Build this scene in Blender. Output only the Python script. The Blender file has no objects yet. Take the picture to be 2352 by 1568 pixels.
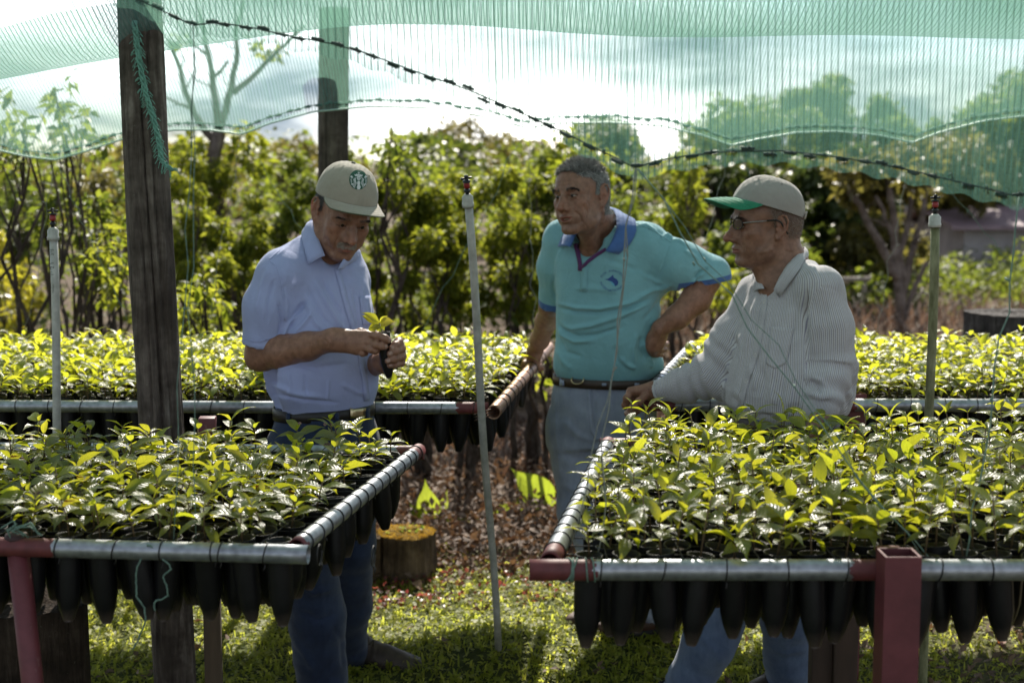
# Nursery under shade nets: three men between benches of coffee seedlings.
import bpy, bmesh, math, random
import numpy as np
from mathutils import Vector, Matrix
from mathutils.bvhtree import BVHTree

random.seed(7)
RNG = np.random.default_rng(7)
SC = bpy.context.scene
COL = SC.collection

# ------------------------------------------------------------------ camera, sky, sun, exposure
CAM_H = 1.58
TILT = math.atan(384.0 / 3267.0)          # camera looks a little down
cam_d = bpy.data.cameras.new("camera")
cam_d.lens = 50.0
cam_d.sensor_width = 36.0
cam_d.clip_start = 0.05
cam_d.clip_end = 1500.0
cam_d.dof.use_dof = True
cam_d.dof.focus_distance = 3.45
cam_d.dof.aperture_fstop = 3.7
cam_d.dof.aperture_blades = 0
cam_o = bpy.data.objects.new("camera", cam_d)
cam_o.location = (0, 0, CAM_H)
cam_o.rotation_euler = (math.pi / 2 - TILT, 0, 0)
COL.objects.link(cam_o)
SC.camera = cam_o

SUN_EL, SUN_AZ = math.radians(40.0), math.radians(2.0)   # the sun stands in front of the camera, behind the men
wld = bpy.data.worlds.new("World")
SC.world = wld
wld.use_nodes = True
wt = wld.node_tree
wt.nodes.clear()
w_out = wt.nodes.new("ShaderNodeOutputWorld")
w_bg = wt.nodes.new("ShaderNodeBackground")
w_sky = wt.nodes.new("ShaderNodeTexSky")
w_sky.sky_type = 'NISHITA'
w_sky.sun_disc = False
w_sky.sun_elevation = SUN_EL
w_sky.sun_rotation = SUN_AZ
w_sky.altitude = 1200
w_sky.air_density = 1.0
w_sky.dust_density = 1.0
w_tc = wt.nodes.new("ShaderNodeTexCoord")
w_map = wt.nodes.new("ShaderNodeMapping")
w_map.inputs["Scale"].default_value = (1.0, 1.0, 2.6)
w_map.inputs["Location"].default_value = (0.35, 0.0, 0.18)
w_n = wt.nodes.new("ShaderNodeTexNoise")
w_n.inputs["Scale"].default_value = 2.3
w_n.inputs["Detail"].default_value = 7.0
w_n.inputs["Roughness"].default_value = 0.55
w_r = wt.nodes.new("ShaderNodeValToRGB")
w_r.color_ramp.elements[0].position = 0.36
w_r.color_ramp.elements[1].position = 0.62
w_mix = wt.nodes.new("ShaderNodeMix")
w_mix.data_type = 'RGBA'
w_cl = wt.nodes.new("ShaderNodeMix")     # clouds: the sky's own light, whitened and brightened
w_cl.data_type = 'RGBA'
w_bw = wt.nodes.new("ShaderNodeRGBToBW")
w_mul = wt.nodes.new("ShaderNodeMath"); w_mul.operation = 'MULTIPLY'; w_mul.inputs[1].default_value = 1.5
w_add = wt.nodes.new("ShaderNodeMath"); w_add.operation = 'ADD'; w_add.inputs[1].default_value = 3.2
L = wt.links.new
L(w_tc.outputs["Generated"], w_map.inputs["Vector"])
L(w_map.outputs["Vector"], w_n.inputs["Vector"])
L(w_n.outputs["Fac"], w_r.inputs["Fac"])
L(w_sky.outputs["Color"], w_bw.inputs["Color"])
L(w_bw.outputs["Val"], w_mul.inputs[0])
L(w_mul.outputs[0], w_add.inputs[0])
L(w_add.outputs[0], w_cl.inputs[7])
w_cl.inputs[0].default_value = 0.88
L(w_sky.outputs["Color"], w_cl.inputs[6])
L(w_r.outputs["Color"], w_mix.inputs[0])
L(w_sky.outputs["Color"], w_mix.inputs[6])
L(w_cl.outputs[2], w_mix.inputs[7])
# grey undersides of the clouds
w_m2 = wt.nodes.new("ShaderNodeMapping")
w_m2.inputs["Scale"].default_value = (1.0, 1.0, 4.0)
w_m2.inputs["Location"].default_value = (4.4, 0.4, 0.3)
w_n2 = wt.nodes.new("ShaderNodeTexNoise")
w_n2.inputs["Scale"].default_value = 4.2
w_n2.inputs["Detail"].default_value = 5.0
w_r2 = wt.nodes.new("ShaderNodeValToRGB")
w_r2.color_ramp.elements[0].position = 0.40
w_r2.color_ramp.elements[0].color = (0.125, 0.148, 0.182, 1)
w_r2.color_ramp.elements[1].position = 0.66
w_sh = wt.nodes.new("ShaderNodeMix")
w_sh.data_type = 'RGBA'
w_sh.blend_type = 'MULTIPLY'
w_sh.inputs[0].default_value = 1.0
L(w_tc.outputs["Generated"], w_m2.inputs["Vector"])
L(w_m2.outputs["Vector"], w_n2.inputs["Vector"])
L(w_n2.outputs["Fac"], w_r2.inputs["Fac"])
L(w_mix.outputs[2], w_sh.inputs[6])
L(w_r2.outputs["Color"], w_sh.inputs[7])
L(w_sh.outputs[2], w_bg.inputs["Color"])
w_bg.inputs["Strength"].default_value = 0.125
L(w_bg.outputs[0], w_out.inputs["Surface"])

sun_d = bpy.data.lights.new("sun", 'SUN')
sun_d.energy = 5.0
sun_d.angle = math.radians(0.53)
sun_d.color = (1.0, 0.93, 0.82)
sun_o = bpy.data.objects.new("sun", sun_d)
sun_dir = Vector((math.sin(SUN_AZ) * math.cos(SUN_EL), math.cos(SUN_AZ) * math.cos(SUN_EL), math.sin(SUN_EL)))
sun_o.rotation_euler = sun_dir.to_track_quat('Z', 'Y').to_euler()
sun_o.location = (0, 8, 12)
COL.objects.link(sun_o)

vs = SC.view_settings
SC.display_settings.display_device = 'sRGB'
vs.view_transform = 'Standard'
vs.look = 'None'
vs.exposure = 0.95
vs.gamma = 1.0
vs.use_curve_mapping = False
cy = SC.cycles
cy.max_bounces = 10
cy.diffuse_bounces = 3
cy.glossy_bounces = 3
cy.transmission_bounces = 6
cy.transparent_max_bounces = 24
cy.sample_clamp_indirect = 6.0
cy.sample_clamp_direct = 0.0
cy.caustics_reflective = False
cy.caustics_refractive = False
cy.use_denoising = True

# ------------------------------------------------------------------ picture geometry (2352 x 1568 view of the photograph)
FPX, PCX, PCY = 3267.0, 1176.0, 784.0
_ct, _st = math.cos(TILT), math.sin(TILT)


def ray(px, py):
    xn, yn = (px - PCX) / FPX, -(py - PCY) / FPX
    return np.array([xn, _ct + yn * _st, -_st + yn * _ct])


def at(px, py, Y):
    """The world point seen at (px, py) at distance Y."""
    d = ray(px, py)
    return np.array([d[0] * Y / d[1], Y, CAM_H + d[2] * Y / d[1]])


def atz(px, py, Z):
    d = ray(px, py)
    t = (Z - CAM_H) / d[2]
    return np.array([d[0] * t, d[1] * t, Z])


def pix(P):
    P = np.asarray(P, float).reshape(-1, 3)
    q = P - np.array([0, 0, CAM_H])
    depth = q[:, 1] * _ct - q[:, 2] * _st
    up = q[:, 1] * _st + q[:, 2] * _ct
    return np.stack([PCX + FPX * q[:, 0] / depth, PCY - FPX * up / depth], 1)


# ------------------------------------------------------------------ scene helpers
def link(o, parent=None):
    COL.objects.link(o)
    if parent is not None:
        o.parent = parent
    return o


WORLD = {}


def tag(o, label=None, cat=None, group=None, kind=None):
    if label: o["label"] = label
    if cat: o["category"] = cat
    if group: o["group"] = group
    if kind: o["kind"] = kind
    return o


def empty(name, loc, label=None, cat=None, group=None):
    o = bpy.data.objects.new(name, None)
    o.empty_display_size = 0.05
    o.location = tuple(float(v) for v in loc)
    WORLD[o] = np.array(loc, float)
    return tag(link(o), label, cat, group)


def mesh_data(name, V, F, mats=(), smooth=True, attrs=None, mat_idx=None):
    """Mesh from arrays; F is an (n,3|4) array or a list of index tuples."""
    me = bpy.data.meshes.new(name)
    V = np.asarray(V, np.float32).reshape(-1, 3)
    if isinstance(F, np.ndarray):
        n, k = F.shape
        me.vertices.add(len(V))
        me.vertices.foreach_set("co", V.ravel())
        me.loops.add(n * k)
        me.loops.foreach_set("vertex_index", F.astype(np.int32).ravel())
        me.polygons.add(n)
        me.polygons.foreach_set("loop_start", np.arange(0, n * k, k, dtype=np.int32))
        me.update(calc_edges=True)
    else:
        me.from_pydata(V.tolist(), [], [tuple(int(i) for i in f) for f in F])
    if smooth:
        me.polygons.foreach_set("use_smooth", np.ones(len(me.polygons), bool))
    if mat_idx is not None:
        me.polygons.foreach_set("material_index", np.asarray(mat_idx, np.int32))
    for m in (mats if isinstance(mats, (list, tuple)) else [mats]):
        me.materials.append(m)
    for nm, arr in (attrs or {}).items():
        arr = np.asarray(arr, np.float32)
        if arr.ndim == 1:
            a = me.attributes.new(nm, 'FLOAT', 'POINT')
            a.data.foreach_set("value", arr)
        else:
            a = me.attributes.new(nm, 'FLOAT_VECTOR', 'POINT')
            a.data.foreach_set("vector", arr.ravel())
    me.validate()
    me.update()
    return me


def part(name, V, F, mats, parent=None, smooth=True, attrs=None, mat_idx=None):
    """A mesh object from world coordinates, a child of PARENT if one is given."""
    V = np.asarray(V, float).reshape(-1, 3)
    org = WORLD[parent] if parent is not None else np.zeros(3)
    me = mesh_data(name, V - org, F, mats, smooth, attrs, mat_idx)
    o = bpy.data.objects.new(name, me)
    WORLD[o] = org
    return link(o, parent)


def thing_mesh(name, V, F, mats, label, cat, group=None, smooth=True, attrs=None, mat_idx=None):
    """A thing that is one mesh; its origin is put at its own base."""
    V = np.asarray(V, float).reshape(-1, 3)
    c = V.mean(0); c[2] = V[:, 2].min()
    me = mesh_data(name, V - c, F, mats, smooth, attrs, mat_idx)
    o = bpy.data.objects.new(name, me)
    o.location = tuple(c)
    WORLD[o] = c
    link(o)
    return tag(o, label, cat, group)


def join(parts):
    """Join (V, F) pairs."""
    VV, FF, n = [], [], 0
    for V, F in parts:
        V = np.asarray(V, float).reshape(-1, 3)
        VV.append(V)
        FF += [tuple(int(i) + n for i in f) for f in F]
        n += len(V)
    return np.concatenate(VV), FF


def frame_of(t, up=(0, 0, 1)):
    t = t / (np.linalg.norm(t) + 1e-12)
    up = np.array(up, float)
    if abs(np.dot(t, up)) > 0.95:
        up = np.array([1.0, 0, 0]) if abs(t[0]) < 0.9 else np.array([0, 1.0, 0])
    s = np.cross(up, t); s /= np.linalg.norm(s)
    return s, np.cross(t, s)


def tube(pts, rad, n=8, caps=True, up=(0, 0, 1)):
    P = np.asarray(pts, float).reshape(-1, 3)
    m = len(P)
    R = np.full(m, rad, float) if np.isscalar(rad) else np.asarray(rad, float)
    a = np.arange(n) * 2 * math.pi / n
    V, F = [], []
    prev = None
    for i in range(m):
        t = P[min(i + 1, m - 1)] - P[max(i - 1, 0)]
        s, b = frame_of(t, up)
        if prev is not None:                      # keep the frame from flipping
            tt = t / (np.linalg.norm(t) + 1e-12)
            s = prev - tt * np.dot(prev, tt)
            s /= np.linalg.norm(s) + 1e-12
            b = np.cross(tt, s)
        prev = s
        V.append(P[i] + R[i] * (np.cos(a)[:, None] * s + np.sin(a)[:, None] * b))
    V = np.concatenate(V)
    for i in range(m - 1):
        for j in range(n):
            k = (j + 1) % n
            F.append((i * n + j, i * n + k, (i + 1) * n + k, (i + 1) * n + j))
    if caps:
        F.append(tuple(range(n - 1, -1, -1)))
        F.append(tuple((m - 1) * n + j for j in range(n)))
    return V, F


def hollow_tube(a, b, r, wall, n=20):
    """A pipe with open ends between two points."""
    a, b = np.asarray(a, float), np.asarray(b, float)
    s, u = frame_of(b - a)
    ang = np.arange(n) * 2 * math.pi / n
    ring = np.cos(ang)[:, None] * s + np.sin(ang)[:, None] * u
    V = np.concatenate([a + ring * r, b + ring * r, b + ring * (r - wall), a + ring * (r - wall)])
    F = []
    for q in range(4):
        for j in range(n):
            k = (j + 1) % n
            F.append((q * n + j, q * n + k, ((q + 1) % 4) * n + k, ((q + 1) % 4) * n + j))
    return V, F


def box(c, size, rotz=0.0, bevel=0.0):
    sx, sy, sz = [v / 2 for v in size]
    if bevel <= 0:
        V = np.array([(x, y, z) for z in (-sz, sz) for (x, y) in ((-sx, -sy), (sx, -sy), (sx, sy), (-sx, sy))], float)
        F = [(3, 2, 1, 0), (4, 5, 6, 7), (0, 1, 5, 4), (1, 2, 6, 5), (2, 3, 7, 6), (3, 0, 4, 7)]
    else:
        bm = bmesh.new()
        bmesh.ops.create_cube(bm, size=1.0)
        for v in bm.verts:
            v.co.x *= 2 * sx; v.co.y *= 2 * sy; v.co.z *= 2 * sz
        bmesh.ops.bevel(bm, geom=bm.edges[:], offset=bevel, segments=2, affect='EDGES', profile=0.5)
        bm.verts.index_update()
        V = np.array([v.co[:] for v in bm.verts]); F = [tuple(v.index for v in f.verts) for f in bm.faces]
        bm.free()
    c_, s_ = math.cos(rotz), math.sin(rotz)
    V = V @ np.array([[c_, s_, 0], [-s_, c_, 0], [0, 0, 1]])
    return V + np.asarray(c, float), F


# ------------------------------------------------------------------ material helpers
class Mat:
    def __init__(self, name):
        self.m = bpy.data.materials.new(name)
        self.m.use_nodes = True
        self.t = self.m.node_tree
        self.t.nodes.clear()
        self.out = self.t.nodes.new("ShaderNodeOutputMaterial")

    def n(self, typ, **kw):
        nd = self.t.nodes.new(typ)
        for k, v in kw.items():
            setattr(nd, k, v)
        return nd

    def l(self, a, b):
        self.t.links.new(a, b)

    def val(self, sock, v):
        if hasattr(v, "is_linked") or hasattr(v, "links"):
            self.l(v, sock)
        else:
            sock.default_value = v

    def coord(self, kind="Object", scale=(1, 1, 1)):
        tc = self.n("ShaderNodeTexCoord")
        mp = self.n("ShaderNodeMapping")
        mp.inputs["Scale"].default_value = scale
        self.l(tc.outputs[kind], mp.inputs["Vector"])
        return mp.outputs["Vector"]

    def noise(self, vec, scale, detail=4, rough=0.55, dist=0.0):
        nz = self.n("ShaderNodeTexNoise")
        nz.inputs["Scale"].default_value = scale
        nz.inputs["Detail"].default_value = detail
        nz.inputs["Roughness"].default_value = rough
        nz.inputs["Distortion"].default_value = dist
        if vec is not None: self.l(vec, nz.inputs["Vector"])
        return nz.outputs["Fac"]

    def ramp(self, fac, stops):
        r = self.n("ShaderNodeValToRGB")
        e = r.color_ramp.elements
        while len(e) < len(stops): e.new(0.5)
        for i, (p, c) in enumerate(stops):
            e[i].position = p
            e[i].color = (c[0], c[1], c[2], 1) if not np.isscalar(c) else (c, c, c, 1)
        self.l(fac, r.inputs["Fac"])
        return r.outputs["Color"]

    def mix(self, fac, a, b, mode='MIX'):
        mx = self.n("ShaderNodeMix", data_type='RGBA', blend_type=mode)
        self.val(mx.inputs[0], fac)
        for s, v in ((mx.inputs[6], a), (mx.inputs[7], b)):
            if isinstance(v, tuple): s.default_value = (v[0], v[1], v[2], 1)
            else: self.l(v, s)
        return mx.outputs[2]

    def math(self, op, a, b=0.0, c=None, clamp=False):
        md = self.n("ShaderNodeMath", operation=op, use_clamp=clamp)
        self.val(md.inputs[0], a); self.val(md.inputs[1], b)
        if c is not None: self.val(md.inputs[2], c)
        return md.outputs[0]

    def attr(self, name, out="Fac"):
        a = self.n("ShaderNodeAttribute", attribute_name=name)
        return a.outputs[out]

    def bump(self, height, strength=0.3, dist=0.002):
        b = self.n("ShaderNodeBump")
        b.inputs["Strength"].default_value = strength
        b.inputs["Distance"].default_value = dist
        self.l(height, b.inputs["Height"])
        return b.outputs["Normal"]

    def bsdf(self, color, rough=0.5, normal=None, metallic=0.0, spec=0.5, sss=0.0, sheen=0.0):
        p = self.n("ShaderNodeBsdfPrincipled")
        if isinstance(color, tuple): p.inputs["Base Color"].default_value = (*color, 1)
        else: self.l(color, p.inputs["Base Color"])
        self.val(p.inputs["Roughness"], rough)
        self.val(p.inputs["Metallic"], metallic)
        p.inputs["Specular IOR Level"].default_value = spec
        if sss > 0:
            p.inputs["Subsurface Weight"].default_value = sss
            p.inputs["Subsurface Radius"].default_value = (0.012, 0.005, 0.003)
            p.inputs["Subsurface Scale"].default_value = 1.0
        if sheen > 0:
            p.inputs["Sheen Weight"].default_value = sheen
        if normal is not None: self.l(normal, p.inputs["Normal"])
        return p.outputs[0]

    def done(self, shader):
        self.l(shader, self.out.inputs["Surface"])
        return self.m


def simple(name, color, rough=0.6, var=0.25, scale=30.0, bump=0.0, metallic=0.0, spec=0.5, stretch=(1, 1, 1)):
    """A plain material whose colour wanders a little."""
    M = Mat(name)
    v = M.coord("Object", stretch)
    f = M.noise(v, scale, 5, 0.6)
    lo = tuple(c * (1 - var) for c in color); hi = tuple(min(1, c * (1 + var)) for c in color)
    c = M.ramp(f, [(0.3, lo), (0.7, hi)])
    nm = M.bump(M.noise(v, scale * 3, 4), bump, 0.003) if bump > 0 else None
    return M.done(M.bsdf(c, rough, nm, metallic, spec))

# ------------------------------------------------------------------ implicit surfaces: smooth unions of tapered limbs, meshed by surface nets
def smin(a, b, k):
    if k <= 0: return np.minimum(a, b)
    h = np.clip(0.5 + 0.5 * (a - b) / k, 0, 1)
    return a + (b - a) * h - k * h * (1 - h)


def smax(a, b, k):
    return -smin(-a, -b, k)


def Rz(a): c, s = math.cos(a), math.sin(a); return np.array([[c, -s, 0], [s, c, 0], [0, 0, 1.0]])
def Rx(a): c, s = math.cos(a), math.sin(a); return np.array([[1.0, 0, 0], [0, c, -s], [0, s, c]])
def Ry(a): c, s = math.cos(a), math.sin(a); return np.array([[c, 0, s], [0, 1.0, 0], [-s, 0, c]])


class Cap:                                   # tapered limb
    def __init__(s, a, b, ra, rb, flat=None):
        s.a, s.b, s.ra, s.rb = np.asarray(a, float), np.asarray(b, float), ra, rb
        r = max(ra, rb)
        s.lo, s.hi = np.minimum(s.a, s.b) - r, np.maximum(s.a, s.b) + r

    def d(s, x, y, z):
        ab = s.b - s.a
        L2 = float(ab @ ab) + 1e-12
        t = ((x - s.a[0]) * ab[0] + (y - s.a[1]) * ab[1] + (z - s.a[2]) * ab[2]) / L2
        t = np.clip(t, 0, 1)
        dx, dy, dz = x - s.a[0] - t * ab[0], y - s.a[1] - t * ab[1], z - s.a[2] - t * ab[2]
        return np.sqrt(dx * dx + dy * dy + dz * dz) - (s.ra + (s.rb - s.ra) * t)


class Ell:                                   # ellipsoid, R rotates its axes
    def __init__(s, c, r, R=None):
        s.c, s.r, s.R = np.asarray(c, float), np.asarray(r, float), R
        m = s.r if R is None else np.full(3, s.r.max())
        s.lo, s.hi = s.c - m, s.c + m

    def d(s, x, y, z):
        x, y, z = x - s.c[0], y - s.c[1], z - s.c[2]
        if s.R is not None:
            R = s.R
            x, y, z = (R[0, 0] * x + R[1, 0] * y + R[2, 0] * z, R[0, 1] * x + R[1, 1] * y + R[2, 1] * z, R[0, 2] * x + R[1, 2] * y + R[2, 2] * z)
        r = s.r
        k0 = np.sqrt((x / r[0]) ** 2 + (y / r[1]) ** 2 + (z / r[2]) ** 2)
        k1 = np.sqrt((x / r[0] ** 2) ** 2 + (y / r[1] ** 2) ** 2 + (z / r[2] ** 2) ** 2) + 1e-9
        return k0 * (k0 - 1) / k1


class Loft:
    """A trunk: elliptical sections (z, cx, cy, rx, ry, yaw) from the bottom up; rx along the shoulders, ry front to back."""
    def __init__(s, secs, p=2.2):
        s.S = np.array(sorted(secs), float); s.p = p
        m = s.S[:, 3:5].max()
        s.lo = np.array([s.S[:, 1].min() - m, s.S[:, 2].min() - m, s.S[0, 0]])
        s.hi = np.array([s.S[:, 1].max() + m, s.S[:, 2].max() + m, s.S[-1, 0]])

    def par(s, z):
        return [np.interp(z, s.S[:, 0], s.S[:, i]) for i in range(1, 6)]

    def local(s, x, y, z):
        cx, cy, rx, ry, yw = s.par(z)
        c, sn = np.cos(yw), np.sin(yw)
        dx, dy = x - cx, y - cy
        return dx * c + dy * sn, -dx * sn + dy * c, rx, ry

    def d(s, x, y, z):
        u, v, rx, ry = s.local(x, y, z)
        q = (np.abs(u / rx) ** s.p + np.abs(v / ry) ** s.p) ** (1 / s.p)
        f = (q - 1) * np.minimum(rx, ry)
        return np.maximum(f, np.maximum(z - s.S[-1, 0], s.S[0, 0] - z))


class Half:                                  # the half space on the side of n
    def __init__(s, p, n, lo, hi):
        s.p, s.n = np.asarray(p, float), np.asarray(n, float) / np.linalg.norm(n)
        s.lo, s.hi = np.asarray(lo, float), np.asarray(hi, float)

    def d(s, x, y, z):
        return -((x - s.p[0]) * s.n[0] + (y - s.p[1]) * s.n[1] + (z - s.p[2]) * s.n[2])


class Framed:
    """Primitives given in a local frame: world = c + R (scale * local)."""
    def __init__(s, prim, R, c, sc=1.0):
        s.p, s.R, s.c, s.sc = prim, R, np.asarray(c, float), sc
        l, h = prim.lo, prim.hi
        P = np.array([[a, b, d] for a in (l[0], h[0]) for b in (l[1], h[1]) for d in (l[2], h[2])])
        W = s.c + (P * sc) @ R.T
        s.lo, s.hi = W.min(0), W.max(0)

    def d(s, x, y, z):
        R = s.R
        x, y, z = (x - s.c[0]) / s.sc, (y - s.c[1]) / s.sc, (z - s.c[2]) / s.sc
        return s.sc * s.p.d(R[0, 0] * x + R[1, 0] * y + R[2, 0] * z, R[0, 1] * x + R[1, 1] * y + R[2, 1] * z, R[0, 2] * x + R[1, 2] * y + R[2, 2] * z)


class Field:
    def __init__(s, lo, hi, h):
        s.lo, s.h = np.asarray(lo, float), h
        s.n = np.ceil((np.asarray(hi, float) - s.lo) / h).astype(int) + 1
        s.f = np.full(s.n, 1.0, np.float32)
        s.ax = [(s.lo[i] + h * np.arange(s.n[i])).astype(np.float32) for i in range(3)]

    def _sl(s, p, m):
        i0 = np.clip(np.floor((p.lo - m - s.lo) / s.h).astype(int), 0, s.n)
        i1 = np.clip(np.ceil((p.hi + m - s.lo) / s.h).astype(int) + 1, 0, s.n)
        sl = tuple(slice(a, b) for a, b in zip(i0, i1))
        return sl, (s.ax[0][sl[0], None, None], s.ax[1][None, sl[1], None], s.ax[2][None, None, sl[2]])

    def add(s, p, k=0.01):
        sl, g = s._sl(p, k + 3 * s.h)
        if s.f[sl].size: s.f[sl] = smin(s.f[sl], p.d(*g).astype(np.float32), k)
        return s

    def sub(s, p, k=0.01):
        sl, g = s._sl(p, k + 3 * s.h)
        if s.f[sl].size: s.f[sl] = smax(s.f[sl], -p.d(*g).astype(np.float32), k)
        return s

    def chain(s, pts, rad, k=0.01):
        for i in range(len(pts) - 1): s.add(Cap(pts[i], pts[i + 1], rad[i], rad[i + 1]), k)
        return s

    def mesh(s):
        f = s.f
        ins = f < 0
        nx, ny, nz = f.shape
        c = np.zeros((nx - 1, ny - 1, nz - 1), np.int8)
        for dx in (0, 1):
            for dy in (0, 1):
                for dz in (0, 1):
                    c += ins[dx:nx - 1 + dx, dy:ny - 1 + dy, dz:nz - 1 + dz]
        act = (c > 0) & (c < 8)
        I, J, K = np.nonzero(act)
        idx = np.full(act.shape, -1, np.int32)
        idx[I, J, K] = np.arange(len(I))
        P = np.zeros((len(I), 3)); W = np.zeros(len(I))
        cor = [(dx, dy, dz) for dx in (0, 1) for dy in (0, 1) for dz in (0, 1)]
        val = {q: f[I + q[0], J + q[1], K + q[2]] for q in cor}
        for a in cor:
            for ax in range(3):
                if a[ax]: continue
                b = list(a); b[ax] = 1; b = tuple(b)
                fa, fb = val[a], val[b]
                m = (fa < 0) != (fb < 0)
                t = np.where(m, fa / np.where(m, fa - fb, 1), 0)
                p = np.array(a, float)[None, :].repeat(len(I), 0)
                p[:, ax] += t
                P += np.where(m[:, None], p, 0); W += m
        V = s.lo + s.h * (np.stack([I, J, K], 1) + P / np.maximum(W, 1)[:, None])
        Q = []
        for ax in range(3):
            a = [slice(1, -1)] * 3; a[ax] = slice(0, -1)
            b = [slice(1, -1)] * 3; b[ax] = slice(1, None)
            ia, ib = ins[tuple(a)], ins[tuple(b)]
            for sgn in (0, 1):
                m = (ia & ~ib) if sgn == 0 else (~ia & ib)
                i, j, k = np.nonzero(m)
                off = [1, 1, 1]; off[ax] = 0
                i, j, k = i + off[0], j + off[1], k + off[2]
                u, v = [q for q in range(3) if q != ax]
                e = np.eye(3, dtype=int)
                def cell(du, dv):
                    return idx[i - du * e[u][0] - dv * e[v][0], j - du * e[u][1] - dv * e[v][1], k - du * e[u][2] - dv * e[v][2]]
                q = np.stack([cell(1, 1), cell(0, 1), cell(0, 0), cell(1, 0)], 1)
                if (sgn == 1) != (ax == 1): q = q[:, ::-1]
                Q.append(q)
        Q = np.concatenate(Q)
        Q = Q[(Q >= 0).all(1)]
        return V, Q


def vnormals(V, Q):
    n = np.cross(V[Q[:, 2]] - V[Q[:, 0]], V[Q[:, 3]] - V[Q[:, 1]])
    N = np.zeros_like(V)
    for i in range(4):
        for ax in range(3):
            N[:, ax] += np.bincount(Q[:, i], n[:, ax], len(V))
    return N / (np.linalg.norm(N, axis=1, keepdims=True) + 1e-12)


def relax(V, Q, it=1, lam=0.5):
    e = np.concatenate([Q[:, [0, 1]], Q[:, [1, 2]], Q[:, [2, 3]], Q[:, [3, 0]]])
    deg = np.bincount(e[:, 0], minlength=len(V)) + np.bincount(e[:, 1], minlength=len(V))
    for _ in range(it):
        A = np.zeros_like(V)
        for ax in range(3):
            A[:, ax] = np.bincount(e[:, 0], V[e[:, 1], ax], len(V)) + np.bincount(e[:, 1], V[e[:, 0], ax], len(V))
        V = V + lam * (A / np.maximum(deg, 1)[:, None] - V)
    return V


EYE = np.array([0, 0, CAM_H])


def poly_dist(XY, line):
    """Distance of points to a polyline in the picture plane, and the place along it (0..1)."""
    line = np.asarray(line, float)
    seg = np.linalg.norm(np.diff(line, axis=0), axis=1)
    cum = np.concatenate([[0], np.cumsum(seg)])
    best = np.full(len(XY), 1e9); tt = np.zeros(len(XY))
    for i in range(len(line) - 1):
        ab = line[i + 1] - line[i]
        t = np.clip(((XY - line[i]) @ ab) / (ab @ ab + 1e-9), 0, 1)
        d = np.linalg.norm(XY - line[i] - t[:, None] * ab, axis=1)
        m = d < best
        best[m] = d[m]; tt[m] = (cum[i] + t[m] * seg[i]) / cum[-1]
    return best, tt


def sculpt(V, Q, strokes, tol=0.05):
    """Press folds into the side of a surface that faces the camera: each stroke is (picture polyline, half width in px, height in m)."""
    N = vnormals(V, Q)
    view = EYE - V
    view /= np.linalg.norm(view, axis=1, keepdims=True)
    facing = np.clip(((N * view).sum(1) - tol) * 4, 0, 1)
    XY = pix(V)
    D = np.zeros(len(V))
    for line, w, h in strokes:
        line = np.asarray(line, float)
        m = ((XY > line.min(0) - 3 * w) & (XY < line.max(0) + 3 * w)).all(1) & (facing > 0)
        if not m.any(): continue
        d, t = poly_dist(XY[m], line)
        taper = np.clip(np.minimum(t, 1 - t) * 5 + 0.12, 0, 1)
        D[m] += h * taper * np.exp(-(d / w) ** 2)
    return V + N * (D * facing)[:, None]


def wander(V, seed, amp, wl, n=10, stretch=(1, 1, 1)):
    """Smooth random field at points: a sum of a few plane waves."""
    r = np.random.default_rng(seed)
    out = np.zeros(len(V))
    for i in range(n):
        k = r.normal(size=3); k /= np.linalg.norm(k)
        w = wl * r.uniform(0.6, 1.6)
        out += np.sin((V * np.asarray(stretch)) @ k * (2 * math.pi / w) + r.uniform(0, 6.28))
    return amp * out / math.sqrt(n)


class Surf:
    """Camera-ray casts onto a mesh given as arrays."""
    def __init__(s, V, Q):
        s.V, s.Q = V, Q
        s.t = BVHTree.FromPolygons([tuple(v) for v in V.tolist()], [tuple(q) for q in Q.tolist()])

    def hit(s, px, py):
        d = ray(px, py); d = d / np.linalg.norm(d)
        loc, nor, i, dist = s.t.ray_cast(Vector(EYE), Vector(d))
        if loc is None: return None, None
        return np.array(loc), np.array(nor)

    def near(s, p):
        loc, nor, i, dist = s.t.find_nearest(Vector(p))
        return np.array(loc), np.array(nor)


def slab(grid, nrm, th):
    """A sheet (rows, cols, 3) with per-point normals made into a thin closed slab."""
    r, c, _ = grid.shape
    A = grid + nrm * th
    V = np.concatenate([A.reshape(-1, 3), grid.reshape(-1, 3)])
    n = r * c
    F = []
    for i in range(r - 1):
        for j in range(c - 1):
            a, b, d, e = i * c + j, i * c + j + 1, (i + 1) * c + j + 1, (i + 1) * c + j
            F.append((a, b, d, e)); F.append((n + e, n + d, n + b, n + a))
    for j in range(c - 1):
        F.append((j + 1, j, n + j, n + j + 1))
        a = (r - 1) * c + j; F.append((a, a + 1, n + a + 1, n + a))
    for i in range(r - 1):
        F.append((i * c, (i + 1) * c, n + (i + 1) * c, n + i * c))
        a = i * c + c - 1; F.append((a + c, a, n + a, n + a + c))
    return V, F


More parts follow.
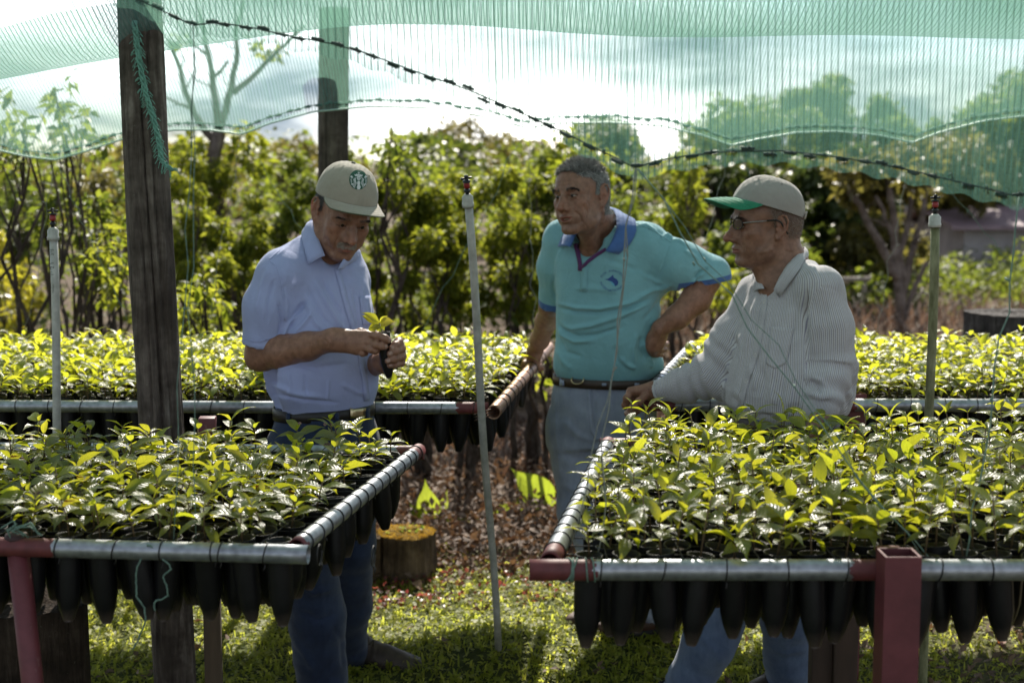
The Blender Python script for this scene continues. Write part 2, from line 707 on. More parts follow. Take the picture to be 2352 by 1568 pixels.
def drape(surf, top, bottom, rows, cols, off=0.001, th=0.0015):
    """A patch lying on a surface between two picture polylines (given from left to right)."""
    def along(line, k):
        line = np.asarray(line, float)
        s = np.concatenate([[0], np.cumsum(np.linalg.norm(np.diff(line, axis=0), axis=1))])
        q = np.linspace(0, s[-1], k)
        return np.stack([np.interp(q, s, line[:, 0]), np.interp(q, s, line[:, 1])], 1)
    T, B = along(top, cols), along(bottom, cols)
    G = np.zeros((rows, cols, 3)); N = np.zeros_like(G)
    last = None; miss = 0
    for i in range(rows):
        for j in range(cols):
            p = T[j] + (B[j] - T[j]) * i / max(1, rows - 1)
            l, n = surf.hit(*p)
            if l is None:
                miss += 1
                if last is None: l, n = at(p[0], p[1], surf.V[:, 1].mean()), np.array([0, -1.0, 0])
                else: l, n = at(p[0], p[1], last[1]), np.array([0, -1.0, 0])
            last = l
            G[i, j] = l; N[i, j] = n
    G = G + N * off
    return slab(G, N, th)


def ball(c, r, seg=12, ring=8, R=None):
    r = np.broadcast_to(np.asarray(r, float), (3,))
    V = [(0, 0, 1)]
    for i in range(1, ring):
        a = math.pi * i / ring
        for j in range(seg):
            b = 2 * math.pi * j / seg
            V.append((math.sin(a) * math.cos(b), math.sin(a) * math.sin(b), math.cos(a)))
    V.append((0, 0, -1))
    V = np.array(V) * r
    if R is not None: V = V @ np.asarray(R).T
    F = [(0, 1 + j, 1 + (j + 1) % seg) for j in range(seg)]
    for i in range(ring - 2):
        for j in range(seg):
            a, b = 1 + i * seg + j, 1 + i * seg + (j + 1) % seg
            F.append((a, a + seg, b + seg, b))
    e = len(V) - 1
    F += [(e, 1 + (ring - 2) * seg + (j + 1) % seg, 1 + (ring - 2) * seg + j) for j in range(seg)]
    return V + np.asarray(c, float), F


def lathe(profile, n=16, c=(0, 0, 0)):
    """Surface of revolution about z; profile of (r, z)."""
    V, F = [], []
    for r, z in profile:
        for j in range(n):
            a = 2 * math.pi * j / n
            V.append((r * math.cos(a), r * math.sin(a), z))
    for i in range(len(profile) - 1):
        for j in range(n):
            k = (j + 1) % n
            F.append((i * n + j, i * n + k, (i + 1) * n + k, (i + 1) * n + j))
    return np.array(V) + np.asarray(c, float), F

# ------------------------------------------------------------------ foliage materials and leaf shapes
def leaf_mat(name, c0, c1, t0, t1, trans=0.5, rough=0.3, veins=True, spec=0.5, brown=0.0):
    """A leaf: glossy skin, light passing through from behind; colour differs from leaf to leaf."""
    M = Mat(name)
    oi = M.n("ShaderNodeObjectInfo")
    gi = M.n("ShaderNodeNewGeometry")
    rnd = M.math('FRACT', M.math('ADD', oi.outputs["Random"], gi.outputs["Random Per Island"]))
    v = M.coord("Object")
    f = M.noise(v, 9, 3)
    k = M.math('ADD', M.math('MULTIPLY', rnd, 0.75), M.math('MULTIPLY', f, 0.25))
    c = M.ramp(k, [(0.1, c0), (0.9, c1)])
    t = M.ramp(k, [(0.1, t0), (0.9, t1)])
    nm = None
    if veins:
        u, w = M.attr("lu"), M.attr("lv")
        aw = M.math('ABSOLUTE', w)
        mid = M.math('LESS_THAN', aw, 0.07)
        fr = M.math('FRACT', M.math('SUBTRACT', M.math('MULTIPLY', u, 8.0), M.math('MULTIPLY', aw, 1.6)))
        side = M.math('LESS_THAN', M.math('ABSOLUTE', M.math('SUBTRACT', fr, 0.5)), 0.09)
        vn = M.math('MAXIMUM', mid, side)
        c = M.mix(M.math('MULTIPLY', vn, 0.22), c, tuple(min(1, q * 1.9) for q in c1))
        t = M.mix(M.math('MULTIPLY', vn, 0.30), t, tuple(q * 0.45 for q in t0))
        hump = M.math('SINE', M.math('MULTIPLY', fr, math.pi))
        nm = M.bump(hump, 0.3, 0.003)
    if brown > 0:
        b = M.math('GREATER_THAN', M.noise(v, 60, 3), 1 - brown)
        c = M.mix(b, c, (0.10, 0.045, 0.015)); t = M.mix(b, t, (0.10, 0.04, 0.01))
    b = M.bsdf(c, rough, nm, 0, spec)
    tr = M.n("ShaderNodeBsdfTranslucent"); M.l(t, tr.inputs["Color"])
    x = M.n("ShaderNodeMixShader"); x.inputs[0].default_value = trans
    M.l(b, x.inputs[1]); M.l(tr.outputs[0], x.inputs[2])
    return M.done(x.outputs[0])


def leaf_arrays(length, width, arch=0.35, fold=0.3, wave=0.0, nu=7, nv=5, seed=0, tip=0.16):
    """An elliptical leaf lying along +x, arching down, folded along its midrib, with wavy edges."""
    r = np.random.default_rng(seed)
    ph = r.uniform(0, 6.28, 2)
    V, A, B = [], [], []
    for i in range(nu):
        t = i / (nu - 1)
        w = width / 2 * max(0.0, math.sin(math.pi * min(1.0, t / (1 - tip * 0.5)) ** 0.85)) if t < 1 - tip * 0.5 else 0
        w = max(w, width * 0.035 * (1 - t))
        if t > 1 - tip * 1.6: w = max(w, width * 0.5 * (1 - t) * 0.9)
        ang = -arch * t * 1.6
        x = length * (t - arch * arch * t ** 3 * 0.35)
        z = -length * arch * t * t * 0.75 + length * 0.10 * math.sin(t * 2.2)
        for j in range(nv):
            s = j / (nv - 1) * 2 - 1
            q = 0 if j not in (0, nv - 1) else wave * length * math.sin(t * 15 + ph[0 if j == 0 else 1])
            V.append((x - math.sin(ang) * 0, s * w * math.cos(fold), z + abs(s) * w * math.sin(fold) + q))
            A.append(t); B.append(s)
    F = [(i * nv + j, (i + 1) * nv + j, (i + 1) * nv + j + 1, i * nv + j + 1) for i in range(nu - 1) for j in range(nv - 1)]
    return np.array(V), np.array(F), np.array(A), np.array(B)


def rot_to(n):
    """Rotation matrix whose x axis is d given by (azimuth, elevation, roll)."""
    az, el, ro = n
    return Rz(az) @ Ry(-el) @ Rx(ro)


def leaf_cloud(centers, radii, n, size, rng, hang=0.35, aspect=0.5, shell=0.55, flat=1.0):
    """Many single leaves spread through clumps: each a folded blade of four triangles."""
    centers, radii = np.asarray(centers, float), np.asarray(radii, float)
    vol = radii ** 2
    k = rng.choice(len(centers), n, p=vol / vol.sum())
    d = rng.normal(size=(n, 3)); d /= np.linalg.norm(d, axis=1, keepdims=True)
    r = radii[k] * (shell + (1 - shell) * rng.random(n)) * rng.uniform(0.5, 1.12, n) ** 0.6
    P = centers[k] + d * r[:, None] * np.array([1, 1, flat])
    a = rng.uniform(0, 2 * math.pi, n)
    el = rng.normal(-hang, 0.55, n)
    X = np.stack([np.cos(a) * np.cos(el), np.sin(a) * np.cos(el), np.sin(el)], 1)
    X = X + d * 0.5; X /= np.linalg.norm(X, axis=1, keepdims=True)
    U = rng.normal(size=(n, 3)) * 0.55 + np.array([0, 0, 1.0])
    Y = np.cross(U, X); Y /= np.linalg.norm(Y, axis=1, keepdims=True) + 1e-9
    Z = np.cross(X, Y)
    L_ = size * rng.uniform(0.6, 1.3, n)[:, None]
    W = L_ * aspect * 0.5
    p0, p3 = P, P + X * L_ - Z * L_ * 0.12
    m = P + X * L_ * 0.48
    l, r_ = m + Y * W + Z * W * 0.35, m - Y * W + Z * W * 0.35
    V = np.stack([p0, l, m, r_, p3], 1).reshape(-1, 3)
    i = np.arange(n) * 5
    F = np.concatenate([np.stack([i, i + 2, i + 1], 1), np.stack([i, i + 3, i + 2], 1), np.stack([i + 1, i + 2, i + 4], 1), np.stack([i + 2, i + 3, i + 4], 1)])
    return V, F


# ------------------------------------------------------------------ ground
def ground_z(x, y):
    """The lie of the land: level under the benches, a litter bank behind, a slow rise far off."""
    x, y = np.asarray(x, float), np.asarray(y, float)
    z = 0.012 * np.sin(x * 3.1 + 1) * np.sin(y * 2.7) + 0.05 * np.clip((y - 5.6) / 1.2, 0, 1) * np.exp(-((x - 0.1) / 1.0) ** 2)
    z = z * np.clip((y - 2.0) / 2, 0, 1) + 0.08 * np.exp(-((x + 0.04) ** 2 + (y - 4.48) ** 2) / 0.09)
    return z + 0.010 * np.clip(y - 14, 0, 400) ** 1.05


def build_ground():
    ys = np.concatenate([np.linspace(-30, 2, 9)[:-1], np.linspace(2, 9, 90), np.linspace(9.3, 40, 60), np.linspace(43, 700, 36)])
    xs = np.concatenate([-np.geomspace(700, 4, 26), np.linspace(-3.8, 3.8, 90), np.geomspace(4, 700, 26)])
    X, Y = np.meshgrid(xs, ys)
    Z = ground_z(X, Y)
    V = np.stack([X, Y, Z], 2).reshape(-1, 3)
    nx = len(xs)
    F = np.array([(i * nx + j, i * nx + j + 1, (i + 1) * nx + j + 1, (i + 1) * nx + j) for i in range(len(ys) - 1) for j in range(nx - 1)])
    M = Mat("earth_and_turf")
    v = M.coord("Object")
    n1 = M.noise(v, 1.1, 5, 0.6)
    n2 = M.noise(v, 26, 5, 0.65)
    g = M.ramp(n2, [(0.3, (0.030, 0.040, 0.012)), (0.7, (0.080, 0.095, 0.028))])
    e = M.ramp(n2, [(0.3, (0.060, 0.040, 0.026)), (0.7, (0.150, 0.105, 0.070))])
    sep = M.n("ShaderNodeSeparateXYZ"); M.l(v, sep.inputs[0])
    far = M.math('MULTIPLY', M.math('SUBTRACT', sep.outputs[1], 5.55), 1.2, clamp=True)
    right = M.math('MULTIPLY', M.math('SUBTRACT', sep.outputs[0], 1.05), 1.1, clamp=True)
    bare = M.math('MAXIMUM', far, M.math('MULTIPLY', right, 0.75))
    fac = M.math('ADD', bare, M.math('MULTIPLY', M.math('SUBTRACT', n1, 0.5), 1.1), clamp=True)
    c = M.mix(fac, g, e)
    nm = M.bump(n2, 0.8, 0.03)
    o = part("ground", V, F, M.done(M.bsdf(c, 0.95, nm, 0, 0.2)))
    tag(o, kind="structure")


def build_turf():
    """Low clover and grass in the lawn between the benches."""
    rng = np.random.default_rng(3)
    # grass blades and clover leaflets where the picture shows the lawn
    def spots(n, x0, x1, y0, y1):
        return rng.uniform(x0, x1, n), rng.uniform(y0, y1, n)
    G1 = leaf_mat("turf_green", (0.125, 0.155, 0.016), (0.250, 0.250, 0.038), (0.50, 0.58, 0.06), (0.80, 0.78, 0.13), 0.5, 0.55, False, 0.3)
    x, y = spots(76000, -2.3, 2.5, 2.9, 6.3)
    lawn = np.clip(1.15 - np.clip((y - 5.35) / 0.55, 0, 1.2) - 0.5 * np.clip((x - 1.0) / 0.5, 0, 1) + 0.7 * (np.sin(x * 4 + 1.3 * y) * np.sin(y * 5.1 - x) * 0.5), 0, 1)
    keep = rng.random(len(x)) < lawn
    x, y = x[keep], y[keep]
    z = ground_z(x, y)
    n = len(x)
    kind = rng.random(n) < 0.55
    V, F = [], []
    # clover: three round leaflets on a short stalk, as three small kites
    cx, cyy, cz = x[kind], y[kind], z[kind] + rng.uniform(0.006, 0.028, kind.sum())
    s = rng.uniform(0.006, 0.012, kind.sum())
    a0 = rng.uniform(0, 6.28, kind.sum())
    tilt = rng.normal(0, 0.35, (kind.sum(), 2))
    nV = 0
    for q in range(3):
        a = a0 + q * 2.094
        ax, ay = np.cos(a), np.sin(a)
        def P(u, w):
            dx, dy = ax * u - ay * w, ay * u + ax * w
            return np.stack([cx + dx, cyy + dy, cz + dx * tilt[:, 0] + dy * tilt[:, 1]], 1)
        v = np.stack([P(0 * s, 0 * s), P(s * 0.75, s * 0.62), P(s * 1.25, 0 * s), P(s * 0.75, -s * 0.62)], 1).reshape(-1, 3)
        i = nV + np.arange(len(cx)) * 4
        V.append(v); F.append(np.stack([i, i + 1, i + 2, i + 3], 1)); nV += len(v)
    # grass: bent blades
    b = ~kind
    bx, by, bz = x[b], y[b], z[b]
    L_ = rng.uniform(0.018, 0.055, b.sum()); a = rng.uniform(0, 6.28, b.sum()); w = rng.uniform(0.0018, 0.0042, b.sum())
    hx, hy = np.cos(a), np.sin(a)
    lean = rng.uniform(0.3, 1.1, b.sum())
    p0 = np.stack([bx, by, bz], 1)
    side = np.stack([-hy * w, hx * w, 0 * w], 1)
    p1 = p0 + np.stack([hx * L_ * 0.35 * lean, hy * L_ * 0.35 * lean, L_ * 0.5], 1)
    p2 = p0 + np.stack([hx * L_ * 0.85 * lean, hy * L_ * 0.85 * lean, L_ * (0.85 - 0.35 * lean)], 1)
    v = np.stack([p0 - side, p0 + side, p1 + side, p1 - side, p2 + side * 0.2, p2 - side * 0.2], 1).reshape(-1, 3)
    i = nV + np.arange(b.sum()) * 6
    V.append(v); F.append(np.stack([i, i + 1, i + 2, i + 3], 1)); F.append(np.stack([i + 3, i + 2, i + 4, i + 5], 1))
    o = part("grass", np.concatenate(V), np.concatenate(F), G1, smooth=False)
    tag(o, "low clover and grass covering the sunlit lawn between the benches", "grass", kind="stuff")
    # fallen leaves: a bank of litter behind the lawn, scattered singles on it
    rng = np.random.default_rng(4)
    B1 = leaf_mat("leaf_litter", (0.080, 0.050, 0.034), (0.270, 0.195, 0.145), (0.09, 0.04, 0.02), (0.24, 0.13, 0.055), 0.25, 0.7, False, 0.2)
    n = 30000
    x = rng.uniform(-1.6, 3.4, n); y = 5.35 + rng.gamma(1.6, 0.62, n)
    m = (rng.random(n) < np.clip((y - 5.3) / 0.35 + 0.25, 0, 1))
    x, y = x[m], y[m]
    xe = rng.uniform(-1.5, 2.2, 2600); ye = rng.uniform(4.0, 5.6, 2600)
    k = rng.random(2600) < np.where(xe > 0.9, 0.95, 0.12)
    x, y = np.r_[x, xe[k]], np.r_[y, ye[k]]
    z = ground_z(x, y) + rng.uniform(0.002, 0.035, len(x)) + 0.05 * rng.random(len(x)) * (y > 5.7)
    V, F = leaf_cloud(np.stack([x, y, z], 1), np.full(len(x), 0.006), len(x), 0.043, rng, 0.0, 0.5)
    V[:, 2] = np.maximum(V[:, 2], ground_z(V[:, 0], V[:, 1]) + 0.003)
    o = part("leaf_litter", V, F, B1, smooth=False)
    tag(o, "brown fallen leaves heaped behind the lawn and scattered over it", "leaf litter", kind="stuff")
    # small reddish plants at the lawn's edge
    R1 = leaf_mat("red_weed", (0.09, 0.025, 0.025), (0.17, 0.07, 0.04), (0.3, 0.05, 0.05), (0.45, 0.14, 0.08), 0.4, 0.4, False)
    c = np.stack([rng.uniform(-0.75, 0.35, 260), rng.uniform(5.05, 5.5, 260), np.full(260, 0.02)], 1)
    V, F = leaf_cloud(c, np.full(260, 0.02), 900, 0.020, rng, 0.0, 0.85)
    o = part("ground_cover", V, F, R1, smooth=False)
    tag(o, "reddish low weeds along the edge of the leaf litter", "weeds", kind="stuff")


# ------------------------------------------------------------------ shade nets
def net_mat(name, rib, weft, base, rib_w, col=(0.15, 0.32, 0.25), tr=(0.30, 0.58, 0.45), streak=0.25):
    """Knitted shade cloth: green tape threads with open gaps between them."""
    M = Mat(name)
    u, v = M.attr("nu"), M.attr("nv")
    comb = M.n("ShaderNodeCombineXYZ")
    M.l(M.math('MULTIPLY', u, 1.0), comb.inputs[0]); M.l(M.math('MULTIPLY', v, 0.02), comb.inputs[1])
    wob = M.noise(comb.outputs[0], 9, 2)
    uu = M.math('ADD', u, M.math('MULTIPLY', wob, rib * 1.4))
    f = M.math('ABSOLUTE', M.math('SUBTRACT', M.math('FRACT', M.math('DIVIDE', uu, rib)), 0.5))
    ribs = M.math('LESS_THAN', f, rib_w * 0.5)
    g = M.math('ABSOLUTE', M.math('SUBTRACT', M.math('FRACT', M.math('DIVIDE', v, weft)), 0.5))
    wf = M.math('LESS_THAN', g, 0.14)
    st = M.noise(comb.outputs[0], 60, 3, 0.7)
    stm = M.math('MULTIPLY', M.math('SUBTRACT', st, 0.45), streak * 4, clamp=True)
    a = M.math('ADD', M.math('MULTIPLY', ribs, 0.75), M.math('MULTIPLY', wf, 0.30))
    a = M.math('ADD', M.math('ADD', a, base), M.math('MULTIPLY', stm, 0.30), clamp=True)
    a = M.math('MINIMUM', M.math('ADD', a, M.math('MULTIPLY', M.attr("gather"), 0.24)), 0.97)
    c = M.mix(ribs, col, tuple(q * 0.35 for q in col))
    d = M.n("ShaderNodeBsdfDiffuse"); M.l(c, d.inputs["Color"])
    t = M.n("ShaderNodeBsdfTranslucent"); M.l(M.mix(ribs, tr, tuple(q * 0.35 for q in tr)), t.inputs["Color"])
    x = M.n("ShaderNodeMixShader"); x.inputs[0].default_value = 0.55
    M.l(d.outputs[0], x.inputs[1]); M.l(t.outputs[0], x.inputs[2])
    hole = M.n("ShaderNodeBsdfTransparent")
    y = M.n("ShaderNodeMixShader"); M.l(a, y.inputs[0])
    M.l(hole.outputs[0], y.inputs[1]); M.l(x.outputs[0], y.inputs[2])
    return M.done(y.outputs[0])


def resample(P, n):
    P = np.asarray(P, float)
    s = np.concatenate([[0], np.cumsum(np.linalg.norm(np.diff(P, axis=0), axis=1))])
    q = np.linspace(0, s[-1], n)
    return np.stack([np.interp(q, s, P[:, i]) for i in range(P.shape[1])], 1), q


def lace(root, line, r, mat, mat2, step=0.034, rng=None):
    """The cord along a net's edge with the stitches that lace the net onto it."""
    V, F = tube(line, r * 0.5, 6)
    part("edge_cord", V, F, mat, root)
    P, q = resample(line, max(4, int(np.linalg.norm(np.diff(line, axis=0), axis=1).sum() / step)))
    out = []
    for i in range(1, len(P) - 1):
        t = P[i + 1] - P[i - 1]; t /= np.linalg.norm(t)
        s, u = frame_of(t)
        c = P[i] + rng.normal(0, 0.003, 3)
        a = np.linspace(0, 2 * math.pi, 9)
        k = r * rng.uniform(1.0, 1.7)
        loop = c + k * (np.cos(a)[:, None] * s + np.sin(a)[:, None] * u * 1.2) + t * (a[:, None] / 6.28 - 0.5) * rng.uniform(0.004, 0.012)
        out.append(tube(loop, r * 0.45, 4, caps=False))
        if rng.random() < 0.85: out.append(tube([c - t * step * 0.46, c, c + t * step * 0.24], [r * rng.uniform(0.8, 1.3), r * rng.uniform(1.1, 1.6), r * 0.7], 5))
    V, F = join(out)
    o = part("lacing", V, F, mat2, root)
    o["kind"] = "stuff"


M_CORD = simple("net_cord", (0.042, 0.066, 0.055), 0.8, 0.4, 60)
M_CORD2 = simple("net_cord_far", (0.045, 0.100, 0.080), 0.8, 0.4, 60)
M_STRING = simple("green_string", (0.13, 0.21, 0.165), 0.7, 0.3, 90)
M_STRING2 = simple("pale_string", (0.21, 0.22, 0.185), 0.7, 0.3, 90)


def build_nets():
    rng = np.random.default_rng(5)
    # far net: from its scalloped edge behind the far benches up, over and sagging forward above the men
    YE = 5.60
    edge_px = [(-700, 330), (-520, 300), (-340, 345), (-150, 315), (-20, 340), (60, 358), (125, 366), (200, 345), (300, 312), (400, 297), (480, 297), (555, 307), (620, 282), (720, 255), (850, 243), (980, 246), (1090, 262), (1160, 278), (1212, 294), (1270, 282), (1400, 279),
               (1520, 288), (1610, 308), (1680, 332), (1740, 318), (1830, 303), (1920, 300), (2020, 309), (2095, 326), (2160, 302), (2260, 276), (2380, 262), (2520, 285), (2640, 320), (2760, 280), (2950, 270), (3100, 320)]
    E = np.array([at(x, y, YE + 0.06 * math.sin(x * 0.01)) for x, y in edge_px])
    E, eu = resample(E, 260)
    # sag of the roof cloth across its width, in metres of height at its lowest line
    prof = [(0.0, 0.0, 0.0), (0.10, 0.13, 0.30), (0.40, 0.30, 0.70), (0.75, 0.42, 0.93), (1.05, 0.30, 0.80), (1.40, 0.0, 0.35), (1.75, 0.05, 0.15), (2.15, 0.30, 0.40), (2.6, 0.60, 0.7), (3.3, 0.85, 0.85), (4.0, 0.95, 0.95)]
    T = np.array(prof)
    nt = 54
    tt = np.linspace(0, 4.0, nt)
    X = E[:, 0]
    belly_y = np.interp(1176 + (pix(E)[:, 0] - 1176) * 5.6 / 4.05, [-700, 0, 370, 740, 1000, 1300, 1700, 2352, 3100], [260, 190, 125, 62, 66, 84, 92, 93, 90])
    for _ in range(60): belly_y[1:-1] = (belly_y[:-2] + belly_y[1:-1] * 2 + belly_y[2:]) / 4   # picture height of the sag's lower outline
    G = np.zeros((nt, len(E), 3))
    for i, d in enumerate(tt):
        Yp = E[:, 1] - d
        low = CAM_H + (400 - belly_y) / FPX * (YE - 1.55)        # height of the sag
        up = E[:, 2]
        ridge = np.maximum(low + 0.26, up + 0.40)
        z = np.interp(d, [0, 0.12, 0.45, 0.85, 4.0], [0, 0.30, 0.75, 1.0, 1.0]) * (ridge - up) + up
        sag = np.exp(-((d - 1.55) / 0.42) ** 2)
        z = z * (1 - sag) + low * sag
        z = z + np.clip((d - 2.1) / 1.4, 0, 1) * 0.35
        G[i] = np.stack([X, Yp, z + 0.006 * np.sin(X * 9 + d * 5) * min(1, d * 3) * (1 - math.exp(-((d - 1.55) / 0.5) ** 2))], 1)
    vv = np.concatenate([[0], np.cumsum(np.linalg.norm(np.diff(G[:, 130], axis=0), axis=1))])
    nu_, nv_ = np.tile(eu, nt), np.repeat(vv, len(E))
    ne = len(E)
    F = np.array([(i * ne + j, i * ne + j + 1, (i + 1) * ne + j + 1, (i + 1) * ne + j) for i in range(nt - 1) for j in range(ne - 1)])
    MA = net_mat("shade_cloth_far", 0.0125, 0.0055, 0.10, 0.17)
    root = empty("shade_net", (0, YE, 1.8), "green shade net behind the men, its scalloped edge over the far benches", "shade net", "green shade nets overhead")
    part("net_cloth", G.reshape(-1, 3), F, MA, root, attrs={"nu": nu_, "nv": nv_, "gather": np.repeat(np.exp(-((tt - 1.45) / 0.42) ** 2), ne)})
    V, F = tube(E + np.array([0, 0.001, -0.003]), 0.0035, 5)
    part("selvedge", V, F, simple("pale_selvedge", (0.42, 0.60, 0.52), 0.5, 0.1), root)
    lace(root, E[20:240] + np.array([0, -0.004, 0.022]), 0.0042, M_CORD2, M_CORD2, 0.040, rng)
    # near net: a broad curtain coming down towards the near benches
    YN = 2.62
    rope_px = [(-420, 20), (-200, -40), (60, -60), (200, -40), (270, -18), (345, 12), (400, 38), (443, 58), (500, 52), (580, 64), (660, 82), (760, 100), (840, 122), (950, 163), (1080, 208), (1190, 256), (1290, 302), (1380, 346), (1435, 373), (1460, 386), (1500, 372), (1580, 357), (1680, 347), (1800, 346),
               (1930, 361), (2060, 384), (2180, 412), (2280, 436), (2340, 451), (2400, 432), (2500, 410), (2650, 400), (2800, 420)]
    R_ = np.array([at(x, y, YN + 0.03 * math.sin(x * 0.006)) for x, y in rope_px])
    R_, ru = resample(R_, 300)
    nt = 34
    G = np.zeros((nt, len(R_), 3))
    vs_ = np.concatenate([[-0.026, -0.010], np.linspace(0, 1.5, nt - 2)])
    for i, d in enumerate(vs_):
        y = R_[:, 1] - 0.42 * np.maximum(d, 0) ** 1.1 - (0.002 if d < 0 else 0)
        xx = R_[:, 0] * (1 - 0.10 * max(0, d)) - 0.045 * max(0, d) * np.clip((R_[:, 0] + 0.6), 0, 0.7)
        z = R_[:, 2] + d * 0.92 + (0.004 * np.sin(ru * 90) if d < 0 else 0)
        G[i] = np.stack([xx + 0.004 * np.sin(ru * 17) * max(0, d), y + 0.012 * np.sin(ru * 7 + d * 3) * max(0, d), z], 1)
    ne = len(R_)
    F = np.array([(i * ne + j, i * ne + j + 1, (i + 1) * ne + j + 1, (i + 1) * ne + j) for i in range(nt - 1) for j in range(ne - 1)])
    MB = net_mat("shade_cloth_near", 0.0128, 0.0032, 0.13, 0.15, (0.105, 0.215, 0.170), (0.17, 0.37, 0.29), 0.40)
    root = empty("shade_net", (0, YN, 1.7), "nearest green shade net, its dark laced edge tied above the grey-haired man", "shade net", "green shade nets overhead")
    part("net_cloth", G.reshape(-1, 3), F, MB, root, attrs={"nu": np.tile(ru, nt), "nv": np.repeat(vs_, ne)})
    lace(root, R_, 0.0026, M_CORD, M_CORD, 0.034, rng)
    return E, R_


def string(label, pts, r, mat, group="guy strings tying the nets to the benches", wob=0.004, n=14, seed=0):
    rng = np.random.default_rng(seed)
    P, _ = resample(np.array(pts), n)
    P[1:-1] += rng.normal(0, wob, (n - 2, 3))
    r *= 0.72
    V, F = tube(P, r, 6)
    V, F = join([(V, F)] + [tube([P[k] + rng.normal(0, 0.002, 3), P[k] + rng.normal(0, 0.006, 3)], r * 1.5, 5) for k in (3, 7)])
    return thing_mesh("guy_string", V, F, mat, label, "string", group)


def build_strings():
    S = string
    S("pale string from the near net's tie past the grey-haired man to the front rail", A3((1459, 386, 2.62), (1425, 700, 2.60), (1395, 1000, 2.56), (1368, 1296, 2.50)), 0.0019, M_STRING2, seed=1)
    S("thin string hanging beside the double string across the turquoise shirt", A3((1463, 386, 2.62), (1441, 620, 2.6), (1405, 880, 2.57), (1330, 1180, 2.54), (1312, 1250, 2.52)), 0.0016, M_STRING2, seed=2)
    S("long green string crossing the striped shirt diagonally down to the near right rail", A3((1463, 387, 2.62), (1640, 640, 2.59), (1800, 860, 2.55), (1960, 1090, 2.52), (2160, 1312, 2.48)), 0.0019, M_STRING, seed=3)
    S("second thinner string running along the diagonal one over the striped shirt", A3((1466, 387, 2.62), (1660, 640, 2.60), (1830, 870, 2.56), (1985, 1105, 2.53), (2130, 1296, 2.49)), 0.0013, M_STRING, seed=4)
    S("green string dropping from the near net's tie at the edge of the stump side", A3((2341, 452, 2.62), (2322, 640, 2.60), (2290, 860, 2.57), (2255, 1080, 2.53), (2215, 1300, 2.49)), 0.0021, M_STRING, seed=5)
    S("dark string hanging from the near net beside the thick wooden post", A3((443, 60, 2.63), (440, 200, 2.63), (436, 330, 2.63), (424, 640, 2.64), (415, 930, 2.62), (398, 1250, 2.60)), 0.0013, M_STRING, seed=6)
    S("pale string running down next to the dark one past the thick wooden post", A3((444, 60, 2.63), (447, 420, 2.63), (440, 760, 2.63), (452, 1000, 2.62), (450, 1235, 2.60)), 0.0012, M_STRING, seed=7)
    gy = 5.62
    pairs = [((125, 366), (60, 785), "string from the far net's tie above the sprinkler pipe by the left tree, outer one"), ((128, 368), (292, 735), "string from that same far tie slanting towards the thick wooden post"), ((555, 308), (478, 735), "string from the far net's tie behind the blue shirt man falling to the left"),
             ((558, 308), (705, 545), "string from the far net's tie slanting behind the blue shirt man's head"), ((1212, 295), (1228, 760), "string falling straight from the far net's tie beside the grey-haired man"), ((1209, 295), (965, 770), "string slanting from that tie to the seedlings behind the middle sprinkler"),
             ((1680, 333), (1550, 780), "string from the far net's tie passing left of the green cap brim"), ((1684, 333), (1830, 560), "string from that tie slanting behind the green brimmed cap"), ((2095, 327), (2015, 765), "frayed string from the far net's tie above the sprinkler beside the house"), ((2098, 327), (2335, 620), "string slanting from the far net's tie across the house roof")]
    for i, (a, b, lab) in enumerate(pairs):
        S(lab, [at(a[0], a[1], 5.60), at((a[0] + b[0]) / 2, (a[1] + b[1]) / 2 + 4, gy), at(b[0], b[1], gy)], 0.0016, M_STRING if i % 2 else M_STRING2, wob=0.006, seed=20 + i)


# ------------------------------------------------------------------ posts, pipes and stumps
def wood_mat(name, dark, mid, light, scale=1.0, lichen=0.3):
    M = Mat(name)
    v = M.coord("Object", (1, 1, 0.10))
    o = M.coord("Object")
    g = M.noise(v, 48 * scale, 6, 0.65, 0.6)
    b = M.noise(o, 9 * scale, 5, 0.6)
    c = M.ramp(M.math('ADD', M.math('MULTIPLY', g, 0.6), M.math('MULTIPLY', b, 0.4)), [(0.30, dark), (0.52, mid), (0.72, light)])
    sp = M.math('GREATER_THAN', M.noise(o, 70 * scale, 4, 0.7), 0.68)
    c = M.mix(M.math('MULTIPLY', sp, lichen), c, (0.34, 0.33, 0.28))
    dk = M.ramp(M.noise(o, 5.5 * scale, 4, 0.7), [(0.42, (0.50, 0.48, 0.47)), (0.58, (1, 1, 1))])
    c = M.mix(1.0, c, dk, 'MULTIPLY')
    nm = M.bump(g, 1.0, 0.02)
    return M.done(M.bsdf(c, 0.92, nm, 0, 0.2))


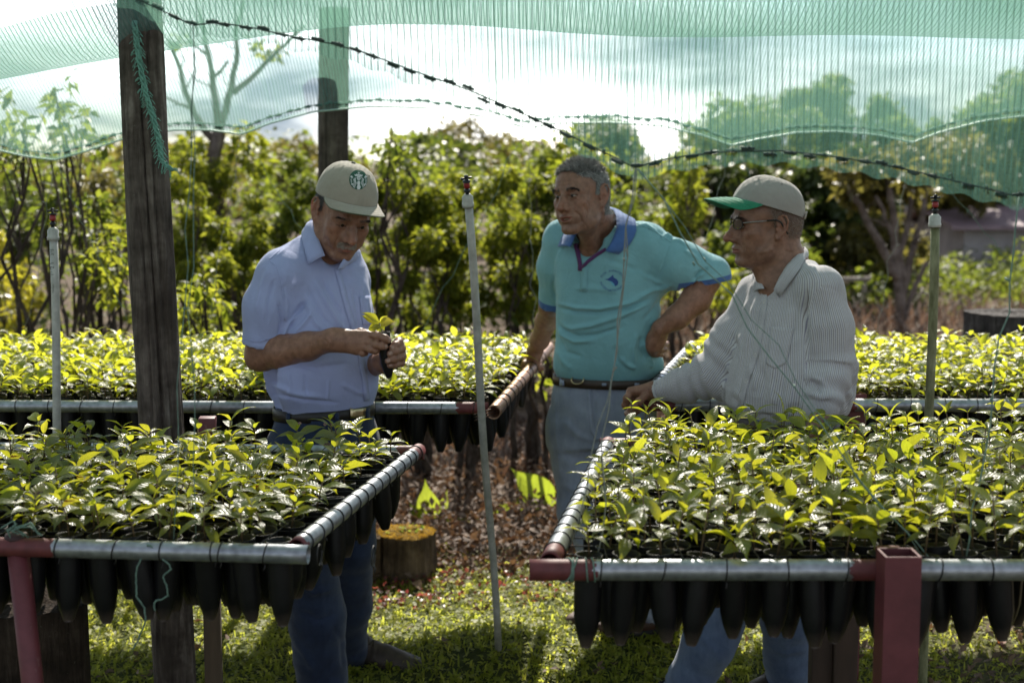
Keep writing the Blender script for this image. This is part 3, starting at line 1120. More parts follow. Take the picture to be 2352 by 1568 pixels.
def rough_post(name, line, widths, mat, label, cat, group, seed, cracks=(), sides=110):
    """A hewn post: a lumpy, roughly squared section along a line, with long open cracks."""
    rng = np.random.default_rng(seed)
    P, q = resample(np.array(line), 46)
    W = np.interp(np.linspace(0, 1, 46), np.linspace(0, 1, len(widths)), widths)
    V = []
    ph = rng.uniform(0, 6.28, 6)
    for i in range(46):
        t = q[i]
        for j in range(sides):
            a = 2 * math.pi * j / sides
            sq = (abs(math.cos(a - 0.35)) ** 4 + abs(math.sin(a - 0.35)) ** 4) ** (-0.25)
            r = W[i] / 2 * (0.55 + 0.45 * sq) * (1 + 0.035 * math.sin(3 * a + ph[0] + t * 1.5) + 0.022 * math.sin(7 * a + ph[1] - t * 4) + 0.016 * math.sin(11 * a + ph[2] + t * 9) + rng.normal(0, 0.004))
            for ca, t0, t1, dep in cracks:
                cc = ca + 0.15 * math.sin(t * 3 + ca)
                da = (a - cc + math.pi) % (2 * math.pi) - math.pi
                if t0 < t < t1: r *= 1 - dep * 2.2 * math.exp(-(da / (0.05 + 0.02 * math.sin(t * 7))) ** 2)
            V.append(P[i] + np.array([r * math.cos(a), r * math.sin(a), 0]))
    V = np.array(V)
    F = [(i * sides + j, i * sides + (j + 1) % sides, (i + 1) * sides + (j + 1) % sides, (i + 1) * sides + j) for i in range(45) for j in range(sides)]
    F += [tuple(range(sides - 1, -1, -1)), tuple(45 * sides + j for j in range(sides))]
    return thing_mesh(name, V, F, mat, label, cat, group)


def build_posts():
    W1 = wood_mat("weathered_wood", (0.032, 0.024, 0.020), (0.165, 0.132, 0.112), (0.36, 0.31, 0.27), 1.0, 0.5)
    W2 = wood_mat("grey_wood", (0.030, 0.026, 0.021), (0.140, 0.122, 0.094), (0.30, 0.27, 0.21), 0.8, 0.2)
    rough_post("wooden_post", [at(408, 1705, 3.92) * np.array([1, 1, 0]), at(371, 1000, 3.92), at(343, 500, 3.92), at(322, 20, 3.92), at(312, -120, 3.92)], [0.118, 0.113, 0.119, 0.122, 0.116, 0.115], W1,
               "thick dark weathered wooden post with long cracks, standing before the blue shirt man", "post", "wooden posts holding the nets", 11, ((4.9, 0.5, 2.2, 0.13), (4.45, 0.3, 1.5, 0.07), (5.35, 0.0, 2.4, 0.06)))
    Yp = 5.95
    rough_post("wooden_post", [np.array([at(764, 800, Yp)[0], Yp, 0.0]), at(764, 700, Yp), at(766, 400, Yp), at(769, 20, Yp)], [0.124, 0.122, 0.121, 0.121], W2, "squared wooden post rising behind the beige cap, its top wrapped by net", "post", "wooden posts holding the nets", 12, ((4.3, 0.2, 2.6, 0.05),))
    # frayed green cord hanging down the thick post
    rng = np.random.default_rng(13)
    P, _ = resample(np.array(A3((308, 48, 3.84), (318, 130, 3.835), (333, 210, 3.83), (352, 270, 3.83), (366, 330, 3.83), (372, 370, 3.83), (396, 392, 3.83))), 60)
    out = []
    for k in range(3):
        a = np.arange(60) * 0.8 + k * 2.1
        out.append(tube(P + np.stack([np.cos(a), np.sin(a) * 0.6, 0 * a], 1) * 0.005, 0.0034, 5))
    for i in range(4, 60):
        for _ in range(3):
            d = rng.normal(0, 1, 3) * np.array([1, 0.5, 0.8]); d /= np.linalg.norm(d); d[1] = -abs(d[1])
            out.append(tube([P[i], P[i] + d * 0.012, P[i] + d * 0.020 + np.array([0, 0, -0.010])], 0.0011, 4))
    V, F = join(out)
    thing_mesh("frayed_cord", V, F, simple("green_cord", (0.17, 0.36, 0.29), 0.8, 0.3, 90), "frayed green cord hanging from the net down the thick wooden post", "cord")
    # stumps
    BK = wood_mat("dark_bark", (0.014, 0.010, 0.007), (0.048, 0.034, 0.024), (0.110, 0.085, 0.065), 1.2, 0.2)
    BK2 = wood_mat("old_stump_wood", (0.050, 0.034, 0.020), (0.150, 0.105, 0.060), (0.27, 0.20, 0.12), 1.0, 0.1)
    ST = wood_mat("charred_stump", (0.016, 0.015, 0.015), (0.085, 0.078, 0.074), (0.23, 0.215, 0.205), 0.9, 0.15)
    MS = Mat("moss")
    v = MS.coord("Object")
    f = MS.noise(v, 50, 5)
    MSm = MS.done(MS.bsdf(MS.ramp(f, [(0.3, (0.10, 0.060, 0.010)), (0.7, (0.30, 0.185, 0.028))]), 0.95, MS.bump(MS.noise(v, 240, 3), 0.9, 0.01), 0, 0.1))

    def stump(base, r, h, label, mat, seed, top=None, lobes=0.06, n=44):
        rng = np.random.default_rng(seed)
        root = empty("tree_stump", base, label, "stump")
        ph = rng.uniform(0, 6.28, 8)
        V = []
        rows = 12
        for i in range(rows):
            t = i / (rows - 1)
            for j in range(n):
                a = 2 * math.pi * j / n
                rr = r * (1 + 0.30 * math.exp(-t * 5) + lobes * math.sin(3 * a + ph[0]) + lobes * 0.6 * math.sin(5 * a + ph[1] + t) + 0.035 * math.sin(17 * a + ph[2] + 2 * t) + 0.02 * math.sin(29 * a + ph[3] - t))
                V.append((rr * math.cos(a), rr * math.sin(a), h * t - 0.03 * (1 - t)))
        V = np.array(V) + np.asarray(base)
        F = [(i * n + j, i * n + (j + 1) % n, (i + 1) * n + (j + 1) % n, (i + 1) * n + j) for i in range(rows - 1) for j in range(n)]
        part("trunk", V, F, mat, root)
        rim = V[(rows - 1) * n:]
        c = rim.mean(0)
        Vt, Ft = [], []
        for i in range(7):
            k = 1.0 + 0.02 - i / 6 * 1.02
            zz = (0.010 if top is not None else 0.0) * math.sin(min(1, i / 2.0) * 1.57) + rng.normal(0, 0.004, n) * (1 if i else 0.4)
            Vt.append(np.c_[c[:2] + (rim[:, :2] - c[:2]) * k, rim[:, 2] + zz])
        Vt = np.concatenate(Vt)
        Ft = [(i * n + j, i * n + (j + 1) % n, (i + 1) * n + (j + 1) % n, (i + 1) * n + j) for i in range(6) for j in range(n)]
        part("cut_top", Vt, Ft, top or mat, root)
        return root, c
    b = np.array([at(935, 1320, 5.50)[0], 5.50, 0.0])
    rt, c = stump(b, 0.110, 0.172, "squat old stump with an orange moss top at the lawn's edge", BK2, 31, MSm, 0.05)
    rng = np.random.default_rng(32)
    V, F = leaf_cloud(np.array([c + np.array([rng.normal(0, 0.035), rng.normal(-0.02, 0.03), 0.02]) for _ in range(14)]), np.full(14, 0.008), 34, 0.014, rng, 0, 0.9)
    o = part("sprouts", V, F, leaf_mat("sprout", (0.06, 0.12, 0.02), (0.10, 0.18, 0.03), (0.3, 0.4, 0.05), (0.45, 0.55, 0.08), 0.5, 0.4, False), rt, smooth=False); o["kind"] = "stuff"
    # moss fringe of small tufts on its top edge
    a = rng.uniform(0, 6.28, 700); rr = 0.110 * np.sqrt(rng.random(700)) * 1.05
    P = np.stack([c[0] + rr * np.cos(a), c[1] + rr * np.sin(a), np.full(700, c[2] + 0.006)], 1)
    V, F = leaf_cloud(P, np.full(700, 0.003), 2600, 0.0075, rng, -0.2, 0.5)
    o = part("moss_tufts", V, F, leaf_mat("moss_tuft", (0.20, 0.11, 0.014), (0.40, 0.24, 0.03), (0.45, 0.25, 0.02), (0.65, 0.42, 0.05), 0.5, 0.8, False, 0.1), rt, smooth=False); o["kind"] = "stuff"
    stump(np.array([at(845, 1320, 5.45)[0], 5.45, 0.0]), 0.05, 0.17, "small broken stump between the mossy stump and the blue shirt man's leg", BK2, 33, None, 0.09)
    stump(np.array([at(2330, 780, 6.6)[0], 6.6, 0.0]), 0.215, 0.94, "tall grey charred stump behind the far right seedlings", ST, 34, None, 0.04)
    stump(np.array([at(70, 1500, 3.30)[0], 3.30, 0.0]), 0.135, 0.57, "dark mossy trunk base under the near left bench", BK, 35, None, 0.06)


def build_risers():
    PV = Mat("pvc")
    v = PV.coord("Object")
    g = PV.noise(v, 30, 5, 0.65)
    PVm = PV.done(PV.bsdf(PV.ramp(g, [(0.35, (0.34, 0.335, 0.30)), (0.65, (0.52, 0.51, 0.47))]), 0.45, PV.bump(g, 0.1, 0.002), 0, 0.4))
    PA = Mat("algae_pvc")
    v = PA.coord("Object", (1, 1, 0.3))
    g = PA.noise(v, 34, 5, 0.7)
    PAm = PA.done(PA.bsdf(PA.ramp(g, [(0.36, (0.105, 0.105, 0.045)), (0.58, (0.24, 0.235, 0.13)), (0.75, (0.44, 0.43, 0.33))]), 0.55, PA.bump(g, 0.2, 0.002), 0, 0.3))
    BKm = simple("black_plastic", (0.012, 0.012, 0.014), 0.4, 0.2)
    RDm = simple("red_plastic", (0.30, 0.020, 0.020), 0.4, 0.2)
    INK = simple("pipe_print", (0.05, 0.05, 0.05), 0.6, 0.1)

    def riser(top, foot, r, mat, capmat, label, tilt=0.0):
        top, foot = np.asarray(top, float), np.asarray(foot, float)
        root = empty("sprinkler_riser", foot, label, "sprinkler pipe", "sprinkler risers among the benches")
        d = (top - foot) / np.linalg.norm(top - foot)
        s, b = frame_of(d, (0, 1, 0))
        R = np.stack([s, b, d], 1)
        n = 10
        line = [foot + (top - foot) * k / n + s * 0.003 * math.sin(k * 0.9) for k in range(n + 1)]
        V, F = tube(line, r, 18)
        pp = part("pipe", V, F, mat, root)
        at_ = lambda prof, n_=20: lathe(prof, n_)
        pr = [(0, -0.008), (r + 0.0048, -0.008), (r + 0.0048, 0.0015), (r + 0.0035, 0.003), (r + 0.0035, 0.020), (r * 0.85, 0.026), (r * 0.7, 0.028), (0, 0.028)]
        V, F = at_(pr); cp = part("end_cap", top + V @ R.T, F, capmat, root)
        head = []
        V, F = at_([(0, 0.028), (0.0055, 0.028), (0.0055, 0.034), (0.0085, 0.035), (0.0085, 0.040), (0.0055, 0.041), (0.0045, 0.046), (0, 0.046)])
        hd = part("nozzle_base", top + V @ R.T, F, BKm, root)
        V, F = at_([(0, 0.046), (0.0075, 0.046), (0.0085, 0.050), (0.0082, 0.060), (0.0060, 0.062), (0, 0.062)])
        part("nozzle", top + V @ R.T, F, RDm, root)
        out = [at_([(0, 0.062), (0.0105, 0.062), (0.0105, 0.0655), (0.004, 0.067), (0.0035, 0.078), (0, 0.078)])]
        for a in (0.3, 1.87, 3.44, 5.01):
            Vb, Fb = box((0.0085, 0, 0.0725), (0.013, 0.004, 0.006), 0, 0.001)
            out.append((Vb @ Rz(a).T, Fb))
        out.append(at_([(0.002, 0.076), (0.0055, 0.076), (0.0055, 0.080), (0, 0.082)]))
        V, F = join(out)
        part("spinner", top + V @ R.T, F, BKm, root)
        return root, R, pp
    root, R, pp = riser(at(1075, 468, 3.82), atz(1145, 1490, 0.085), 0.0112, PVm, PVm, "leaning white sprinkler pipe in the middle of the lawn")
    r2, R2, p2 = riser(at(122, 545, 3.95), np.array([at(141, 1700, 3.95)[0], 3.98, 0.0]), 0.0115, PVm, PVm, "white sprinkler pipe with printed figures, leftmost of the three")
    # printed figures run down the pipe
    top = at(122, 545, 3.95)
    ft = np.array([at(141, 1700, 3.95)[0], 3.98, 0.0]); d = (ft - top) / np.linalg.norm(ft - top)
    outs = []
    for txt, s0, s1 in (("315", 0.050, 0.018), ("(1/2 )", 0.105, 0.035), ("12mm", 0.155, 0.024)):
        V, F = text_polys(txt)
        sc = s1 / max(V[:, 0].max(), 1e-6)
        # text runs upwards along the pipe
        along = (s0 - V[:, 0] * sc)
        across = V[:, 1] * sc
        ang = (across - 0.004) / 0.0118
        P = top + along[:, None] * d + np.stack([-np.sin(ang) * 0.0119 * -1 * -1, -np.cos(ang) * 0.0119, 0 * ang], 1)
        outs.append((P, F))
    V, F = join(outs)
    part("printed_figures", V, F, INK, r2, smooth=False)
    riser(at(2147, 515, 3.90), np.array([at(2118, 1720, 3.9)[0], 3.92, 0.0]), 0.0125, PAm, PVm, "algae-stained sprinkler pipe beside the man in striped shirt")
    # wire that ties the middle riser to the far left bench's rail
    w = []
    for k in range(3):
        a = np.linspace(0, 2 * math.pi, 17)
        c = at(1114, 944 + 7 * k, 4.10)
        w.append(tube(c + np.stack([0.030 * np.cos(a), 0.04 * np.sin(a), 0.012 * np.cos(a + 0.6)], 1), 0.0018, 5))
    V, F = join(w)
    thing_mesh("tie_wire", V, F, simple("rusty_wire", (0.07, 0.04, 0.03), 0.6, 0.3, 90, metallic=0.5), "rusty wire binding the middle sprinkler pipe to the clay coloured rail", "wire")

# ------------------------------------------------------------------ benches of tube pots
RAIL_Z = 0.89


def rail_mat(name, galv, red):
    M = Mat(name)
    v = M.coord("Object")
    sp = M.n("ShaderNodeTexVoronoi"); sp.inputs["Scale"].default_value = 70
    M.l(v, sp.inputs["Vector"])
    n1 = M.noise(v, 14, 5, 0.6)
    g = M.math('ADD', M.math('MULTIPLY', sp.outputs["Distance"], 0.35), M.math('MULTIPLY', n1, 0.65))
    c = M.ramp(g, [(0.3, tuple(q * 0.62 for q in galv)), (0.7, tuple(min(1, q * 1.25) for q in galv))])
    rc = M.ramp(M.noise(v, 40, 5), [(0.3, tuple(q * 0.7 for q in red)), (0.7, tuple(q * 1.3 for q in red))])
    d = M.math('ADD', M.attr("paint"), M.math('MULTIPLY', M.math('SUBTRACT', M.noise(v, 65, 4, 0.6), 0.5), 0.05))
    p = M.math('GREATER_THAN', d, 0.0)
    c = M.mix(p, c, rc)
    met = M.math('MULTIPLY', M.math('SUBTRACT', 1.0, p), 0.75)
    ro = M.math('ADD', 0.30, M.math('ADD', M.math('MULTIPLY', p, 0.18), M.math('MULTIPLY', n1, 0.2)))
    return M.done(M.bsdf(c, ro, M.bump(n1, 0.15, 0.003), met, 0.5))


GALV, RED = (0.33, 0.345, 0.37), (0.130, 0.029, 0.030)
M_RAIL = rail_mat("galvanised_pipe", GALV, RED)
M_CLAY = rail_mat("rust_brown_pipe", (0.36, 0.22, 0.155), (0.17, 0.035, 0.030))
M_REDP = Mat("red_painted_steel")
_v = M_REDP.coord("Object")
_n = M_REDP.noise(_v, 16, 6, 0.65)
_c = M_REDP.ramp(_n, [(0.3, (0.105, 0.026, 0.030)), (0.7, (0.165, 0.042, 0.048))])
_s = M_REDP.noise(M_REDP.coord("Object", (1, 1, 0.25)), 60, 5, 0.7)
_c = M_REDP.mix(M_REDP.math('MULTIPLY', M_REDP.math('GREATER_THAN', _s, 0.66), 0.45), _c, (0.24, 0.14, 0.13))
_c = M_REDP.mix(M_REDP.math('MULTIPLY', M_REDP.math('GREATER_THAN', M_REDP.noise(_v, 33, 5, 0.75), 0.69), 0.8), _c, (0.055, 0.028, 0.020))
M_REDP = M_REDP.done(M_REDP.bsdf(_c, 0.5, M_REDP.bump(_n, 0.2, 0.004), 0, 0.4))
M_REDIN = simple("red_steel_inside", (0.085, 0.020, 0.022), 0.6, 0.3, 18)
M_WIRE = simple("black_wire", (0.028, 0.026, 0.025), 0.5, 0.3, 60, metallic=0.3)
M_BROWNP = simple("brown_painted_wood", (0.050, 0.028, 0.018), 0.7, 0.3, 22, 0.2, stretch=(1, 1, 0.2))
M_WOODP = simple("raw_wood_leg", (0.085, 0.058, 0.036), 0.85, 0.35, 26, 0.4, stretch=(1, 1, 0.12))


def rail(root, a, b, r, paint=(), mat=None, hollow=True, name="rail"):
    """A pipe rail; PAINT lists the stretches (from, to in metres along it) that are painted red."""
    a, b = np.asarray(a, float), np.asarray(b, float)
    L_ = np.linalg.norm(b - a)
    d = (b - a) / L_
    s, u = frame_of(d)
    n = 22; m = max(6, int(L_ / 0.04))
    ang = np.arange(n) * 2 * math.pi / n
    ring = np.cos(ang)[:, None] * s + np.sin(ang)[:, None] * u
    st = np.linspace(0, L_, m)
    V = np.concatenate([a + d * t + ring * r for t in st] + [b + ring * (r - 0.0025), b - d * 0.10 + ring * (r - 0.0025), a + d * 0.10 + ring * (r - 0.0025), a + ring * (r - 0.0025)])
    T = np.concatenate([np.repeat(st, n), np.full(n, L_), np.full(n, L_), np.zeros(2 * n)])
    F = [(i * n + j, i * n + (j + 1) % n, (i + 1) * n + (j + 1) % n, (i + 1) * n + j) for i in range(m + 1) for j in range(n)]
    F += [((m + 2) * n + j, (m + 2) * n + (j + 1) % n, (m + 3) * n + (j + 1) % n, (m + 3) * n + j) for j in range(n)]
    F += [((m + 3) * n + j, (m + 3) * n + (j + 1) % n, (j + 1) % n, j) for j in range(n)]
    F += [tuple((m + 1) * n + j for j in range(n)), tuple((m + 2) * n + j for j in range(n - 1, -1, -1))]
    pd = np.full(len(V), -0.2)
    for p0, p1 in paint: pd = np.maximum(pd, np.minimum(T - p0, p1 - T))
    return part(name, V, F, mat or M_RAIL, root, attrs={"paint": pd})


def tie_mesh(r):
    out = []
    a = np.linspace(0, 2 * math.pi, 19)
    out.append(tube(np.stack([0.0018 * np.sin(a), (r + 0.0012) * np.cos(a), (r + 0.0012) * np.sin(a)], 1), 0.0014, 5, up=(1, 0, 0)))
    out.append(tube([(0, 0.002, -r - 0.001), (0.001, 0.003, -r - 0.007), (-0.001, 0.001, -r - 0.013)], 0.0015, 5))
    V, F = join(out)
    return mesh_data("wire_tie", V, F, M_WIRE)


def ties(root, a, b, r, offs, me):
    """Wire loops round a rail at given distances along it."""
    a, b = np.asarray(a, float), np.asarray(b, float)
    d = (b - a) / np.linalg.norm(b - a)
    az = math.atan2(d[1], d[0])
    for i, t in enumerate(offs):
        o = bpy.data.objects.new("wire_tie", me)
        o.location = tuple(a + d * t - WORLD[root])
        o.rotation_euler = (0.25 * math.sin(i * 2.3), 0.12 * math.sin(i * 1.7), az + 0.10 * math.sin(i * 3.1))
        link(o, root)


def steel_post(root, c, w, z0, z1, rotz=0.0, name="post", mat=None):
    """A square tube post, open at the top."""
    h = w / 2; t = 0.004
    o = [(-h, -h), (h, -h), (h, h), (-h, h)]
    i_ = [(-h + t, -h + t), (h - t, -h + t), (h - t, h - t), (-h + t, h - t)]
    V = [(x, y, z0) for x, y in o] + [(x, y, z1) for x, y in o] + [(x, y, z1) for x, y in i_] + [(x, y, z1 - 0.12) for x, y in i_]
    F = []
    for k in range(3):
        for j in range(4): F.append((k * 4 + j, k * 4 + (j + 1) % 4, (k + 1) * 4 + (j + 1) % 4, (k + 1) * 4 + j))
    F += [(3, 2, 1, 0), (12, 13, 14, 15)]
    V = np.array(V, float) @ Rz(rotz).T + np.array([c[0], c[1], 0])
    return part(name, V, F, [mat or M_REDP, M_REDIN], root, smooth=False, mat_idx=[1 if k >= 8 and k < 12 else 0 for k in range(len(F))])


# ---- tube pots and seedlings
POT_L = 0.163
M_POT = Mat("black_tube_pot")
_v = M_POT.coord("Object")
_n = M_POT.noise(_v, 40, 4)
_sep = M_POT.n("ShaderNodeSeparateXYZ"); M_POT.l(_v, _sep.inputs[0])
_low = M_POT.math('MULTIPLY', M_POT.math('SUBTRACT', -0.118, M_POT.math('ADD', _sep.outputs[2], M_POT.math('MULTIPLY', _n, 0.03))), 30.0, clamp=True)
_oi = M_POT.n("ShaderNodeObjectInfo")
_base = M_POT.ramp(M_POT.math('ADD', M_POT.math('MULTIPLY', _n, 0.6), M_POT.math('MULTIPLY', _oi.outputs["Random"], 0.4)), [(0.3, (0.004, 0.004, 0.0046)), (0.75, (0.010, 0.0097, 0.0105))])
_c = M_POT.mix(M_POT.math('MULTIPLY', _low, 0.7), _base, (0.105, 0.078, 0.060))
M_POT = M_POT.done(M_POT.bsdf(_c, 0.45, M_POT.bump(_n, 0.2, 0.003), 0, 0.28))
M_SOIL = simple("potting_soil", (0.045, 0.030, 0.018), 0.95, 0.6, 160, 0.8)
M_STEM = simple("seedling_stem", (0.115, 0.075, 0.035), 0.7, 0.3, 80)


def pot_arrays(n=16):
    """A ribbed tube pot with a rim, hanging below the origin, hollow at the top."""
    prof = [(0.0245, -0.002), (0.0258, -0.001), (0.0258, 0.003), (0.0232, 0.003), (0.0222, -0.018)]
    outp = [(0.0250, -0.002), (0.0243, -0.060), (0.0230, -0.110), (0.0178, -0.136), (0.0110, -0.158), (0.0085, -POT_L)]
    V, F = [], []
    def add(pr, rib, flip):
        o = len(V)
        for r, z in pr:
            for j in range(n):
                a = 2 * math.pi * j / n
                k = 1 + (0.045 if j % 2 == 0 else -0.045) * rib * (1 if -0.14 < z < -0.004 else 0)
                V.append((r * k * math.cos(a), r * k * math.sin(a), z))
        for i in range(len(pr) - 1):
            for j in range(n):
                q = (o + i * n + j, o + i * n + (j + 1) % n, o + (i + 1) * n + (j + 1) % n, o + (i + 1) * n + j)
                F.append(q[::-1] if flip else q)
    add(prof, 0, False)
    add(outp, 1, True)
    F.append(tuple(len(V) - n + j for j in range(n)))
    return np.array(V), F


LEAF_SIZES = [(0.064, 0.0250, 0.42, 0.22), (0.056, 0.0220, 0.54, 0.28), (0.073, 0.0270, 0.38, 0.18), (0.043, 0.0165, 0.28, 0.34), (0.030, 0.0120, 0.12, 0.45)]
LEAVES = [leaf_arrays(l, w, a, f, 0.014, 8, 5, i) for i, (l, w, a, f) in enumerate(LEAF_SIZES)]
M_LEAF = leaf_mat("coffee_leaf", (0.056, 0.084, 0.012), (0.130, 0.152, 0.022), (0.46, 0.50, 0.020), (0.78, 0.72, 0.05), 0.50, 0.33, True, 0.8)
M_LEAF_Y = leaf_mat("young_coffee_leaf", (0.100, 0.150, 0.018), (0.190, 0.220, 0.028), (0.66, 0.72, 0.035), (0.92, 0.88, 0.06), 0.55, 0.36, True, 0.6)
M_LEAF_B = leaf_mat("scorched_coffee_leaf", (0.12, 0.15, 0.03), (0.16, 0.15, 0.03), (0.55, 0.55, 0.04), (0.62, 0.50, 0.04), 0.45, 0.35, True, 0.5, 0.36)


def plant_spec(rng, tall):
    """Stem height and leaf placements (kind, height, azimuth, elevation, roll, scale) of one seedling."""
    h = rng.uniform(0.050, 0.096) * tall
    az = rng.uniform(0, math.pi)
    out = []
    pairs = rng.choice([3, 4, 4, 4])
    for p in range(pairs):
        z = h * (0.42 + 0.58 * p / (pairs - 1)) if pairs > 1 else h
        for q in (0, 1):
            if p == 0 and rng.random() < 0.25: continue
            kind = [1, 0, 2, 0][p] if p < pairs - 1 else rng.choice([3, 4, 0])
            if p == 0: kind = rng.choice([1, 3])
            el = rng.normal([-0.12, 0.08, 0.26, 0.66][min(p + (4 - pairs if p == pairs - 1 else 0), 3)], 0.20)
            out.append((int(kind), z, az + q * math.pi + rng.normal(0, 0.22), el, rng.normal(0, 0.28), rng.uniform(0.82, 1.16)))
        az += math.pi / 2 + rng.normal(0, 0.25)
    bend = rng.normal(0, 0.010, 2)
    return h, out, bend


class Seedlings:
    def __init__(s):
        s.pot_me = mesh_data("tube_pot", *pot_arrays(), M_POT, smooth=True)
        a = np.arange(12) * 2 * math.pi / 12
        V = [(0.0222 * math.cos(q), 0.0222 * math.sin(q), -0.010) for q in a] + [(0.011 * math.cos(q + .2), 0.011 * math.sin(q + .2), -0.006) for q in a] + [(0, 0, -0.0075)]
        F = [(j, (j + 1) % 12, 12 + (j + 1) % 12, 12 + j) for j in range(12)] + [(12 + j, 12 + (j + 1) % 12, 24) for j in range(12)]
        s.soil = (np.array(V), F)
        s.soil_me = mesh_data("soil", V, F, M_SOIL)
        s.leaf_me = {}
        for nm, m in (("g", M_LEAF), ("y", M_LEAF_Y), ("b", M_LEAF_B)):
            for k, (V, F, A, B) in enumerate(LEAVES):
                s.leaf_me[nm, k] = mesh_data("leaf", V, F, m, attrs={"lu": A, "lv": B})
        s.pv, s.pf = pot_arrays(8)
        s.bulk = {"pot": [], "soil": [], "stem": [], "g": [], "y": []}
        s.stems = {}

    def stem_arr(s, h, bend):
        return tube([(0, 0, -0.008), (bend[0] * 0.3, bend[1] * 0.3, h * 0.5), (bend[0], bend[1], h + 0.004)], [0.0019, 0.0016, 0.0013], 5)

    def single(s, loc, rng, tall, yellow, label, group, planted=True, swing=(0, 0)):
        r = empty("coffee_seedling" if planted else "tube_pot", loc, label, "seedling" if planted else "pot", group)
        r.rotation_euler = (swing[0], swing[1], rng.uniform(0, 6.28))
        link_ = lambda nm, me: link(bpy.data.objects.new(nm, me), r)
        link_("pot", s.pot_me).scale = (1, 1, rng.uniform(0.93, 1.05))
        if not planted:
            if rng.random() < 0.5: link_("soil", s.soil_me)
            return r
        link_("soil", s.soil_me)
        h, lv, bend = plant_spec(rng, tall)
        key = len(s.stems) % 12
        if len(s.stems) < 12 or key not in s.stems:
            s.stems[len(s.stems)] = (h, lv, bend, mesh_data("stem", *s.stem_arr(h, bend), M_STEM))
            h, lv, bend, me = s.stems[len(s.stems) - 1]
        link_("stem", me)
        for kind, z, az, el, ro, sc in lv:
            nm = "y" if rng.random() < yellow else "g"
            if rng.random() < 0.03: nm = "b"
            o = link_("leaf", s.leaf_me[nm, kind])
            o.location = (bend[0] * z / h, bend[1] * z / h, z)
            o.rotation_euler = Matrix(rot_to((az, el, ro)).tolist()).to_euler()
            o.scale = (sc,) * 3
        return r

    def proto_copy(s, protos, loc, rng, label, group, tall, swing):
        """Copy one of the built seedlings with all its parts."""
        src = protos[rng.integers(len(protos))]
        r = src.copy(); COL.objects.link(r)
        WORLD[r] = np.asarray(loc, float)
        r.location = tuple(loc); r.rotation_euler = (swing[0], swing[1], rng.uniform(0, 6.28))
        r["label"] = label; r["group"] = group
        for ch in src.children:
            c = ch.copy(); COL.objects.link(c); c.parent = r
            if ch.name.startswith("leaf"):
                c.rotation_euler = tuple(a + rng.normal(0, 0.16) for a in ch.rotation_euler)
                k = rng.uniform(0.88, 1.12); c.scale = tuple(q * k for q in ch.scale)
                c.location = (ch.location[0], ch.location[1], ch.location[2] * tall)
            elif ch.name.startswith("pot"):
                c.scale = (1, 1, rng.uniform(0.92, 1.05))
            elif ch.name.startswith("stem"):
                c.scale = (1, 1, tall)
        return r

    def mass(s, loc, rng, tall, yellow, planted=True, swing=(0, 0)):
        R = Rz(rng.uniform(0, 6.28)); S_ = Rx(swing[0]) @ Ry(swing[1])
        loc = np.asarray(loc, float)
        s.bulk["pot"].append((s.pv @ S_.T + loc, s.pf))
        s.bulk["soil"].append((s.soil[0] @ S_.T + loc, s.soil[1]))
        if not planted: return
        h, lv, bend = plant_spec(rng, tall)
        V, F = s.stem_arr(h, bend)
        s.bulk["stem"].append((V @ R.T + loc, F))
        for kind, z, az, el, ro, sc in lv:
            V, F, A, B = LEAVES[kind]
            nm = "y" if rng.random() < yellow else "g"
            W = (V * sc) @ rot_to((az, el, ro)).T + np.array([bend[0] * z / h, bend[1] * z / h, z])
            s.bulk[nm].append((W @ R.T + loc, F, A, B))

    def finish(s):
        V, F, MI, A, B, n = [], [], [], [], [], 0
        mats = [M_POT, M_SOIL, M_STEM, M_LEAF, M_LEAF_Y]
        for mi, k in enumerate(("pot", "soil", "stem", "g", "y")):
            for q in s.bulk[k]:
                v, f = q[0], q[1]
                V.append(v)
                for t in f:
                    t = tuple(int(i) + n for i in t)
                    if len(t) > 4:
                        for i in range(1, len(t) - 1): F.append((t[0], t[i], t[i + 1])); MI.append(mi)
                    else: F.append(t); MI.append(mi)
                A.append(q[2] if len(q) > 2 else np.zeros(len(v))); B.append(q[3] if len(q) > 2 else np.zeros(len(v)))
                n += len(v)
        if not V: return
        o = part("coffee_seedlings", np.concatenate(V), F, mats, None, True, {"lu": np.concatenate(A), "lv": np.concatenate(B)}, MI)
        tag(o, "rows of coffee seedlings in black tubes filling the far benches and the back of the near ones", "seedlings", kind="stuff")


ORD = ["first", "second", "third", "fourth", "fifth", "sixth", "seventh", "eighth", "ninth", "tenth", "eleventh", "twelfth", "thirteenth", "fourteenth", "fifteenth", "sixteenth", "seventeenth", "eighteenth", "nineteenth", "twentieth", "twenty-first", "twenty-second", "twenty-third", "twenty-fourth"]


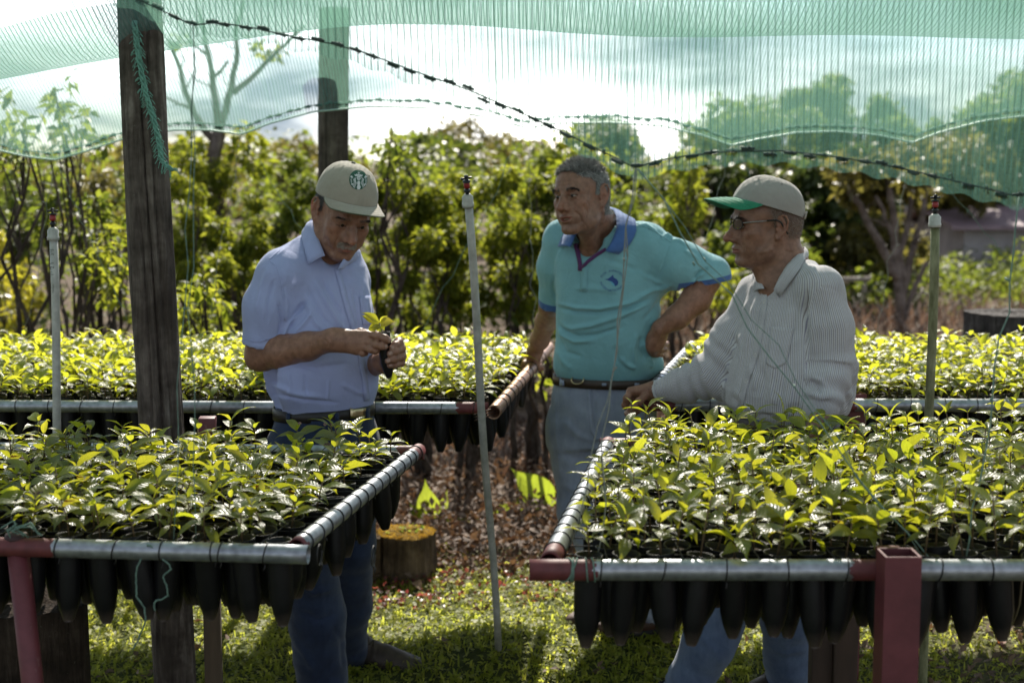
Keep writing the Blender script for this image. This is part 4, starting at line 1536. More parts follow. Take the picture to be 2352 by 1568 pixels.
def build_benches():
    z = RAIL_Z
    tm = {}
    def tie_me(r):
        if r not in tm: tm[r] = tie_mesh(r)
        return tm[r]
    SD = Seedlings()
    rng = np.random.default_rng(41)
    PX, PY = 0.0670, 0.0590
    slots = []                                 # (bench, row, col, xyz, tall, yellow, planted)

    # near right bench
    r = 0.0190
    fa, fb = atz(1216, 1308, z), atz(2352, 1308, z) + np.array([0.75, 0, 0])
    fb[1] = fa[1]
    Yr = 3.59
    zs = z + 0.008
    sb = atz(1396, 1022, zs)
    sa = np.array([atz(1262, 1290, z)[0], fa[1] + r * 0.9, zs])
    root = empty("seedling_bench", (fa[0] + 0.9, (fa[1] + Yr) / 2, 0), "near pipe bench crowded with tall coffee seedlings, on the striped shirt's side", "nursery bench", "pipe benches full of tube pots")
    rail(root, fa, fb, r, [(-0.1, 0.115), (0.565, 0.665)])
    ra = np.array([atz(1378, 1022, z)[0], Yr, z]); rb = np.array([fb[0], Yr, z])
    rail(root, ra, rb, r, [(-0.1, 0.16), (0.72, 0.80)])
    dd = (sb - sa) / np.linalg.norm(sb - sa)
    rail(root, sa, sb + dd * 0.02, r, [(-0.1, 0.07), (np.linalg.norm(sb - sa) - 0.03, 3)])
    ties(root, fa, fb, r, [0.125, 0.235, 0.345, 0.452, 0.556, 0.72, 0.81, 0.905, 1.0, 1.1, 1.2], tie_me(r))
    ties(root, sa, sb, r, np.arange(0.075, 1.12, 0.066) + rng.normal(0, 0.006, len(np.arange(0.075, 1.12, 0.066))), tie_me(r))
    fp = at(2066, 1320, fa[1] - 0.058)
    steel_post(root, (fp[0], fa[1] - r - 0.0315), 0.062, 0.0, at(2066, 1284, fa[1] - 0.095)[2], 0.0)
    V, F = box((fp[0] + 0.002, fa[1] + 0.010, z + 0.030), (0.042, 0.05, 0.010), 0, 0.002)
    part("bracket", V, F, M_REDP, root)
    bx = at(1890, 1450, Yr + 0.03)
    for k, (px, w, dy) in enumerate(((1886, 0.055, 0.05), (1940, 0.062, 0.035))):
        c = at(px, 1450, Yr + dy)
        V, F = box((c[0], Yr + dy, 0.43), (w, 0.05, 0.86), 0, 0.003)
        part("leg", V, F, M_BROWNP, root)
    V, F = box((at(1066, 1040, Yr)[0] + 1.0, Yr, z + 0.02), (0.001, 0.001, 0.001))
    x0f, x0b = fa[0] + 0.155, sb[0] + 0.045
    rows = int((Yr - 0.05 - (fa[1] + 0.050)) / PY) + 1
    for i in range(rows):
        y = fa[1] + 0.052 + i * PY
        t = (y - sa[1]) / (sb[1] - sa[1])
        xs = sa[0] + (sb[0] - sa[0]) * t + 0.062 + (PX / 2 if i % 2 else 0)
        xe = at(2352, 1000, y)[0] + 0.12
        for j in range(int((xe - xs) / PX)):
            slots.append(("right", i, j, (xs + j * PX + rng.normal(0, 0.004), y + rng.normal(0, 0.004), z + 0.012 + rng.normal(0, 0.002)), 1.12 + 0.1 * rng.normal(), 0.16, rng.random() > 0.03))
    for i in range(rows):                      # the wires that carry the pots
        y = fa[1] + 0.052 + i * PY + 0.027
        t = (y - sa[1]) / (sb[1] - sa[1])
        V, F = tube([(sa[0] + (sb[0] - sa[0]) * t, y, z + 0.006), (fb[0] - 0.4, y + 0.004, z + 0.0), (fb[0], y, z + 0.006)], 0.0014, 5)
        part("support_wire", V, F, M_WIRE, root)
    for j in range(int((fb[0] - sa[0]) / (PX * 2))):
        x = sa[0] + 0.10 + j * PX * 2
        V, F = tube([(x, fa[1], z + r), (x + 0.005, (fa[1] + Yr) / 2, z - 0.002), (x + 0.10, Yr, z + r)], 0.0014, 5)
        part("support_wire", V, F, M_WIRE, root)

    # near left bench
    r = 0.0178
    fa, fb = atz(-260, 1248, z), atz(708, 1273, z)
    ra, rb = atz(-260, 1030, z), atz(974, 1039, z)
    zs = z + 0.008
    sb = atz(962, 1034, zs)
    sa = np.array([fb[0] - 0.024, fb[1] + r * 0.9, zs])
    root = empty("seedling_bench", (fb[0] - 0.8, (fb[1] + rb[1]) / 2, 0), "near pipe bench of short dark seedlings before the blue shirt man", "nursery bench", "pipe benches full of tube pots")
    Lf = np.linalg.norm(fb - fa)
    dl = np.linalg.norm(atz(130, 1256, z) - fa)
    rail(root, fa, fb, r, [(dl - 0.14, dl)])
    Lr = np.linalg.norm(rb - ra)
    rail(root, ra, rb, r, [(Lr - 0.065, Lr + 1)])
    Ls = np.linalg.norm(sb - sa)
    rail(root, sa, sb, r, [(-0.1, 0.018), (Ls - 0.075, 3)])
    ties(root, fa, fb, r, dl + np.array([0.005, 0.115, 0.205, 0.30, 0.315, 0.40, 0.50, 0.60]) - 0.0, tie_me(r))
    ties(root, ra, rb, r, np.arange(0.1, Lr, 0.13), tie_me(r))
    ties(root, sa, sb, r, np.arange(0.05, Ls - 0.02, 0.0615) + rng.normal(0, 0.004, len(np.arange(0.05, Ls - 0.02, 0.0615))), tie_me(r))
    c = at(52, 1290, fa[1] - 0.02)
    steel = tube([(at(38, 1232, 2.6) - at(74, 1560, 2.6)) * -2.6 + at(38, 1232, 2.60), at(38, 1232, 2.60)], [0.0205, 0.0205], 18)
    part("post", steel[0], steel[1], M_REDP, root)
    t_ = at(38, 1232, 2.60)
    V, F = lathe([(0, 0.010), (0.020, 0.006), (0.0225, 0.0), (0.0225, -0.006), (0, -0.006)], 18, t_)
    part("post_cap", V, F, simple("dark_rusty_cap", (0.04, 0.018, 0.018), 0.7, 0.3), root)
    c = at(477, 985, ra[1] + 0.05)
    V, F = box((c[0] + 0.012, rb[1] + 0.045, 0.80), (0.042, 0.042, 0.344), 0.1, 0.002)
    part("post", V, F, M_REDP, root)
    V, F = box((c[0] + 0.012, rb[1] + 0.045, 0.313), (0.042, 0.042, 0.626), 0.1, 0.002)
    part("leg", V, F, M_WOODP, root)
    nrm = (fb - fa) / Lf
    rows = int((rb[1] - 0.04 - (fb[1] + 0.05)) / PY) + 1
    for i in range(rows):
        t = (0.05 + i * PY) / (rb[1] - fb[1])
        xe = sa[0] + (sb[0] - sa[0]) * t - 0.055 - (PX / 2 if i % 2 else 0)
        A = fa + (ra - fa) * t; B = fb + (rb - fb) * t
        for j in range(26):
            x = xe - j * PX
            y = np.interp(x, [A[0], B[0]], [A[1], B[1]])
            if pix([[x, y, z]])[0, 0] < -60: break
            sparse = 0.10 + 0.40 * np.clip((t - 0.62) / 0.3, 0, 1) * (1 if pix([[x, y, z]])[0, 0] < 420 else 0.75) + (0.5 if (i == 0 and j < 2) or (i == 1 and j == 0) else 0)
            slots.append(("left", i, j, (x + rng.normal(0, 0.004), y + rng.normal(0, 0.004), z + 0.010 + rng.normal(0, 0.002)), 0.80 + 0.08 * rng.normal(), 0.06, rng.random() > sparse))
    for i in range(rows):
        t = (0.05 + i * PY + 0.027) / (rb[1] - fb[1])
        A = fa + (ra - fa) * t; B = sa + (sb - sa) * t
        V, F = tube([(A[0], A[1], z + 0.004), ((A[0] + B[0]) / 2, (A[1] + B[1]) / 2, z), (B[0], B[1], z + 0.006)], 0.0014, 5)
        part("support_wire", V, F, M_WIRE, root)
    for j in range(13):
        p = fb + (fa - fb) * (0.09 + j * 0.12) / Lf; q = rb + (ra - rb) * (0.12 + j * 0.12) / Lr
        V, F = tube([p + np.array([0, 0, r]), (p + q) / 2, q + np.array([0, 0, r])], 0.0014, 5)
        part("support_wire", V, F, M_WIRE, root)

    # far left bench
    r = 0.0180
    fa, fb = atz(-420, 930, z), atz(1122, 937, z)
    zs = z + 0.004
    sa, sb = atz(1134, 947, zs), atz(1262, 797, zs)
    root = empty("seedling_bench", (-0.8, (fa[1] + 5.5) / 2, 0), "bench with a clay coloured side rail and glowing yellow seedlings behind the blue shirt man", "nursery bench", "pipe benches full of tube pots")
    Lf = np.linalg.norm(fb - fa)
    rail(root, fa, fb, r, [(Lf - 0.092, Lf + 1)])
    ra, rb = np.array([fa[0], 5.52, z]), np.array([sb[0] - 0.02, 5.52, z])
    rail(root, ra, rb, r)
    rail(root, sa, sb, 0.0205, [], M_CLAY, name="side_rail")
    Ls = np.linalg.norm(sb - sa)
    ties(root, sa, sb, 0.0205, np.array([0.14, 0.21, 0.225, 0.33, 0.42, 0.52, 0.60, 0.74, 0.83, 0.95, 1.06, 1.15, 1.25]), tie_me(0.0205))
    ties(root, fa, fb, r, np.arange(0.02, Lf, 0.098), tie_me(r))
    for px, Y in ((600, 5.4), (150, 5.4), (-120, 4.3)):
        c = at(px, 900, Y)
        V, F = box((c[0], Y, 0.42), (0.034, 0.034, 0.85), 0.05, 0.002)
        part("leg", V, F, M_BROWNP, root)
    rows = int((5.47 - (fa[1] + 0.045)) / PY) + 1
    for i in range(rows):
        y = fa[1] + 0.048 + i * PY
        t = (y - sa[1]) / (sb[1] - sa[1])
        xe = sa[0] + (sb[0] - sa[0]) * t - 0.058 - (PX / 2 if i % 2 else 0)
        for j in range(60):
            x = xe - j * PX
            if pix([[x, y, z]])[0, 0] < -60: break
            slots.append(("farleft", i, j, (x + rng.normal(0, 0.004), y + rng.normal(0, 0.004), z + 0.012), 0.74 + 0.08 * rng.normal(), 0.88, rng.random() > 0.04))
    # far right bench
    r = 0.0200
    fa, fb = atz(1477, 929, z), atz(2352, 932, z) + np.array([0.7, 0, 0])
    sa, sb = atz(1488, 905, z + 0.036), atz(1590, 795, z + 0.036)
    root = empty("seedling_bench", (1.2, (fa[1] + 5.5) / 2, 0), "bench with a red rail end under the resting hand, behind the striped shirt man", "nursery bench", "pipe benches full of tube pots")
    Lf = np.linalg.norm(fb - fa)
    rail(root, fa, fb, r, [(-0.1, 0.10), (0.60, 0.645)])
    rail(root, sa, sb, r, name="side_rail")
    rail(root, np.array([sb[0], 5.52, z]), np.array([fb[0], 5.52, z]), r)
    ties(root, fa, fb, r, [0.062, 0.115, 0.20, 0.28, 0.70, 0.80, 0.905, 1.0, 1.11], tie_me(r))
    ties(root, sa, sb, r, np.arange(0.1, 1.2, 0.07), tie_me(r))
    c = at(1950, 930, fa[1] - 0.045)
    steel_post(root, (at(1957, 930, fa[1] + 0.06)[0], fa[1] + 0.055), 0.062, 0.0, at(1950, 902, fa[1] + 0.05)[2], 0.25)
    for px in (1620, 2250):
        c = at(px, 900, 5.4)
        V, F = box((c[0], 5.4, 0.42), (0.045, 0.045, 0.85), 0.05, 0.002)
        part("leg", V, F, M_BROWNP, root)
    rows = int((5.47 - (fa[1] + 0.045)) / PY) + 1
    for i in range(rows):
        y = fa[1] + 0.048 + i * PY
        t = (y - sa[1]) / (sb[1] - sa[1])
        xs = sa[0] + (sb[0] - sa[0]) * t + 0.060 + (PX / 2 if i % 2 else 0)
        for j in range(60):
            x = xs + j * PX
            if pix([[x, y, z]])[0, 0] > 2410: break
            slots.append(("farright", i, j, (x + rng.normal(0, 0.004), y + rng.normal(0, 0.004), z + 0.012), 0.68 + 0.08 * rng.normal(), 0.62, rng.random() > 0.04))

    # the 300 that show largest are things of their own, the rest one mass
    near = sorted([k for k in range(len(slots)) if slots[k][0] in ("left", "right") and -25 < pix([slots[k][3]])[0, 0] < 2377], key=lambda k: slots[k][3][1])
    planted = [k for k in near if slots[k][6]][:270]
    empties_ = [k for k in near if not slots[k][6]][:28]
    own = set(planted) | set(empties_)
    protos = {"left": [], "right": []}
    for k, (b, i, j, loc, tall, yel, pl) in enumerate(slots):
        sw = (rng.normal(0, 0.075), rng.normal(0, 0.075))
        if k not in own:
            SD.mass(loc, rng, tall, yel, pl, sw)
            continue
        side, end = ("right", "left end") if b == "right" else ("left", "right end")
        what = "coffee seedling" if pl else "empty black tube pot"
        row = "front row" if i == 0 else f"{ORD[i]} row from the front"
        lab = f"{what}, near {side} bench, {row}, {ORD[j]} from {end}"
        grp = f"seedlings in tube pots on the near {side} bench" if pl else "empty tube pots on the near benches"
        if not pl:
            SD.single(loc, rng, tall, yel, lab, grp, False, sw)
        elif len(protos[b]) < 12:
            SD.stems = {}
            protos[b].append(SD.single(loc, rng, tall, yel, lab, grp, True, sw))
        else:
            SD.proto_copy(protos[b], loc, rng, lab, grp, rng.uniform(0.85, 1.2) * (0.85 if b == "left" else 1.0), sw)
    SD.finish()
    # string knotted on the near left rail, its loose ends hanging
    P = [at(*q) for q in ((342, 1262, 2.555), (338, 1250, 2.55), (352, 1256, 2.55), (332, 1272, 2.555), (318, 1290, 2.555), (312, 1320, 2.56), (314, 1370, 2.56), (332, 1395, 2.565), (334, 1425, 2.565), (320, 1462, 2.565), (305, 1490, 2.57))]
    P2 = [at(*q) for q in ((345, 1258, 2.55), (362, 1266, 2.55), (378, 1285, 2.55), (394, 1305, 2.55), (374, 1322, 2.555), (383, 1345, 2.555), (386, 1368, 2.56), (362, 1378, 2.56), (352, 1384, 2.56), (356, 1402, 2.56))]
    out = [tube(resample(np.array(p), 40)[0] + np.random.default_rng(1).normal(0, 0.0008, (40, 3)), 0.0017, 6) for p in (P, P2)]
    V, F = join(out)
    thing_mesh("string_tie", V, F, M_STRING, "loose green string knotted round the near left bench's front rail", "string")
    out = []
    rg = np.random.default_rng(2)
    for k in range(9):
        c = at(30 + rg.uniform(-40, 70), 1218 + rg.uniform(-6, 20), 2.58)
        q = at(35, 1215, 2.575)
        out.append(tube(resample(np.array([q + rg.normal(0, 0.004, 3), (q + c) / 2 + rg.normal(0, 0.010, 3) + np.array([0, 0, 0.006]), c]), 12)[0], 0.0015, 5))
    V, F = join(out)
    thing_mesh("string_tie", V, F, M_STRING, "bunch of green string tied over the capped red post", "string")
    out = []
    f0 = atz(1216, 1308, z)
    for k, x in enumerate((0.055, 0.062, 0.075, 0.080, 0.103, 0.112)):
        a = np.linspace(0, 2 * math.pi, 19)
        c = f0 + np.array([x, 0, 0])
        out.append(tube(c + np.stack([0.022 * np.sin(a / 2 + k) * (1 if k < 2 else 0.2), 0.0208 * np.cos(a), 0.0208 * np.sin(a)], 1), 0.0015, 5))
    V, F = join(out)
    thing_mesh("string_tie", V, F, M_STRING, "green string wound round the red end of the near right rail", "string")


def held_seedling():
    """The tube pot in the first man's hands."""
    top, bot = at(880, 765, 3.812), at(894, 868, 3.812)
    d = (top - bot) / np.linalg.norm(top - bot)
    s, b = frame_of(d, (0, 1, 0))
    R = np.stack([s, b, d], 1)
    L_ = np.linalg.norm(top - bot)
    root = empty("coffee_seedling", bot, "young yellow-green seedling in a black tube held in the blue shirt man's hands", "seedling")
    V, F = pot_arrays(16)
    V = V * np.array([0.74, 0.74, L_ / POT_L])
    part("pot", top + V @ R.T, F, M_POT, root)
    sv = [(0.0165 * math.cos(a), 0.0165 * math.sin(a), -0.006) for a in np.arange(14) * 2 * math.pi / 14] + [(0, 0, -0.002)]
    part("soil", top + np.array(sv) @ R.T, [(j, (j + 1) % 14, 14) for j in range(14)], M_SOIL, root)
    st, k = tube(A3((879, 767, 3.812), (874, 752, 3.806), (871, 741, 3.803)), [0.0017, 0.0015, 0.0013], 6)
    part("stem", st, k, M_STEM, root)
    base = at(871, 741, 3.803)
    # each leaf from its base to its tip in the picture, with width
    spec = [((871, 741), (832, 716), 3.795, 0.027, 0.5), ((870, 743), (830, 723), 3.812, 0.024, -0.2), ((872, 740), (890, 724), 3.800, 0.014, 0.6), ((872, 742), (906, 738), 3.785, 0.030, 0.7), ((868, 743), (846, 757), 3.785, 0.018, 0.3), ((869, 744), (844, 770), 3.778, 0.024, 0.2),
            ((872, 744), (877, 760), 3.783, 0.014, 0.2), ((873, 744), (883, 758), 3.790, 0.016, 0.0)]
    for i, (p, q, Y, w, ro) in enumerate(spec):
        a, c = at(p[0], p[1], 3.803), at(q[0], q[1], Y)
        ln = np.linalg.norm(c - a)
        V, F, A, B = leaf_arrays(ln * 1.04, w * 1.0, 0.20, 0.22, 0.012, 9, 5, 60 + i)
        x = (c - a) / ln
        n = np.array([0.0, -0.75, 0.65]); n = n - x * (n @ x); n /= np.linalg.norm(n)
        y = np.cross(n, x)
        Rl = np.stack([x, y, n], 1) @ Rx(ro * 0.4)
        part("leaf", a + V @ Rl.T, F, M_LEAF_B if i == 3 else M_LEAF_Y, root, attrs={"lu": A, "lv": B})

# ------------------------------------------------------------------ trees and shrubs behind the benches
BARK = wood_mat("bark", (0.040, 0.030, 0.024), (0.100, 0.080, 0.066), (0.190, 0.165, 0.140), 1.0, 0.25)
BARK_P = wood_mat("pale_bark", (0.110, 0.085, 0.072), (0.230, 0.190, 0.165), (0.370, 0.325, 0.290), 1.0, 0.2)
LM = {
    "bright": leaf_mat("bright_leaf", (0.050, 0.082, 0.014), (0.120, 0.150, 0.028), (0.26, 0.33, 0.022), (0.55, 0.55, 0.05), 0.50, 0.48, False, 0.16),
    "yellow": leaf_mat("yellow_leaf", (0.080, 0.105, 0.016), (0.180, 0.180, 0.028), (0.46, 0.46, 0.03), (0.78, 0.68, 0.06), 0.55, 0.30, False, 0.5),
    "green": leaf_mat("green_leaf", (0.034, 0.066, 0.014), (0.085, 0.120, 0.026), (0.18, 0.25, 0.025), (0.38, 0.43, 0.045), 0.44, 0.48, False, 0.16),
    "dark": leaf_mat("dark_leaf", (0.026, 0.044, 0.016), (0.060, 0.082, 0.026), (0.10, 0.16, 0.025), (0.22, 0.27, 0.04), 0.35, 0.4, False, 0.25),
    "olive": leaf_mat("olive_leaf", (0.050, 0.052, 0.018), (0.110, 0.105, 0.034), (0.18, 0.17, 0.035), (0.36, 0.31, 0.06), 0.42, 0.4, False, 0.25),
    "canna": leaf_mat("broad_leaf", (0.130, 0.190, 0.020), (0.180, 0.240, 0.030), (0.50, 0.62, 0.045), (0.62, 0.70, 0.07), 0.52, 0.35, True, 0.4),
}


def wiggle(rng, a, b, n=6, amp=0.04):
    P, _ = resample(np.array([a, b], float), n)
    L_ = np.linalg.norm(np.asarray(b) - np.asarray(a))
    P[1:-1] += rng.normal(0, amp * L_, (n - 2, 3)) * np.array([1, 1, 0.3])
    return P


def shrub(label, base, clumps, mat, n, size, seed, stems=5, name="shrub", cat="shrub", group="coffee shrubs behind the benches", bark=BARK, r=0.016, hang=0.35, shell=0.5, aspect=0.42):
    """Several stems from the ground into clumps of leaves; clumps are (px, py, Y, radius px)."""
    rng = np.random.default_rng(seed)
    c = np.array([at(q[0], q[1], q[2]) for q in clumps]); rad = np.array([q[3] * q[2] / FPX for q in clumps])
    root = empty(name, base, label, cat, group)
    for k in range(stems):
        i = k % len(c)
        a = np.asarray(base) + np.array([rng.normal(0, 0.05), rng.normal(0, 0.05), -0.03])
        P = wiggle(rng, a, c[i] + np.array([0, 0, rad[i] * 0.5]), 7, 0.03)
        V, F = tube(P, np.linspace(r * rng.uniform(0.8, 1.2), r * 0.3, 7), 7)
        part("stem" if name != "tree" else "trunk", V, F, bark, root)
        for _ in range(2):
            p = P[rng.integers(3, 6)]
            V, F = tube(wiggle(rng, p, c[i] + rng.normal(0, 0.6, 3) * rad[i], 5, 0.05), np.linspace(r * 0.45, r * 0.12, 5), 5)
            part("twig", V, F, bark, root)
    V, F = leaf_cloud(c, rad, n, size, rng, hang, aspect, shell)
    part("foliage", V, F, LM[mat] if isinstance(mat, str) else mat, root, smooth=False)
    return root


def tree(label, base, limbs, clumps, mat, n, size, seed, group="trees beyond the hedge", bark=BARK, hang=0.2, shell=0.55, aspect=0.55):
    """A trunk and limbs, [(points, r0, r1)], under a crown of leaf clumps (px, py, Y, radius px)."""
    rng = np.random.default_rng(seed)
    root = empty("tree", base, label, "tree", group)
    for k, (pts, r0, r1) in enumerate(limbs):
        P, _ = resample(np.array(pts, float), 12)
        P[1:-1] += rng.normal(0, r0 * 0.18, (10, 3))
        V, F = tube(P, np.linspace(r0, r1, 12), 12)
        part("trunk" if k == 0 else "branch", V, F, bark, root)
        for _ in range(3 if k else 0):
            p = P[rng.integers(4, 11)]
            L_ = np.linalg.norm(P[-1] - P[0])
            V, F = tube(wiggle(rng, p, p + (P[-1] - P[0]) * 0.25 + rng.normal(0, 0.16, 3) * L_, 6, 0.06), np.linspace(r1 * 0.5, 0.003, 6), 5)
            part("twig", V, F, bark, root)
    c = np.array([at(q[0], q[1], q[2]) for q in clumps]); rad = np.array([q[3] * q[2] / FPX for q in clumps])
    if n:
        V, F = leaf_cloud(c, rad, n, size, rng, hang, aspect, shell)
        part("crown", V, F, LM[mat], root, smooth=False)
    return root


def gpt(px, Y):
    p = at(px, 800, Y); return np.array([p[0], Y, float(ground_z(p[0], Y))])


def puff(rng, cx, cy_, Y, w, h, n, r, dY=0.4):
    """A handful of clumps filling an oval of the picture."""
    out = []
    for i in range(n):
        a, q = rng.uniform(0, 6.28), math.sqrt(rng.random())
        out.append((cx + w * q * math.cos(a), cy_ + h * q * math.sin(a), Y + rng.normal(0, dY), r * rng.uniform(0.6, 1.25)))
    return out


def build_plants():
    rng = np.random.default_rng(51)
    # the coffee hedge behind the far left bench
    H = [("bright leafy coffee shrub right behind the thick post", 455, 560, 9.9, 70, 180, "bright", 1900), ("coffee shrub with yellowing leaves between the thick post and the blue shirt man", 555, 600, 9.5, 75, 160, "bright", 1700), ("taller coffee shrub behind the blue shirt man's shoulder", 660, 500, 10.8, 80, 140, "green", 1700),
         ("coffee shrub close behind the beige cap", 790, 520, 10.0, 80, 160, "green", 1700), ("sunlit coffee shrub between the beige cap and the middle sprinkler", 915, 540, 9.8, 75, 170, "bright", 2100), ("low bright coffee shrub left of the middle sprinkler head", 990, 600, 9.4, 70, 150, "bright", 1900),
         ("dense coffee shrub right behind the middle sprinkler", 1080, 560, 10.2, 75, 170, "bright", 2100), ("yellow-green coffee shrub beside the grey-haired man's face", 1180, 540, 9.8, 70, 170, "bright", 2100), ("coffee shrub half hidden by the grey-haired man", 1275, 520, 10.4, 80, 160, "green", 1700), ("tall yellow-green coffee shrub whose top meets the net left of the beige cap", 470, 400, 11.0, 80, 60, "bright", 1300)]
    for i, (lab, x, y, Y, w, h, m, n) in enumerate(H):
        b = gpt(x + rng.normal(0, 15), Y)
        shrub(lab, b, puff(rng, x, y, Y, w, h, 18, 34, 0.35), m, int(n * 3.6), 0.047, 100 + i, 6)
    for i, (lab, x, y, Y, w, h, m, n) in enumerate([("upright bright shoots rising above the hedge beside the small red roof", 1330, 380, 9.5, 45, 90, "bright", 700), ("thin shoots sticking up over the hedge left of the post", 905, 350, 9.0, 30, 50, "green", 200), ("bright bush between the grey-haired man and the green cap brim", 1560, 470, 11.0, 60, 130, "bright", 1300),
                                                  ("dark bush behind the turquoise shoulder", 1480, 520, 12.0, 70, 150, "green", 1200), ("low sunlit bush showing under the turquoise sleeve", 1620, 650, 12.5, 90, 40, "bright", 700)]):
        shrub(lab, gpt(x, Y), puff(rng, x, y, Y, w, h, 12, 38, 0.4), m, n, 0.085, 130 + i, 4, group="bushes behind the grey-haired man")
    # left side: thin tall shrubs and saplings
    for i, (lab, x, y, Y, w, h, m, n, st) in enumerate([("sparse sapling with large leaves seen through the net, leftmost", 20, 330, 6.8, 50, 120, "green", 150, 3), ("slender sapling reaching behind the net by the thick post", 165, 290, 7.0, 75, 120, "green", 130, 4), ("twiggy dark shrub behind the leftmost sprinkler", 160, 560, 7.4, 110, 120, "green", 700, 7),
                                                    ("yellow-green bush at the far left behind the seedlings", 25, 640, 10.0, 60, 130, "yellow", 1200, 5), ("shrub with shiny leaves left of the thick post", 255, 620, 6.9, 45, 110, "bright", 320, 5), ("shiny leafed shrub at the right foot of the thick post", 470, 690, 6.6, 60, 70, "bright", 260, 5), ("dark bush between the leftmost sprinkler and the post", 230, 520, 11.0, 90, 120, "olive", 1500, 4), ("dark olive bush at the left edge of the view", 60, 500, 12.0, 90, 90, "dark", 1300, 4)]):
        shrub(lab, gpt(x, Y), puff(rng, x, y, Y, w, h, 14 if n > 200 else 22, 34 if n > 200 else 22, 0.3), m, n, 0.065 if n > 200 else 0.080, 150 + i, st, group="saplings and bushes on the far left")
    # forked tree behind the post
    Y = 11.0
    A = lambda *q: [at(x, y, Y) for x, y in q]
    tree("forked tree whose pale branches spread behind the net beside the post", gpt(500, Y), [(A((500, 880), (498, 640), (492, 480), (498, 380), (505, 300)), 0.074, 0.054), (A((505, 340), (470, 300), (440, 250), (412, 160), (388, 90)), 0.032, 0.014), (A((503, 310), (492, 220), (485, 150), (470, 90), (455, 20)), 0.034, 0.013), (A((503, 310), (528, 220), (545, 130), (540, 70), (560, 0)), 0.032, 0.012), (A((535, 215), (575, 180), (620, 135), (655, 100), (700, 60)), 0.024, 0.010), (A((488, 180), (510, 160), (525, 140)), 0.016, 0.010), (A((440, 250), (405, 235), (380, 225)), 0.014, 0.006), (A((480, 130), (440, 100), (410, 95)), 0.014, 0.006)],
         [(610, 118, Y, 22), (585, 100, Y, 18), (640, 110, Y, 14), (415, 95, Y, 16), (560, 330, Y, 45), (440, 350, Y, 45), (420, 400, Y, 50), (590, 370, Y, 40)], "bright", 520, 0.085, 61, bark=BARK_P)
    # trees farther off
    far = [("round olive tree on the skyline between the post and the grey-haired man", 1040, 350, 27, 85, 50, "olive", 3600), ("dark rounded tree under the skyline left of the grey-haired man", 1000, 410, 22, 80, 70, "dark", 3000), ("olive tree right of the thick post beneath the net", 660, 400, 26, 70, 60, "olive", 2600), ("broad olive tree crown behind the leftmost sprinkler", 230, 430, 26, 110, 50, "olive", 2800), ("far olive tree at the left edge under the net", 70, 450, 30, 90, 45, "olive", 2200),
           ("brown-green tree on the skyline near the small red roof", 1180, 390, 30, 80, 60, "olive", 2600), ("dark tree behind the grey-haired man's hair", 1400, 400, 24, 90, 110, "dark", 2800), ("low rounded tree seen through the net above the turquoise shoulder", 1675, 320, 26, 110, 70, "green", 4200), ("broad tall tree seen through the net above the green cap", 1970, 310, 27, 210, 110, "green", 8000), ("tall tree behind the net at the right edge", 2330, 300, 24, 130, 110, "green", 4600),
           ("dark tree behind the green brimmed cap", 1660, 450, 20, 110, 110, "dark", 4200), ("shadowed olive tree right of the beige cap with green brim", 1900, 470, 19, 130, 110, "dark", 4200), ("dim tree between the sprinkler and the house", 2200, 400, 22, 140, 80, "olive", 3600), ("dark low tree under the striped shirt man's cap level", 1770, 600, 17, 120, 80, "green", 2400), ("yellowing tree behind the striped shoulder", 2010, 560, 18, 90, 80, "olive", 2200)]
    for i, (lab, x, y, Y, w, h, m, n) in enumerate(far):
        b = gpt(x, Y)
        top = at(x, y, Y)
        k = Y / FPX
        limbs = [([b, (b * 0.6 + top * 0.4) + np.array([rng.normal(0, 0.15), 0, 0]), top], 0.10, 0.05)]
        for q in range(3):
            limbs.append(([b * 0.45 + top * 0.55, top + np.array([rng.normal(0, w * k * 0.5), rng.normal(0, 0.3), rng.uniform(0, h * k * 0.5)])], 0.05, 0.02))
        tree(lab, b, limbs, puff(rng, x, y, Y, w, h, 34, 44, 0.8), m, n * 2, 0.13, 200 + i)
    # the pale multi-stemmed tree behind the striped man
    Y = 13.6
    tree("pale many-stemmed tree left of the algae-stained sprinkler", gpt(2068, Y), [(A2 := [at(x, y, Y) for x, y in ((2066, 790), (2068, 700), (2060, 600), (2050, 500), (2040, 410))], 0.055, 0.03)[0:3]] + [([at(x, y, Y) for x, y in q], r0, 0.02) for q, r0 in (([(2062, 640), (2020, 560), (1975, 470), (1935, 410)], 0.05), ([(2068, 700), (2090, 600), (2120, 490), (2140, 400)], 0.045), ([(2060, 600), (2085, 520), (2095, 440)], 0.035), ([(2080, 650), (2060, 560), (2010, 450)], 0.03), ([(2072, 740), (2105, 650), (2130, 600)], 0.03))],
         puff(rng, 2030, 410, Y, 140, 50, 18, 34, 0.5), "olive", 1500, 0.12, 71, bark=BARK_P, group="trees beyond the hedge")
    # woods closing the view, dry weeds, undergrowth: nobody could count them
    c, r = [], []
    for x in np.arange(-900, 3300, 40):
        Yw = rng.uniform(34, 60)
        top = 395 - 25 * math.sin(x * 0.004) - rng.uniform(0, 20) + (20 if x > 1150 and x < 1330 else 0)
        for y in np.arange(top, 760, 55):
            c.append(at(x + rng.normal(0, 15), y, Yw)); r.append(45 * Yw / FPX)
    c = np.array(c)
    V, F = leaf_cloud(c, np.array(r), 20000, 0.55, rng, 0.2, 0.6, 0.4)
    tag(part("woods", V, F, LM["olive"], smooth=False), "dim woods closing the view behind all the trees", "woods", kind="stuff")
    c, r = [], []
